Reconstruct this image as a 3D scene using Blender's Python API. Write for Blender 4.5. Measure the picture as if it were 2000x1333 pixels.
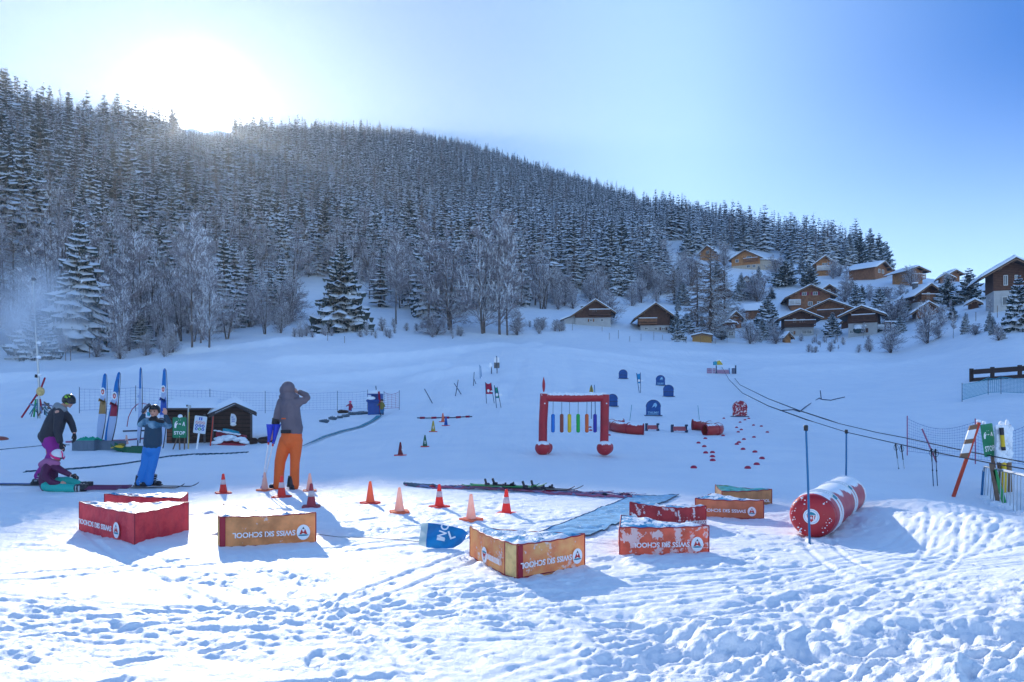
import bpy, bmesh, math, random
import numpy as np
from mathutils import Vector, Matrix, Euler
for _o in list(bpy.data.objects): bpy.data.objects.remove(_o)
S = bpy.context.scene
COL = S.collection
R = math.radians
F = 1400.0          # focal length in photo pixels (photo 2000 wide)
HY = 780.0          # eye level line
EYE = 1.55
# ------------------------------------------------------------------ camera
cd = bpy.data.cameras.new('camera'); cam = bpy.data.objects.new('camera', cd); COL.objects.link(cam)
cam.location = (0, 0, EYE); cam.rotation_euler = (R(90), 0, 0)
cd.sensor_width = 36; cd.lens = 36 * F / 2000; cd.shift_y = (HY - 666.5) / 2000
cd.clip_start = 0.1; cd.clip_end = 8000
S.camera = cam
# ------------------------------------------------------------------ light
SUN_AZ = math.atan2(390 - 1000, F)                 # measured from +Y towards +X
SUN_EL = math.atan2(HY - 236, math.hypot(610, F))
sdir = Vector((math.sin(SUN_AZ) * math.cos(SUN_EL), math.cos(SUN_AZ) * math.cos(SUN_EL), math.sin(SUN_EL)))
ld = bpy.data.lights.new('sun', 'SUN'); sun = bpy.data.objects.new('sun', ld); COL.objects.link(sun)
ld.energy = 2.6; ld.angle = R(0.2); ld.color = (1.0, 0.93, 0.84)
sun.rotation_euler = (-sdir).to_track_quat('-Z', 'Y').to_euler(); sun.location = (-40, 90, 80)
W = bpy.data.worlds.new('World'); S.world = W; W.use_nodes = True
nt = W.node_tree; nt.nodes.clear()
def wn(t, **k):
    n = nt.nodes.new(t)
    for a, b in k.items(): setattr(n, a, b)
    return n
sky = wn('ShaderNodeTexSky', sky_type='NISHITA', sun_disc=False, sun_elevation=SUN_EL, sun_rotation=SUN_AZ)
sky.altitude = 3000; sky.air_density = 0.8; sky.dust_density = 0.3; sky.ozone_density = 2.6
bg = wn('ShaderNodeBackground'); bg.inputs[1].default_value = 0.34
# thin bright air round the sun (the aureole of a low winter sun), a property of direction only
tc = wn('ShaderNodeTexCoord'); dt = wn('ShaderNodeVectorMath', operation='DOT_PRODUCT'); dt.inputs[1].default_value = sdir
nt.links.new(tc.outputs['Generated'], dt.inputs[0])
def wm(op, a, b):
    n = wn('ShaderNodeMath', operation=op)
    for i, v in enumerate((a, b)):
        if isinstance(v, (int, float)): n.inputs[i].default_value = v
        else: nt.links.new(v, n.inputs[i])
    return n.outputs[0]
dpos = wm('MAXIMUM', dt.outputs['Value'], 0.0)
g1 = wm('MULTIPLY', wm('POWER', dpos, 9000.0), 60.0)
g2 = wm('MULTIPLY', wm('POWER', dpos, 900.0), 3.5)
g3 = wm('MULTIPLY', wm('POWER', dpos, 60.0), 0.05)
g4 = wm('MULTIPLY', wm('POWER', dpos, 7.0), 0.02)
gl = wm('ADD', wm('ADD', g1, g2), wm('ADD', g3, g4))
bg2 = wn('ShaderNodeBackground'); bg2.inputs[0].default_value = (0.5, 0.5, 0.5, 1); nt.links.new(gl, bg2.inputs[1])
ad = wn('ShaderNodeAddShader'); out = wn('ShaderNodeOutputWorld')
gam = wn('ShaderNodeGamma'); gam.inputs[1].default_value = 0.4          # evens out the dome: bright zenith over a snow valley
hs = wn('ShaderNodeHueSaturation'); hs.inputs['Saturation'].default_value = 1.5
tint = wn('ShaderNodeMix', data_type='RGBA', blend_type='MULTIPLY'); tint.inputs[0].default_value = 1; tint.inputs[7].default_value = (0.95, 0.955, 1.0, 1)
nt.links.new(sky.outputs[0], gam.inputs[0]); nt.links.new(gam.outputs[0], hs.inputs['Color']); nt.links.new(hs.outputs[0], tint.inputs[6])
def wr(v, a, b):
    n = wn('ShaderNodeMapRange', interpolation_type='SMOOTHSTEP'); nt.links.new(v, n.inputs[0]); n.inputs[1].default_value = a; n.inputs[2].default_value = b; return n.outputs[0]
sxyz = wn('ShaderNodeSeparateXYZ'); nt.links.new(tc.outputs['Generated'], sxyz.inputs[0])
# clear mountain sky is deepest about a right angle from the sun, high up
band = wm('MULTIPLY', wm('MULTIPLY', wr(wm('MULTIPLY', dt.outputs['Value'], -1.0), -.97, -.52), wr(dt.outputs['Value'], -.3, .2)), wr(sxyz.outputs[2], .04, .40))
deep = wn('ShaderNodeMix', data_type='RGBA', blend_type='MULTIPLY'); deep.inputs[7].default_value = (0.02, 0.24, 0.55, 1)
nt.links.new(band, deep.inputs[0]); nt.links.new(tint.outputs[2], deep.inputs[6])
soft = wn('ShaderNodeMix', data_type='RGBA', blend_type='MULTIPLY'); soft.inputs[7].default_value = (0.20, 0.34, 0.46, 1); nt.links.new(wr(dt.outputs['Value'], .80, .985), soft.inputs[0])
nt.links.new(deep.outputs[2], soft.inputs[6]); nt.links.new(soft.outputs[2], bg.inputs[0]); nt.links.new(bg.outputs[0], ad.inputs[0]); nt.links.new(bg2.outputs[0], ad.inputs[1])
nt.links.new(ad.outputs[0], out.inputs[0])
S.view_settings.view_transform = 'Standard'; S.view_settings.look = 'None'
S.view_settings.exposure = 1.3; S.view_settings.gamma = 1
S.cycles.max_bounces = 6; S.cycles.diffuse_bounces = 4; S.cycles.volume_bounces = 2
S.cycles.use_denoising = True

# ------------------------------------------------------------------ materials
MATS = {}
class NT:
    def __init__(s, m): s.m = m; s.t = m.node_tree; s.n = s.t.nodes; s.l = s.t.links
    def new(s, t, **k):
        n = s.n.new(t)
        for a, b in k.items(): setattr(n, a, b)
        return n
    def put(s, sock, v):
        if isinstance(v, bpy.types.NodeSocket): s.l.new(v, sock)
        elif v is not None: sock.default_value = v
    def math(s, op, a, b=None, clamp=False):
        n = s.new('ShaderNodeMath', operation=op, use_clamp=clamp); s.put(n.inputs[0], a)
        if b is not None: s.put(n.inputs[1], b)
        return n.outputs[0]
    def noise(s, scale, detail=4, rough=0.55, vec=None, w=None):
        n = s.new('ShaderNodeTexNoise'); n.inputs['Scale'].default_value = scale
        n.inputs['Detail'].default_value = detail; n.inputs['Roughness'].default_value = rough
        s.l.new(vec or s.pos(), n.inputs['Vector']); return n.outputs['Fac']
    def pos(s):
        if not hasattr(s, '_p'): s._p = s.new('ShaderNodeTexCoord').outputs['Object']
        return s._p
    def geo(s):
        if not hasattr(s, '_g'): s._g = s.new('ShaderNodeNewGeometry')
        return s._g
    def nz(s):
        x = s.new('ShaderNodeSeparateXYZ'); s.l.new(s.geo().outputs['Normal'], x.inputs[0]); return x.outputs[2]
    def ramp(s, f, a, b):
        n = s.new('ShaderNodeMapRange', interpolation_type='SMOOTHSTEP'); s.put(n.inputs[0], f)
        n.inputs[1].default_value = a; n.inputs[2].default_value = b; return n.outputs[0]
    def mix(s, f, a, b):
        n = s.new('ShaderNodeMix', data_type='RGBA'); s.put(n.inputs[0], f); s.put(n.inputs[6], a); s.put(n.inputs[7], b); return n.outputs[2]
def c4(c): return (c[0], c[1], c[2], 1.0)
SNOWC = (0.86, 0.89, 0.93, 1)
def mat(name, col=(.5, .5, .5), rough=.6, var=0., vscale=6, bump=0., bscale=20, metal=0, snow=None, frost=None,
        planks=None, trans=0, emit=None, spec=.4, fscale=7, col2=None):
    """snow: lower limit of the upward normal that carries snow. frost: share of the surface dusted. planks: board pitch."""
    if name in MATS: return MATS[name]
    m = bpy.data.materials.new(name); m.use_nodes = True; MATS[name] = m
    T = NT(m); B = m.node_tree.nodes['Principled BSDF']
    c = c4(col)
    if var:
        d = c4(col2) if col2 else c4([x * (1 - var) for x in col])
        c = T.mix(T.ramp(T.noise(vscale, 5), .35, .68), c, d)
    hh = None
    if planks:
        w = T.new('ShaderNodeTexWave', wave_type='BANDS', bands_direction='Z'); T.l.new(T.pos(), w.inputs['Vector'])
        w.inputs['Scale'].default_value = 0.314 / planks * 1.0; w.inputs['Distortion'].default_value = 0.3
        f = T.ramp(w.outputs['Fac'], 0.02, 0.22); hh = f
        c = T.mix(T.math('SUBTRACT', 1.0, f), c, c4([x * .3 for x in col]))
    if frost:
        f = T.math('ADD', T.math('MULTIPLY', T.noise(fscale, 7, .65), .8), T.math('MULTIPLY', T.noise(fscale * 4.3, 4, .7), .2))
        f = T.ramp(f, 0.655 - frost * .165, 0.685 - frost * .165)
        c = T.mix(T.math('MULTIPLY', f, .82), c, SNOWC)
    if snow is not None:
        f = T.math('ADD', T.nz(), T.math('MULTIPLY', T.math('SUBTRACT', T.noise(fscale * 1.7, 4, .6), .5), .9))
        c = T.mix(T.ramp(f, snow - .06, snow + .06), c, SNOWC)
    T.put(B.inputs['Base Color'], c)
    B.inputs['Roughness'].default_value = rough; B.inputs['Metallic'].default_value = metal
    B.inputs['Specular IOR Level'].default_value = spec
    if bump:
        b = T.new('ShaderNodeBump'); b.inputs['Strength'].default_value = 1; b.inputs['Distance'].default_value = bump
        h = T.noise(bscale, 5, .6)
        if hh is not None: h = T.math('ADD', h, T.math('MULTIPLY', hh, 1.5))
        T.l.new(h, b.inputs['Height']); T.l.new(b.outputs[0], B.inputs['Normal'])
    if trans:
        tr = T.new('ShaderNodeBsdfTranslucent'); T.put(tr.inputs[0], c)
        mx = T.new('ShaderNodeMixShader'); mx.inputs[0].default_value = trans
        T.l.new(B.outputs[0], mx.inputs[1]); T.l.new(tr.outputs[0], mx.inputs[2])
        T.l.new(mx.outputs[0], m.node_tree.nodes['Material Output'].inputs[0])
    if emit: B.inputs['Emission Color'].default_value = c4(emit); B.inputs['Emission Strength'].default_value = 1
    return m
def snow_material():
    m = bpy.data.materials.new('snow'); m.use_nodes = True; MATS['snow'] = m
    T = NT(m); B = m.node_tree.nodes['Principled BSDF']
    c = T.mix(T.ramp(T.noise(.6, 6), .3, .7), (0.93, 0.95, 0.97, 1), (0.87, 0.90, 0.94, 1))
    mp = T.new('ShaderNodeMapping'); mp.inputs['Scale'].default_value = (.12, .55, 1); mp.inputs['Rotation'].default_value = (0, 0, .35); T.l.new(T.pos(), mp.inputs[0])
    c = T.mix(T.math('MULTIPLY', T.ramp(T.noise(1.0, 6, .65, vec=mp.outputs[0]), .48, .72), .5), c, (0.84, 0.88, 0.93, 1))
    T.put(B.inputs['Base Color'], c); B.inputs['Roughness'].default_value = .55; B.inputs['Specular IOR Level'].default_value = .3
    b = T.new('ShaderNodeBump'); b.inputs['Distance'].default_value = .02
    h = T.math('ADD', T.noise(16, 8, .7), T.math('MULTIPLY', T.noise(70, 4, .7), .35))
    T.l.new(h, b.inputs['Height']); T.l.new(b.outputs[0], B.inputs['Normal'])
    b.inputs['Strength'].default_value = .8
    m2 = T.new('ShaderNodeMapping'); m2.inputs['Scale'].default_value = (1.6, .10, 1); m2.inputs['Rotation'].default_value = (0, 0, -.12); T.l.new(T.pos(), m2.inputs[0])
    b2 = T.new('ShaderNodeBump'); b2.inputs['Distance'].default_value = .22; b2.inputs['Strength'].default_value = .55; T.l.new(T.noise(1.0, 5, .6, vec=m2.outputs[0]), b2.inputs['Height']); T.l.new(b2.outputs[0], b.inputs['Normal']); sy = T.new('ShaderNodeSeparateXYZ'); T.l.new(T.pos(), sy.inputs[0]); T.l.new(T.math('MULTIPLY', T.ramp(sy.outputs[1], 13, 22), .6), b2.inputs['Strength'])
    return m
snow_material()
def softsnow(name='soft_snow'): return mat(name, SNOWC[:3], .7, bump=.03, bscale=9, spec=.2)
softsnow()

# ------------------------------------------------------------------ objects
def tag(o, label=None, cat=None, group=None, kind=None):
    if label: o['label'] = label
    if cat: o['category'] = cat
    if group: o['group'] = group
    if kind: o['kind'] = kind
    return o
def thing(name, label, cat, loc=(0, 0, 0), rz=0, group=None, rot=None):
    o = bpy.data.objects.new(name, None); COL.objects.link(o); o.empty_display_size = .2
    o.location = loc; o.rotation_euler = rot if rot else (0, 0, rz)
    return tag(o, label, cat, group)
def link(name, me, parent=None, loc=None, rot=None):
    o = bpy.data.objects.new(name, me); COL.objects.link(o)
    if parent: o.parent = parent
    if loc is not None: o.location = loc
    if rot is not None: o.rotation_euler = rot
    return o
def dup(root, loc, rz=None, label=None, group=None, scale=None):
    r = root.copy(); COL.objects.link(r); r.location = loc
    if rz is not None: r.rotation_euler = (0, 0, rz)
    if label: r['label'] = label
    if group: r['group'] = group
    if scale: r.scale = (scale,) * 3 if isinstance(scale, (int, float)) else scale
    for ch in list(root.children):
        c = ch.copy(); COL.objects.link(c); c.parent = r
        for g in list(ch.children):
            d = g.copy(); COL.objects.link(d); d.parent = c
    return r
class MB:
    """collects verts and faces with material slots, builds ONE mesh object"""
    def __init__(s): s.v = []; s.f = []; s.mi = []; s.ms = []; s.sm = []; s.M = Matrix()
    def slot(s, m):
        if m is None: m = s.ms[0] if s.ms else MATS['snow']
        if isinstance(m, str): m = MATS[m]
        if m not in s.ms: s.ms.append(m)
        return s.ms.index(m)
    def add(s, vs, fs, m=None, smooth=False):
        k = len(s.v); i = s.slot(m)
        for p in vs: s.v.append(tuple(s.M @ Vector(p)))
        for f in fs: s.f.append([k + a for a in f]); s.mi.append(i); s.sm.append(smooth)
    def box(s, c, d, m=None, rot=None, bev=0, taper=1.0):
        x, y, z = d[0] / 2, d[1] / 2, d[2] / 2
        T = Matrix.Translation(c) @ (Euler(rot).to_matrix().to_4x4() if rot else Matrix())
        if bev:
            b = min(bev, x, y, z) * .999; vs = []
            for sz in (-1, 1):
                for q, (sx, sy) in enumerate(((-1, -1), (1, -1), (1, 1), (-1, 1))):
                    t = taper if sz > 0 else 1
                    vs += [T @ Vector((sx * (x - b) * t, sy * (y - b) * t, sz * z)), T @ Vector((sx * x * t, sy * (y - b) * t, sz * (z - b))), T @ Vector((sx * (x - b) * t, sy * y * t, sz * (z - b)))]
            def I(l, q, k): return l * 12 + (q % 4) * 3 + k
            fs = [[I(0, 3, 0), I(0, 2, 0), I(0, 1, 0), I(0, 0, 0)], [I(1, q, 0) for q in range(4)]]
            A = {0: (2, 2), 1: (1, 1), 2: (2, 2), 3: (1, 1)}
            for q in range(4):
                k = A[q][0]; n = q + 1
                fs.append([I(0, q, k), I(0, n, k), I(1, n, k), I(1, q, k)])
                fs.append([I(0, q, 0), I(0, n, 0), I(0, n, k), I(0, q, k)]); fs.append([I(1, q, k), I(1, n, k), I(1, n, 0), I(1, q, 0)])
                a, b2 = (2, 1) if q % 2 == 1 else (1, 2)
                fs.append([I(0, q, 1), I(0, q, 2), I(1, q, 2), I(1, q, 1)])
                fs.append([I(0, q, 0), I(0, q, 1), I(0, q, 2)]); fs.append([I(1, q, 0), I(1, q, 2), I(1, q, 1)])
        else:
            t = taper
            vs = [T @ Vector(p) for p in ((-x, -y, -z), (x, -y, -z), (x, y, -z), (-x, y, -z), (-x * t, -y * t, z), (x * t, -y * t, z), (x * t, y * t, z), (-x * t, y * t, z))]
            fs = [[3, 2, 1, 0], [4, 5, 6, 7], [0, 1, 5, 4], [1, 2, 6, 5], [2, 3, 7, 6], [3, 0, 4, 7]]
        s.add(vs, fs, m)
    def tube(s, pts, r, m=None, n=8, cap=True, smooth=True):
        pts = [Vector(p) for p in pts]; k = len(pts)
        rs = r if isinstance(r, (list, tuple)) else [r] * k
        vs = []; up = None
        for i, p in enumerate(pts):
            t = (pts[min(i + 1, k - 1)] - pts[max(i - 1, 0)]).normalized()
            if up is None:
                up = Vector((0, 0, 1)) if abs(t.z) < .9 else Vector((1, 0, 0))
            a = t.cross(up).normalized(); b = a.cross(t).normalized(); up = b
            for j in range(n):
                an = 2 * math.pi * j / n; vs.append(p + (a * math.cos(an) + b * math.sin(an)) * rs[i])
        fs = []
        for i in range(k - 1):
            for j in range(n): fs.append([i * n + j, i * n + (j + 1) % n, (i + 1) * n + (j + 1) % n, (i + 1) * n + j])
        s.add(vs, fs, m, smooth)
        if cap:
            s.add(vs[:n], [list(range(n))[::-1]], m); s.add(vs[-n:], [list(range(n))], m)
    def lathe(s, prof, m=None, n=16, c=(0, 0, 0), smooth=True, T=None):
        vs = []; k = len(prof); T = T or Matrix()
        for r_, z in prof:
            for j in range(n):
                a = 2 * math.pi * j / n; vs.append(T @ Vector((c[0] + r_ * math.cos(a), c[1] + r_ * math.sin(a), c[2] + z)))
        fs = [[i * n + j, i * n + (j + 1) % n, (i + 1) * n + (j + 1) % n, (i + 1) * n + j] for i in range(k - 1) for j in range(n)]
        fs += [list(range(n))[::-1], [(k - 1) * n + j for j in range(n)]]
        s.add(vs, fs, m, smooth)
    def prism(s, poly, y0, y1, m=None, T=None):
        """poly in the x,z plane extruded along y"""
        T = T or Matrix(); n = len(poly)
        vs = [T @ Vector((p[0], y0, p[1])) for p in poly] + [T @ Vector((p[0], y1, p[1])) for p in poly]
        fs = [list(range(n)), [n + i for i in range(n)][::-1]] + [[(i + 1) % n, i, n + i, n + (i + 1) % n] for i in range(n)]
        s.add(vs, fs, m)
    def ball(s, c, r, m=None, n=12, k=8, sc=(1, 1, 1), rot=None, fn=None):
        vs = []; fs = []; Q = Euler(rot).to_matrix() if rot else Matrix.Identity(3)
        for i in range(k + 1):
            th = math.pi * i / k
            for j in range(n):
                ph = 2 * math.pi * j / n
                p = Vector((math.sin(th) * math.cos(ph), math.sin(th) * math.sin(ph), math.cos(th)))
                q = p * (fn(p) if fn else 1)
                vs.append(Vector(c) + Q @ Vector((q.x * r * sc[0], q.y * r * sc[1], q.z * r * sc[2])))
        for i in range(k):
            for j in range(n): fs.append([i * n + j, (i + 1) * n + j, (i + 1) * n + (j + 1) % n, i * n + (j + 1) % n])
        s.add(vs, fs, m, True)
    def mesh(s, name):
        me = bpy.data.meshes.new(name); me.from_pydata(s.v, [], s.f)
        for m in s.ms: me.materials.append(m)
        me.polygons.foreach_set('material_index', s.mi); me.polygons.foreach_set('use_smooth', s.sm); me.update()
        return me
    def build(s, name, parent=None, loc=None, rot=None): return link(name, s.mesh(name), parent, loc, rot)
# ------------------------------------------------------------------ noise (numpy)
def _h(ix, iy, s):
    n = (ix.astype(np.int64) * 374761393 + iy.astype(np.int64) * 668265263 + s * 1442695041) & 0xffffffff
    n = ((n ^ (n >> 13)) * 1274126177) & 0xffffffff
    return ((n ^ (n >> 16)) & 0xffffff) / float(0xffffff)
def vnoise(x, y, s=0):
    x = np.asarray(x, float); y = np.asarray(y, float)
    ix = np.floor(x); iy = np.floor(y); fx = x - ix; fy = y - iy
    fx = fx * fx * fx * (fx * (fx * 6 - 15) + 10); fy = fy * fy * fy * (fy * (fy * 6 - 15) + 10)
    a = _h(ix, iy, s); b = _h(ix + 1, iy, s); c = _h(ix, iy + 1, s); d = _h(ix + 1, iy + 1, s)
    return (a * (1 - fx) + b * fx) * (1 - fy) + (c * (1 - fx) + d * fx) * fy - .5
def fbm(x, y, o=4, s=0, g=.5):
    t = 0; a = 1
    for i in range(o):
        t = t + a * vnoise(x + 17.3 * i, y - 9.1 * i, s + i); x = x * 2.03; y = y * 2.03; a *= g
    return t
def sstep(a, b, x):
    t = np.clip((x - a) / (b - a), 0, 1); return t * t * (3 - 2 * t)
# ------------------------------------------------------------------ terrain heights
# per photo column: (distance, photo row of the ground); the last entry is the skyline ridge
PROF = {
 -800: [(25, 865), (45, 800), (60, 760), (300, 306)],
 -200: [(25, 865), (45, 800), (62, 735), (90, 660), (300, 271)],
 0:   [(24, 868), (40, 805), (68, 716), (100, 640), (300, 268)],
 200: [(24, 869), (40, 805), (60, 735), (82, 694), (110, 640), (180, 440), (340, 262)],
 300: [(24, 869), (40, 805), (60, 732), (84, 690), (120, 635), (200, 430), (390, 282)],
 400: [(24, 869), (42, 805), (62, 730), (88, 680), (125, 630), (210, 440), (440, 288)],
 600: [(24, 869), (45, 815), (65, 745), (82, 690), (108, 661), (150, 610), (240, 460), (620, 288)],
 700: [(24, 869), (45, 818), (65, 750), (84, 690), (112, 650), (160, 595), (260, 460), (700, 290)],
 800: [(24, 865), (45, 815), (65, 745), (88, 685), (125, 654), (170, 590), (280, 460), (760, 292)],
 930: [(24, 865), (42, 812), (62, 745), (82, 690), (98, 677), (112, 672), (130, 650), (180, 580), (300, 470), (760, 316)],
 1030: [(24, 866), (40, 812), (60, 744), (80, 684), (92, 673), (112, 684), (135, 648), (180, 575), (300, 475), (730, 351)],
 1150: [(24, 868), (36, 830), (60, 752), (80, 700), (94, 683), (112, 680), (124, 664), (150, 628), (185, 585), (300, 490), (680, 378)],
 1300: [(24, 868), (32, 844), (42, 812), (63, 755), (75, 735), (95, 704), (120, 670), (150, 642), (190, 590), (260, 510), (560, 434)],
 1450: [(24, 868), (32, 842), (42, 808), (63, 757), (85, 728), (110, 690), (140, 658), (175, 610), (230, 535), (480, 474)],
 1600: [(24, 868), (32, 840), (45, 800), (65, 750), (90, 705), (130, 668), (160, 612), (200, 545), (400, 510)],
 1750: [(24, 868), (32, 838), (45, 790), (65, 740), (90, 700), (115, 660), (140, 605), (180, 545), (330, 539)],
 1860: [(24, 866), (32, 832), (45, 780), (65, 722), (85, 672), (105, 620), (125, 590), (160, 555), (280, 569)],
 1960: [(24, 866), (32, 820), (45, 765), (62, 700), (80, 640), (95, 600), (110, 585), (150, 555), (250, 579)],
 2300: [(24, 866), (32, 810), (45, 745), (62, 680), (80, 630), (95, 600), (120, 580), (160, 555), (250, 579)],
 2800: [(24, 866), (32, 810), (45, 745), (62, 680), (80, 630), (95, 600), (120, 580), (160, 555), (250, 579)],
}
_px = sorted(PROF); _ld = np.linspace(math.log(2), math.log(2500), 420)
_tab = []
for x in _px:
    ds = [1, 19]; zs = [0, 0]
    for d, y in PROF[x]: ds.append(d); zs.append(EYE - d * (y - HY) / F)
    d, z = ds[-1], zs[-1]; ds += [d * 1.12, d * 1.6, 3000]; zs += [z * .985, z * .8, z * .3]
    _tab.append(np.interp(_ld, np.log(ds), zs))
_tab = np.array(_tab)
_k = np.exp(-.5 * (np.arange(-6, 7) / 2.2) ** 2); _k /= _k.sum()
_tab = np.array([np.convolve(np.pad(t, 6, mode='edge'), _k, 'valid') for t in _tab])
_ux = np.linspace(-800, 2800, 361)
_T = np.array([np.interp(_ux, _px, _tab[:, i]) for i in range(_tab.shape[1])]).T     # [x, d]
_k2 = np.exp(-.5 * (np.arange(-8, 9) / 3.0) ** 2); _k2 /= _k2.sum()
_T = np.apply_along_axis(lambda c: np.convolve(np.pad(c, 8, mode='edge'), _k2, 'valid'), 0, _T)
# coordinates along / across the sun's azimuth
ca, sa = math.cos(SUN_AZ), math.sin(SUN_AZ)
def sr(X, Y): return ca * X - sa * Y, sa * X + ca * Y       # s across, r along
EDGE_S = [-60, -12, -2.7, .5, 5, 7.6, 8.6, 9.4, 12, 40]
EDGE_R = [8.0, 8.4, 8.8, 9.2, 8.4, 6.9, 5.9, 5.3, 4.6, 3]
TANE = math.tan(SUN_EL)
RIDGES = []
def sunplane(X, Y):
    s, r = sr(X, Y); return (r - np.interp(s, EDGE_S, EDGE_R)) * TANE, s, r
def H(X, Y, detail=True):
    X = np.asarray(X, float); Y = np.asarray(Y, float)
    D = np.maximum(Y, 3.0); px = np.clip(1000 + F * X / D, -799, 2799)
    l = np.clip((np.log(D) - _ld[0]) / (_ld[1] - _ld[0]), 0, len(_ld) - 1.001); i = l.astype(int); fi = l - i
    m = (px + 800) / 10; j = np.minimum(m.astype(int), 359); fj = m - j
    z = (_T[j, i] * (1 - fi) + _T[j, i + 1] * fi) * (1 - fj) + (_T[j + 1, i] * (1 - fi) + _T[j + 1, i + 1] * fi) * fj
    z = z + sstep(35, 70, D) * .5 * fbm(X / 22, Y / 22, 3, 5) + sstep(150, 260, D) * 5 * fbm(X / 60, Y / 60, 3, 9)
    # ridge bump added and shaped so its long shadow ends along the chosen edge
    sp, s, r = sunplane(X, Y)
    z = np.where((s > -9) & (s < 17) & (r > 150), np.minimum(z, sp - 7.5), z)
    tent = sp - .55 * np.abs(r - 440); w = sstep(30, 15, np.abs(s - 4))
    z = np.where((np.abs(s - 4) < 30) & (np.abs(r - 440) < 60), np.maximum(z, tent * w + z * (1 - w)), z)
    # banks and heaps of pushed snow, right of the blocks and by the fence
    def hump(cx, cy, a, b, h, rot=0, p=1):
        c, q = math.cos(rot), math.sin(rot); u = (X - cx) * c + (Y - cy) * q; v = -(X - cx) * q + (Y - cy) * c
        return h * np.exp(-((u / a) ** 2 + (v / b) ** 2) ** p)
    z = z + hump(4.9, 7.6, .55, 1.5, .30, .35) + hump(4.6, 4.7, 1.9, 1.8, .32, .3) + hump(5.7, 9.7, .8, 1.2, .19) + hump(2.6, 3.6, 1.2, .5, .10, .2)
    z = z - hump(8.2, 12.4, 2.2, 2.2, .42) - hump(7.0, 7.2, .8, 1.2, .1)
    # heap beside the conveyor belt
    z = z + hump(-8.6, 30, 1.1, 7, .30, .2) + hump(-6.8, 45, 4, 6, .35)
    for P, hh, ww in RIDGES:
        w = np.zeros_like(z)
        for (ax, ay), (bx, by) in zip(P[:-1], P[1:]):
            dx, dy = bx - ax, by - ay; t = np.clip(((X - ax) * dx + (Y - ay) * dy) / (dx * dx + dy * dy), 0, 1); w = np.maximum(w, np.exp(-(((X - ax - t * dx) ** 2 + (Y - ay - t * dy) ** 2) / ww ** 2)))
        z = z + hh * w
    if detail:
        near = sstep(19, 9, D)
        ch = fbm(X * 4.2, Y * 5.2, 5, 21, .62)
        msk = .35 + .65 * sstep(-.12, .28, fbm(X * .9, Y * 1.3, 3, 3))
        rid = .22 - np.abs(fbm(X * 6.5 + .8 * ch, Y * 8.5, 3, 33, .6)); rg = np.maximum(fbm(X * 1.3 + .5 * ch, Y * 2.2, 4, 31, .6), -.15)
        near = near * (1 - .75 * sstep(2.2, 3.2, X) * sstep(4.4, 5.2, Y) * sstep(7.6, 6.8, Y))
        z = z + near * msk * (.030 * ch + .022 * rid + .007 * fbm(X * 22, Y * 26, 3, 77, .65)) + near * .024 * rg
        # trodden, broken snow in the near right corner
        q = sstep(.1, 1.0, X) * sstep(6.2, 4.6, Y + .25 * X)
        lump = np.abs(fbm(X * 1.9, Y * 2.3, 3, 55, .55)); wx = X + .25 * fbm(X * 2.1, Y * 2.1, 3, 61); wy = Y + .25 * fbm(X * 2.3 + 9, Y * 2.3, 3, 63); z = z + q * (.13 * fbm(wx * 1.25, wy * 1.9, 5, 56, .52) + .07 * (.3 - np.abs(fbm(wx * 3.5, wy * 4, 4, 58, .6))) + .02 * fbm(X * 16, Y * 16, 3, 59))
        cr = hump(5.0, 7.4, .8, 2.0, 1, .35) + hump(3.3, 5.3, .7, 1.4, .8, .9); z = z + cr * (.022 * fbm(X * 4 + fbm(X * 2, Y * 2, 2, 90), Y * 5, 3, 91, .6) + .03 * (.2 - np.abs(fbm(X * 9, Y * 9, 4, 93, .65))) + .012 * fbm(X * 24, Y * 24, 3, 95, .6))
        # wind-shaped dents on the right bank
        z = z - .07 * sstep(.15, .45, fbm(X * .9, Y * 2.2, 2, 62)) * sstep(3.4, 4.6, X) * sstep(7, 5.5, Y)
        # curved sledge and ski tracks
        for (cx, cy, rad, n) in ((-1.5, 13.5, 8.1, 9), (6.5, -3, 9.2, 5), (-14, -2, 14.5, 4)):
            rr = np.hypot(X - cx, Y - cy); 
            for k in range(n): z = z - .012 * np.exp(-((rr - rad - .11 * k) / .03) ** 2) * sstep(-.3, .1, fbm(X * .6, Y * .6, 2, 70 + k) + .08) * sstep(14, 10, D)
        md = sstep(12, 20, D) * sstep(140, 60, D)
        z = z + md * .16 * fbm(X * .16, Y * .11, 3, 41) + md * .05 * fbm(X * .9, Y * .22, 4, 43) + sstep(25, 45, D) * sstep(170, 110, D) * .35 * np.maximum(fbm(X / 9 + 3, Y / 14, 3, 47), 0)
    return z
def Z(x, y): return float(H(np.array([x]), np.array([y]))[0])
def at(px, py, lift=0., dmin=3.0):
    """ground point seen at photo pixel px,py"""
    u = (px - 1000) / F; d = np.exp(np.linspace(math.log(dmin), math.log(900), 2600)); z = H(u * d, d, False)
    ray = EYE - d * (py - HY) / F; k = np.argmax(z >= ray)
    if z[k] < ray[k]: k = len(d) - 1
    D = d[k]
    return Vector((u * D, D, Z(u * D, D) + lift))
def pix(px, py, d): return Vector(((px - 1000) / F * d, d, EYE - (py - HY) / F * d))
def ground(px, d): X = (px - 1000) / F * d; return Vector((X, d, Z(X, d)))
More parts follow.
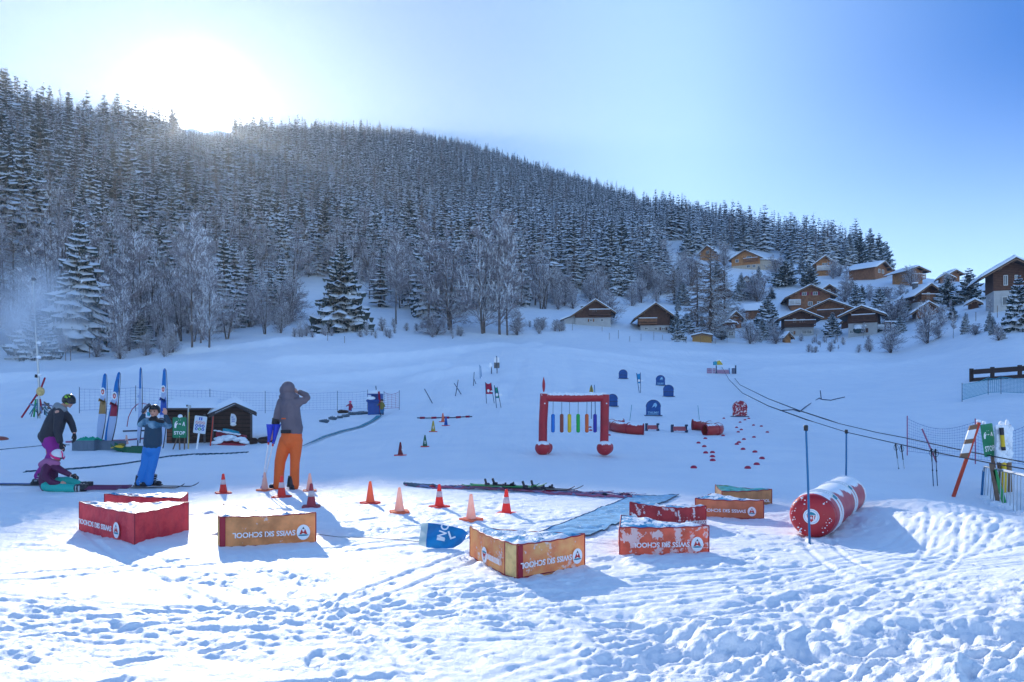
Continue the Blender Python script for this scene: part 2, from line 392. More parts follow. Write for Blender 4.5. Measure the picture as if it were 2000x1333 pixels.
# ploughed berms and worn tracks on the piste, given where the photo shows them
for pts, hh, ww in (([(560, 708), (650, 703), (740, 704), (830, 694), (920, 684), (980, 678), (1040, 674)], .45, 1.6), ([(250, 694), (400, 688), (520, 676), (620, 664)], .5, 1.5), ([(600, 742), (700, 735), (800, 722), (860, 712)], .30, 1.3),
                    ([(1050, 684), (1130, 700), (1250, 716), (1380, 735)], -.22, .9), ([(1075, 681), (1180, 694), (1300, 708), (1420, 716)], .25, 1.5), ([(820, 742), (880, 728), (930, 722)], .35, 1.6), ([(1280, 688), (1400, 694), (1560, 700), (1700, 696)], .35, 2.5),
                    ([(1500, 725), (1620, 722), (1800, 705)], .3, 2.0), ([(0, 745), (120, 738), (260, 725), (420, 716)], .35, 1.6), ([(330, 760), (480, 752), (640, 755)], .18, 1.2), ([(1020, 700), (1010, 740), (990, 790)], -.10, .6), ([(1110, 700), (1120, 745), (1100, 790)], -.10, .6), ([(900, 690), (860, 740), (800, 800)], -.10, .6)):
    RIDGES.append(([tuple(at(x, y)[:2]) for x, y in pts], hh * 1.5, ww))
def terrain():
    o_ = np.geomspace(.78, 4.5, 60); u = np.concatenate([-o_[:0:-1], np.linspace(-.78, .78, 470), o_[1:]])
    ys = np.concatenate([-np.geomspace(60, 1, 30), [0, 1, 2], np.exp(np.arange(math.log(3), math.log(15), .0036)), np.exp(np.arange(math.log(15), math.log(1180), .0115))])
    U, Y = np.meshgrid(u, ys); D = np.where(Y > 3, Y, 3 + (3 - Y)); X = np.sign(U) * np.where(np.abs(U) < .8, np.abs(U) * D, .8 * D + (np.abs(U) - .8) * np.minimum(D, 150.0 + D * .2)); X = np.clip(X, -1500, 1500)
    z = H(X, Y); n, m = U.shape
    # boot prints along walked lines and pairs of ski grooves, pressed into the near snow
    rn = random.Random(12); xf, yf, zf = X.ravel(), Y.ravel(), z.ravel(); near = np.where((yf > 2.9) & (yf < 13.5) & (np.abs(xf / np.maximum(yf, 3)) < .8))[0]; xn, yn = xf[near], yf[near]; dz = np.zeros(len(near))
    def dent(cx, cy, a, b, an, dp, rim=.35):
        k = np.where((np.abs(xn - cx) < .4) & (np.abs(yn - cy) < .4))[0]; c, q = math.cos(an), math.sin(an); u = (xn[k] - cx) * c + (yn[k] - cy) * q; v = -(xn[k] - cx) * q + (yn[k] - cy) * c
        r = np.sqrt((u / a) ** 2 + (v / b) ** 2); dz[k] += -dp * (1 - sstep(.7, 1.1, r)) + dp * rim * np.exp(-((r - 1.25) / .22) ** 2)
    for (x0, y0, x1, y1) in ((-2.6, 3.4, 1.2, 7.4), (-3.5, 5.2, 3.0, 5.0), (-.8, 3.2, -2.4, 7.2), (1.0, 3.4, 2.9, 7.0), (-4.6, 7.6, -1.0, 9.6), (.2, 5.8, 4.0, 8.2), (-2.0, 8.4, 2.2, 9.6), (2.0, 3.3, 4.4, 5.6), (-.2, 3.3, 3.0, 4.4), (-5.2, 9.5, 1.0, 11.4)):
        L = math.hypot(x1 - x0, y1 - y0); an = math.atan2(y1 - y0, x1 - x0); k = int(L / .36)
        for i in range(k):
            f = i / k; sd = .10 * (1 if i % 2 else -1); cx = x0 + (x1 - x0) * f - math.sin(an) * sd + rn.uniform(-.06, .06) + .25 * math.sin(f * 5 + x0); cy = y0 + (y1 - y0) * f + math.cos(an) * sd + rn.uniform(-.06, .06)
            dent(cx, cy, .145, .055, an + rn.uniform(-.3, .3), rn.uniform(.008, .022)); dent(cx - .10 * math.cos(an), cy - .10 * math.sin(an), .05, .045, an, .010)
    for i in range(420): dent(rn.uniform(-5, 5.5), rn.uniform(3.1, 10), rn.uniform(.02, .06), rn.uniform(.015, .045), rn.uniform(0, 3.1), rn.uniform(-.016, .016), .2)
    for (x0, y0, x1, y1, bend) in ((-4.5, 4.3, 5.5, 6.6, .5), (-5.0, 6.0, 2.5, 10.8, -.6), (-2.2, 3.1, 1.6, 10.0, .35), (-3.0, 3.3, 4.6, 4.4, .3), (.5, 3.2, 5.6, 9.4, -.5), (-5.5, 8.2, 3.5, 7.2, .4), (2.9, 5.9, 4.1, 9.5, .2), (-1.5, 5.0, -6.5, 11.0, .4)):
        dx, dy = x1 - x0, y1 - y0; L = math.hypot(dx, dy); t = ((xn - x0) * dx + (yn - y0) * dy) / L ** 2; off = (-(xn - x0) * dy + (yn - y0) * dx) / L - bend * np.sin(np.clip(t, 0, 1) * math.pi)
        on = sstep(-.02, .04, t) * sstep(1.02, .96, t) * sstep(-.25, .0, fbm(xn * .7, yn * .7, 2, int(80 + x0 * 3)) + .1)
        for o in (-.14, .14): dz += on * (-.012 * np.exp(-((off - o) / .032) ** 4) + .005 * np.exp(-((np.abs(off - o) - .05) / .014) ** 2))
    zf[near] += dz; z = zf.reshape(z.shape)
    me = bpy.data.meshes.new('snow_ground'); V = np.stack([X, Y, z], -1).reshape(-1, 3)
    me.vertices.add(len(V)); me.vertices.foreach_set('co', V.ravel())
    i = np.arange(n - 1)[:, None] * m + np.arange(m - 1)[None]; q = np.stack([i, i + 1, i + m + 1, i + m], -1).reshape(-1, 4)
    me.loops.add(q.size); me.loops.foreach_set('vertex_index', q.ravel().astype(np.int32))
    me.polygons.add(len(q)); me.polygons.foreach_set('loop_start', np.arange(0, q.size, 4, dtype=np.int32))
    me.polygons.foreach_set('use_smooth', np.ones(len(q), bool)); me.materials.append(MATS['snow']); me.update(); me.validate()
    return tag(link('snow_ground', me), 'snow covered slope rising to the wooded mountain', None, None, 'structure')
terrain()
# ------------------------------------------------------------------ trees
mat('needles', (.060, .088, .085), .8, var=.4, vscale=.8, snow=.34, fscale=.9, spec=.1)
mat('bark', (.11, .085, .075), .9, var=.4, vscale=3, spec=.1)
mat('pale_bark', (.16, .13, .12), .9, var=.5, vscale=3, spec=.1)
mat('twig', (.22, .20, .22), .9, snow=-.18, fscale=.6, spec=.05)
mat('larch_twig', (.16, .12, .10), .9, snow=.28, fscale=.6, spec=.05)
mat('tree_snow', (.80, .84, .90), .8, spec=.1)
def trunk_mb(h, r, m='bark', lean=0, n=7, seed=0, base=-.6):
    rn = random.Random(seed); b = MB()
    pts = [(lean * (z / h) ** 2 * h + rn.uniform(-.04, .04) * (z > 0), rn.uniform(-.04, .04) * (z > 0), z) for z in [base] + [h * k / 6 for k in range(7)]]
    b.tube(pts, [r * 1.25] + [r * (1 - .93 * k / 6) for k in range(7)], m, n); return b
def spruce_crown(h, w, seed, tiers=24, nb=8, seg=4, z0=.06, hang=True, snow=.75, droop=.5, irr=.25, ragged=.0):
    """needle boughs in whorls, each a drooping ragged fan with its load of snow"""
    rn = random.Random(seed); b = MB(); side = rn.uniform(0, 6)
    for t in range(tiers):
        f = (t + rn.uniform(-.3, .3)) / tiers; f = min(max(f, 0), .985); z = h * (z0 + (1 - z0) * f ** .93)
        L0 = w * (1 - f) ** .82 * (1 if f > .12 else .72 + 2.3 * f)
        n = max(3, int(nb * (1 - .45 * f)))
        for k in range(n):
            if rn.random() < ragged: continue
            a = 2 * math.pi * (k + rn.uniform(-.4, .4)) / n + t * 2.4
            L = L0 * rn.uniform(1 - irr, 1 + irr * .6) * (1 + .12 * math.cos(a - side)) + .12
            dr = droop * rn.uniform(.7, 1.3) * (1 - .75 * f) - .25 * f; bw = L * rn.uniform(.20, .30) + .06
            ca_, sa_ = math.cos(a), math.sin(a); hs = rn.random() < snow
            P = []
            for q in range(seg + 1):
                u = q / seg; r = L * u
                zz = z - dr * L * (u ** 1.3) + .18 * L * max(0, u - .6) * (1 - f) + rn.uniform(-.03, .03) * L
                ww = bw * math.sin(math.pi * min(1, .12 + .80 * u)) * rn.uniform(.75, 1.2) if q < seg else .02
                P.append((r, zz, ww))
            def pt(r, y, zz): return (r * ca_ - y * sa_, r * sa_ + y * ca_, zz)
            vs = []; fs = []
            for (r, zz, ww) in P: vs += [pt(r, -ww, zz - ww * .55), pt(r, 0, zz), pt(r, ww, zz - ww * .55)]
            for q in range(seg):
                i = 3 * q; fs += [[i, i + 3, i + 4, i + 1], [i + 1, i + 4, i + 5, i + 2]]
            b.add(vs, fs, 'needles')
            if hang:
                vs = []; fs = []
                for q in range(1, seg + 1):
                    r, zz, ww = P[q]; r0 = P[q - 1][0]
                    for sg in (-1, 0, 1):
                        i = len(vs); rr = rn.uniform(r0, r); ll = L * rn.uniform(.10, .22) + .08
                        vs += [pt(rr - .08 * L, sg * ww * .9, zz - ww * .3), pt(rr + .08 * L, sg * ww * .9, zz - ww * .3), pt(rr, sg * ww * 1.15, zz - ww * .5 - ll)]; fs.append([i, i + 1, i + 2])
                b.add(vs, fs, 'needles')
            if hs:
                vs = []; fs = []; s0 = 0 if rn.random() < .5 else 1; lift = .035 + .012 * L
                for q in range(s0, seg + 1):
                    r, zz, ww = P[q]; k2 = rn.uniform(.6, 1.05)
                    vs += [pt(r, -ww * k2, zz - ww * .5 * k2 + lift * .3), pt(r, 0, zz + lift * rn.uniform(.8, 2.2)), pt(r, ww * k2, zz - ww * .5 * k2 + lift * .3)]
                for q in range(seg - s0):
                    i = 3 * q; fs += [[i, i + 3, i + 4, i + 1], [i + 1, i + 4, i + 5, i + 2]]
                b.add(vs, fs, 'tree_snow', True)
    return b
def bare_tree(h, w, seed, r=.16, stems=1, lean=.0, dens=1.0, m='twig', up=.7, arch=.25, first=.22, fine=.030, trunkm='bark'):
    """winter hardwood: forked limbs down to snow lined twigs"""
    rn = random.Random(seed); tr = MB(); b = MB()
    def seg(B, p, q, r0, r1, m, n=3):
        d = (q - p).normalized(); a = d.cross(Vector((0, 0, 1)) if abs(d.z) < .95 else Vector((1, 0, 0))).normalized(); c = a.cross(d)
        vs = []
        for P, rr in ((p, r0), (q, r1)):
            for k in range(n):
                an = 2 * math.pi * k / n + .5; vs.append(P + (a * math.cos(an) + c * math.sin(an)) * rr)
        B.add(vs, [[k, (k + 1) % n, n + (k + 1) % n, n + k] for k in range(n)], m)
    def branch(p, d, L, rr, lev):
        ns = 4 if lev < 2 else (3 if lev == 2 else 2); q = p
        for i in range(ns):
            d = (d + Vector((rn.uniform(-.16, .16), rn.uniform(-.16, .16), rn.uniform(-.10, .12) - arch * (i / ns) * (lev > 0)))).normalized()
            q2 = q + d * (L / ns); r1 = rr * (1 - .62 / ns) if i < ns - 1 else rr * .4
            seg(b, q, q2, rr, max(r1, .006), m); rr2 = rr; rr = max(r1, .007)
            if lev < 3:
                nb = {0: 2.2, 1: 2.6, 2: 3.2}[lev] * dens
                for k in range(int(nb + rn.random())):
                    ax = d.cross(Vector((rn.uniform(-1, 1), rn.uniform(-1, 1), rn.uniform(-1, 1)))).normalized()
                    dd = (d * rn.uniform(.5, .9) + ax * rn.uniform(.5, .95) + Vector((0, 0, up * .35))).normalized()
                    branch(q + (q2 - q) * rn.random(), dd, L * rn.uniform(.34, .58), max(rr * .55, fine * .6), lev + 1)
            q = q2
    for s in range(stems):
        a = rn.uniform(0, 6.28); sp = 0 if stems == 1 else rn.uniform(.08, .28)
        p = Vector((math.cos(a) * sp * .5, math.sin(a) * sp * .5, -.5)); d = Vector((math.cos(a) * sp + lean, math.sin(a) * sp, 1)).normalized(); hh = h * rn.uniform(.85, 1.0)
        n = 9; rr = r; q = p
        for i in range(n):
            d = (d + Vector((rn.uniform(-.05, .05), rn.uniform(-.05, .05), .04))).normalized(); q2 = q + d * ((hh + .5) / n)
            r1 = r * (1 - .9 * (i + 1) / n); seg(tr, q, q2, rr, r1, trunkm, 6); rr = r1
            f = (i + 1) / n
            if f > first:
                for k in range(int((3.4 if stems == 1 else 1.6) * dens + rn.random())):
                    an = rn.uniform(0, 6.28); tilt = up * rn.uniform(.6, 1.3)
                    dd = Vector((math.cos(an), math.sin(an), tilt)).normalized()
                    branch(q + (q2 - q) * rn.random(), dd, w * rn.uniform(.6, 1.1) * (1.15 - .75 * f), max(rr * .5, fine), 1)
            q = q2
    return tr, b
def larch_crown(h, w, seed, dens=1.0, m='larch_twig'):
    rn = random.Random(seed); b = MB()
    def st(p, q, r0, r1):
        d = (q - p); a = d.cross(Vector((0, 0, 1))); a = a.normalized() if a.length > 1e-4 else Vector((1, 0, 0)); c = a.cross(d.normalized())
        b.add([p + a * r0, p - a * r0 * .5 + c * r0 * .8, p - a * r0 * .5 - c * r0 * .8, q + a * r1, q - a * r1 * .5 + c * r1 * .8, q - a * r1 * .5 - c * r1 * .8], [[0, 1, 4, 3], [1, 2, 5, 4], [2, 0, 3, 5]], m)
    n = int(95 * dens)
    for t in range(n):
        f = (t + rn.random()) / n; z = h * (.10 + .9 * f); a = rn.uniform(0, 6.28); L = w * (1 - f) ** .75 * rn.uniform(.55, 1.1) + .15
        p = Vector((0, 0, z)); d = Vector((math.cos(a), math.sin(a), .25 - .55 * (1 - f)))
        k = 5; rr = .05 * (1 - f) + .022
        for i in range(k):
            d2 = (d + Vector((0, 0, .12 * i - .1)) + Vector((rn.uniform(-.1, .1), rn.uniform(-.1, .1), 0))).normalized(); q = p + d2 * L / k
            st(p, q, rr, rr * .75); rr *= .75
            for g in range(6):
                ax = Vector((-math.sin(a), math.cos(a), 0)) * rn.choice((-1, 1)); s = (ax * rn.uniform(.4, 1) + d2 * .6 + Vector((0, 0, rn.uniform(-.75, .1)))).normalized()
                e = p + (q - p) * rn.random(); e2 = e + s * L * rn.uniform(.12, .3); st(e, e2, .022, .010)
            p = q
    return b
GT = 'snow laden spruces on the wooded slope'
def make_spruce(h, w, seed, label, group=None, **k):
    t = thing('spruce_tree', label, 'tree', (0, 0, 0), 0, group)
    trunk_mb(h * .97, h * .014 + .04, 'bark', seed=seed).build('trunk', t); spruce_crown(h, w, seed, **k).build('crown', t); return t
def make_bare(name, h, w, seed, label, group=None, **k):
    t = thing(name, label, 'tree', (0, 0, 0), 0, group); tr, cr = bare_tree(h, w, seed, **k)
    tr.build('trunk', t); cr.build('crown', t); return t
def make_larch(h, w, seed, label, group=None, dens=1.0):
    t = thing('larch_tree', label, 'tree', (0, 0, 0), 0, group)
    trunk_mb(h, h * .013 + .05, 'bark', seed=seed).build('trunk', t); larch_crown(h, w, seed, dens).build('crown', t); return t
def merged(name, mbs):
    b = MB()
    for q in mbs:
        k = len(b.v); b.v += q.v; mp = [b.slot(x) for x in q.ms]
        for f, i, s in zip(q.f, q.mi, q.sm): b.f.append([k + a for a in f]); b.mi.append(mp[i]); b.sm.append(s)
    return b.mesh(name)
def inpoly(x, y, P):
    r = False; n = len(P)
    for i in range(n):
        (x1, y1), (x2, y2) = P[i], P[(i + 1) % n]
        if (y1 > y) != (y2 > y) and x < (x2 - x1) * (y - y1) / (y2 - y1) + x1: r = not r
    return r
# area of the picture where the village stands on open snow (trees there are placed one by one)
OPEN = [(1040, 640), (1100, 575), (1200, 575), (1300, 560), (1300, 470), (1340, 470), (1345, 492), (1530, 492), (1560, 520), (1640, 516), (1760, 526), (1900, 553), (2100, 558), (2100, 760), (1040, 720)]
GAP1 = [(555, 700), (560, 600), (590, 545), (640, 560), (690, 590), (760, 640), (760, 700)]
GAP2 = [(400, 585), (420, 545), (500, 540), (560, 560), (560, 590), (480, 600)]
GAP3 = [(760, 700), (690, 610), (770, 600), (830, 625), (1010, 600), (1060, 610), (1060, 700)]
rnd = random.Random(11)
def sun_room(X, Y, zz, h):
    sp, s, r = sunplane(X, Y)
    return min(h, float(sp) - .5 - zz) if (-9 < float(s) < 17 and r > 60) else h
def forest():
    sp_hi = [(10 + 0 * i, spruce_crown(10, w, 40 + i, tiers=22, nb=8, seg=3, snow=sn, droop=d, ragged=.06)) for i, (w, sn, d) in enumerate(((2.3, .8, .5), (1.9, .65, .42), (2.7, .9, .6), (1.6, .75, .55)))]
    spm = [(trunk_mb(9.7, .17, seed=i).mesh('spruce_trunk'), c.mesh('spruce_crown')) for i, (_, c) in enumerate(sp_hi)]
    lo = []
    for i, (w, sn, d) in enumerate(((1.9, .75, .5), (1.6, .55, .4), (2.3, .85, .6), (1.4, .7, .5), (1.8, .35, .45), (2.1, .6, .7))):
        lo.append(merged('spruce_tree', [spruce_crown(10, w, 80 + i, tiers=17, nb=7, seg=2, hang=False, snow=sn, droop=d, irr=.5, ragged=.18), trunk_mb(9.5, .17, n=4)]))
    la = [merged('larch_tree', [larch_crown(10, 1.7, 95 + i, .7), trunk_mb(9.9, .14, n=5, seed=i)]) for i in range(2)]
    br = []
    for i, kw in enumerate((dict(h=10, w=2.6, r=.13, up=.9, arch=.12), dict(h=10, w=3.2, r=.11, stems=3, up=.8, arch=.2), dict(h=10, w=2.4, r=.12, stems=2, up=1.1, arch=.12), dict(h=10, w=3.4, r=.16, up=.6, arch=.3, first=.15))):
        tr, cr = bare_tree(seed=200 + i, dens=.8, **kw); br.append((tr.mesh('bare_trunk'), cr.mesh('bare_crown')))
    # candidate places on a jittered grid over the whole slope
    C = []
    d = 66.0
    while d < 900:
        sp = 3.3 + (d - 66) * .005
        n = int(2.6 * d / sp)
        for k in range(n):
            u = -1.15 + 2.3 * (k + rnd.random()) / n; Y = d + rnd.uniform(-.5, .5) * sp; C.append((u * Y, Y))
        d += sp
    C = np.array(C); z = H(C[:, 0], C[:, 1], False); px = 1000 + F * C[:, 0] / C[:, 1]; py = HY - F * (z - EYE) / C[:, 1]
    # photo row below which the ground is open piste
    edge = np.interp(px, [-600, 0, 100, 200, 300, 400, 500, 600, 700, 800, 900, 1000, 1050, 1100, 1300, 1400, 2600], [700, 700, 700, 686, 680, 672, 660, 640, 634, 640, 636, 640, 625, 590, 560, 530, 530])
    grid_l = np.linspace(math.log(20), math.log(900), 300)
    spruces = []; bares = []; larches = []
    hz = []
    for (X, Y), zz, x, y, e in zip(C, z, px, py, edge):
        if y > e or inpoly(x, y, OPEN) or inpoly(x, y, GAP1) or inpoly(x, y, GAP2) or inpoly(x, y, GAP3): continue
        if x > 1900 and y > 560: continue
        # hidden ground behind the crest: skip
        lk = rnd.random(); n0 = float(fbm(X / 30 + 7, Y / 45, 2, 4))
        front = Y < np.interp(x, [0, 300, 600, 900, 1100, 1200], [115, 150, 175, 185, 178, 140]) and x < 1210
        if front:
            kind = 'bare' if lk < (.80 if n0 > -.18 else .35) else ('spruce' if lk < .93 else 'larch')
            if rnd.random() < .42: continue
        else:
            kind = 'spruce' if lk < .80 else ('larch' if lk < .93 else 'bare')
            if Y < 260 and rnd.random() < .2: continue
            if Y >= 260 and kind == 'bare': kind = 'spruce'
        hgt = {'bare': rnd.uniform(8, 16), 'spruce': rnd.triangular(6.5, 19, 11.5) * (1.15 if Y < 400 else .95), 'larch': rnd.uniform(8, 18)}[kind]
        hgt *= 1 if Y < 250 else max(.62, 1 - (Y - 250) * .0011)
        if y > e - 6: hgt *= .75
        if 235 < x < 240 + 0 * Y: pass
        hgt = sun_room(X, Y, zz, hgt)
        if hgt < 2.5: continue
        if 1290 < x < 2000 and Y < 220 and y > 470: hgt = min(hgt, 11)
        if x > 1730: hgt = min(hgt, rnd.uniform(5, 9))
        rec = (hgt / Y, X, Y, zz, hgt, kind)
        (spruces if kind == 'spruce' else bares if kind == 'bare' else larches).append(rec)
    # drop those whose base and top are behind the crest (seen row test along the column)
    for L in (spruces, bares, larches): L.sort(reverse=True)
    pal = {'spruce': ('tall spruce heavy with snow on the wooded slope', 'tree', 'snow laden spruces on the wooded slope'),
           'bare': ('leafless snow lined broadleaf tree at the foot of the wooded slope', 'tree', 'bare snow lined trees along the forest edge'),
           'larch': ('brown leafless larch with snow on its thin branches on the slope', 'tree', 'bare larches among the spruces')}
    inside = lambda r: abs(r[1] / r[2]) < .76
    for kind, L, cap, full in (('spruce', spruces, 290, 90), ('bare', bares, 280, 90), ('larch', larches, 230, 0)):
        vis = [r for r in L if inside(r)][:cap]; L[:] = [r for r in L if r not in set(vis)]
        for i, (_, X, Y, zz, hgt, _k) in enumerate(vis):
            s = hgt / 10.0; sc = (s * rnd.uniform(.75, 1.35), s * rnd.uniform(.75, 1.35), s); rz = rnd.uniform(0, 6.28); lab, cat, grp = pal[kind]
            nm = {'spruce': 'spruce_tree', 'bare': 'bare_tree', 'larch': 'larch_tree'}[kind]
            if kind == 'larch': o = link(nm, la[i % 2])
            elif i < full or kind == 'bare':
                o = bpy.data.objects.new(nm, None); COL.objects.link(o); P = spm if kind == 'spruce' else br; q = rnd.randrange(len(P))
                link('trunk', P[q][0], o); link('crown', P[q][1], o)
            else: o = link(nm, lo[rnd.randrange(len(lo))])
            o.location = (X, Y, zz - .1); o.scale = sc; o.rotation_euler = (rnd.uniform(-.04, .04), rnd.uniform(-.04, .04), rz)
            tag(o, lab, cat, grp)
    # the rest of the forest: one body of trees
    rest = spruces + larches + [r for r in bares if r[2] < 260]
    me = bpy.data.meshes.new('forest'); me.from_pydata([(r[1], r[2], r[3] - .2) for r in rest], [], [])
    a = me.attributes.new('sc', 'FLOAT', 'POINT'); a.data.foreach_set('value', [r[4] / 10 for r in rest])
    a = me.attributes.new('rz', 'FLOAT', 'POINT'); a.data.foreach_set('value', [rnd.uniform(0, 6.28) for r in rest])
    a = me.attributes.new('kd', 'INT', 'POINT'); a.data.foreach_set('value', [rnd.randrange(6) if r[5] != 'larch' else 6 for r in rest])
    o = link('forest', me); tag(o, 'dense snowy conifer forest covering the mountain up to the skyline', 'forest', None, 'stuff')
    ng = bpy.data.node_groups.new('forest', 'GeometryNodeTree')
    ng.interface.new_socket('Geometry', in_out='INPUT', socket_type='NodeSocketGeometry'); ng.interface.new_socket('Geometry', in_out='OUTPUT', socket_type='NodeSocketGeometry')
    N = ng.nodes; L = ng.links; gi = N.new('NodeGroupInput'); go = N.new('NodeGroupOutput'); ip = N.new('GeometryNodeInstanceOnPoints')
    j = N.new('GeometryNodeJoinGeometry'); protos = []
    have = {}
    for ob in S.objects:
        if ob.type == 'MESH' and ob.data in lo + la[:1] and ob.data not in have: have[ob.data] = ob
    for me2 in reversed(lo + la[:1]):
        oi = N.new('GeometryNodeObjectInfo'); oi.inputs['Object'].default_value = have[me2]; oi.inputs['As Instance'].default_value = True
        L.new(oi.outputs['Geometry'], j.inputs[0])
    L.new(gi.outputs[0], ip.inputs['Points']); L.new(j.outputs[0], ip.inputs['Instance']); ip.inputs['Pick Instance'].default_value = True
    def att(n, t):
        q = N.new('GeometryNodeInputNamedAttribute'); q.data_type = t; q.inputs['Name'].default_value = n; return q.outputs['Attribute']
    L.new(att('kd', 'INT'), ip.inputs['Instance Index']); L.new(att('sc', 'FLOAT'), ip.inputs['Scale'])
    cx = N.new('ShaderNodeCombineXYZ'); L.new(att('rz', 'FLOAT'), cx.inputs[2]); L.new(cx.outputs[0], ip.inputs['Rotation'])
    L.new(ip.outputs[0], go.inputs[0]); md = o.modifiers.new('forest', 'NODES'); md.node_group = ng
    print('TREES', len(rest), len(spruces), len(bares), len(larches))
forest()
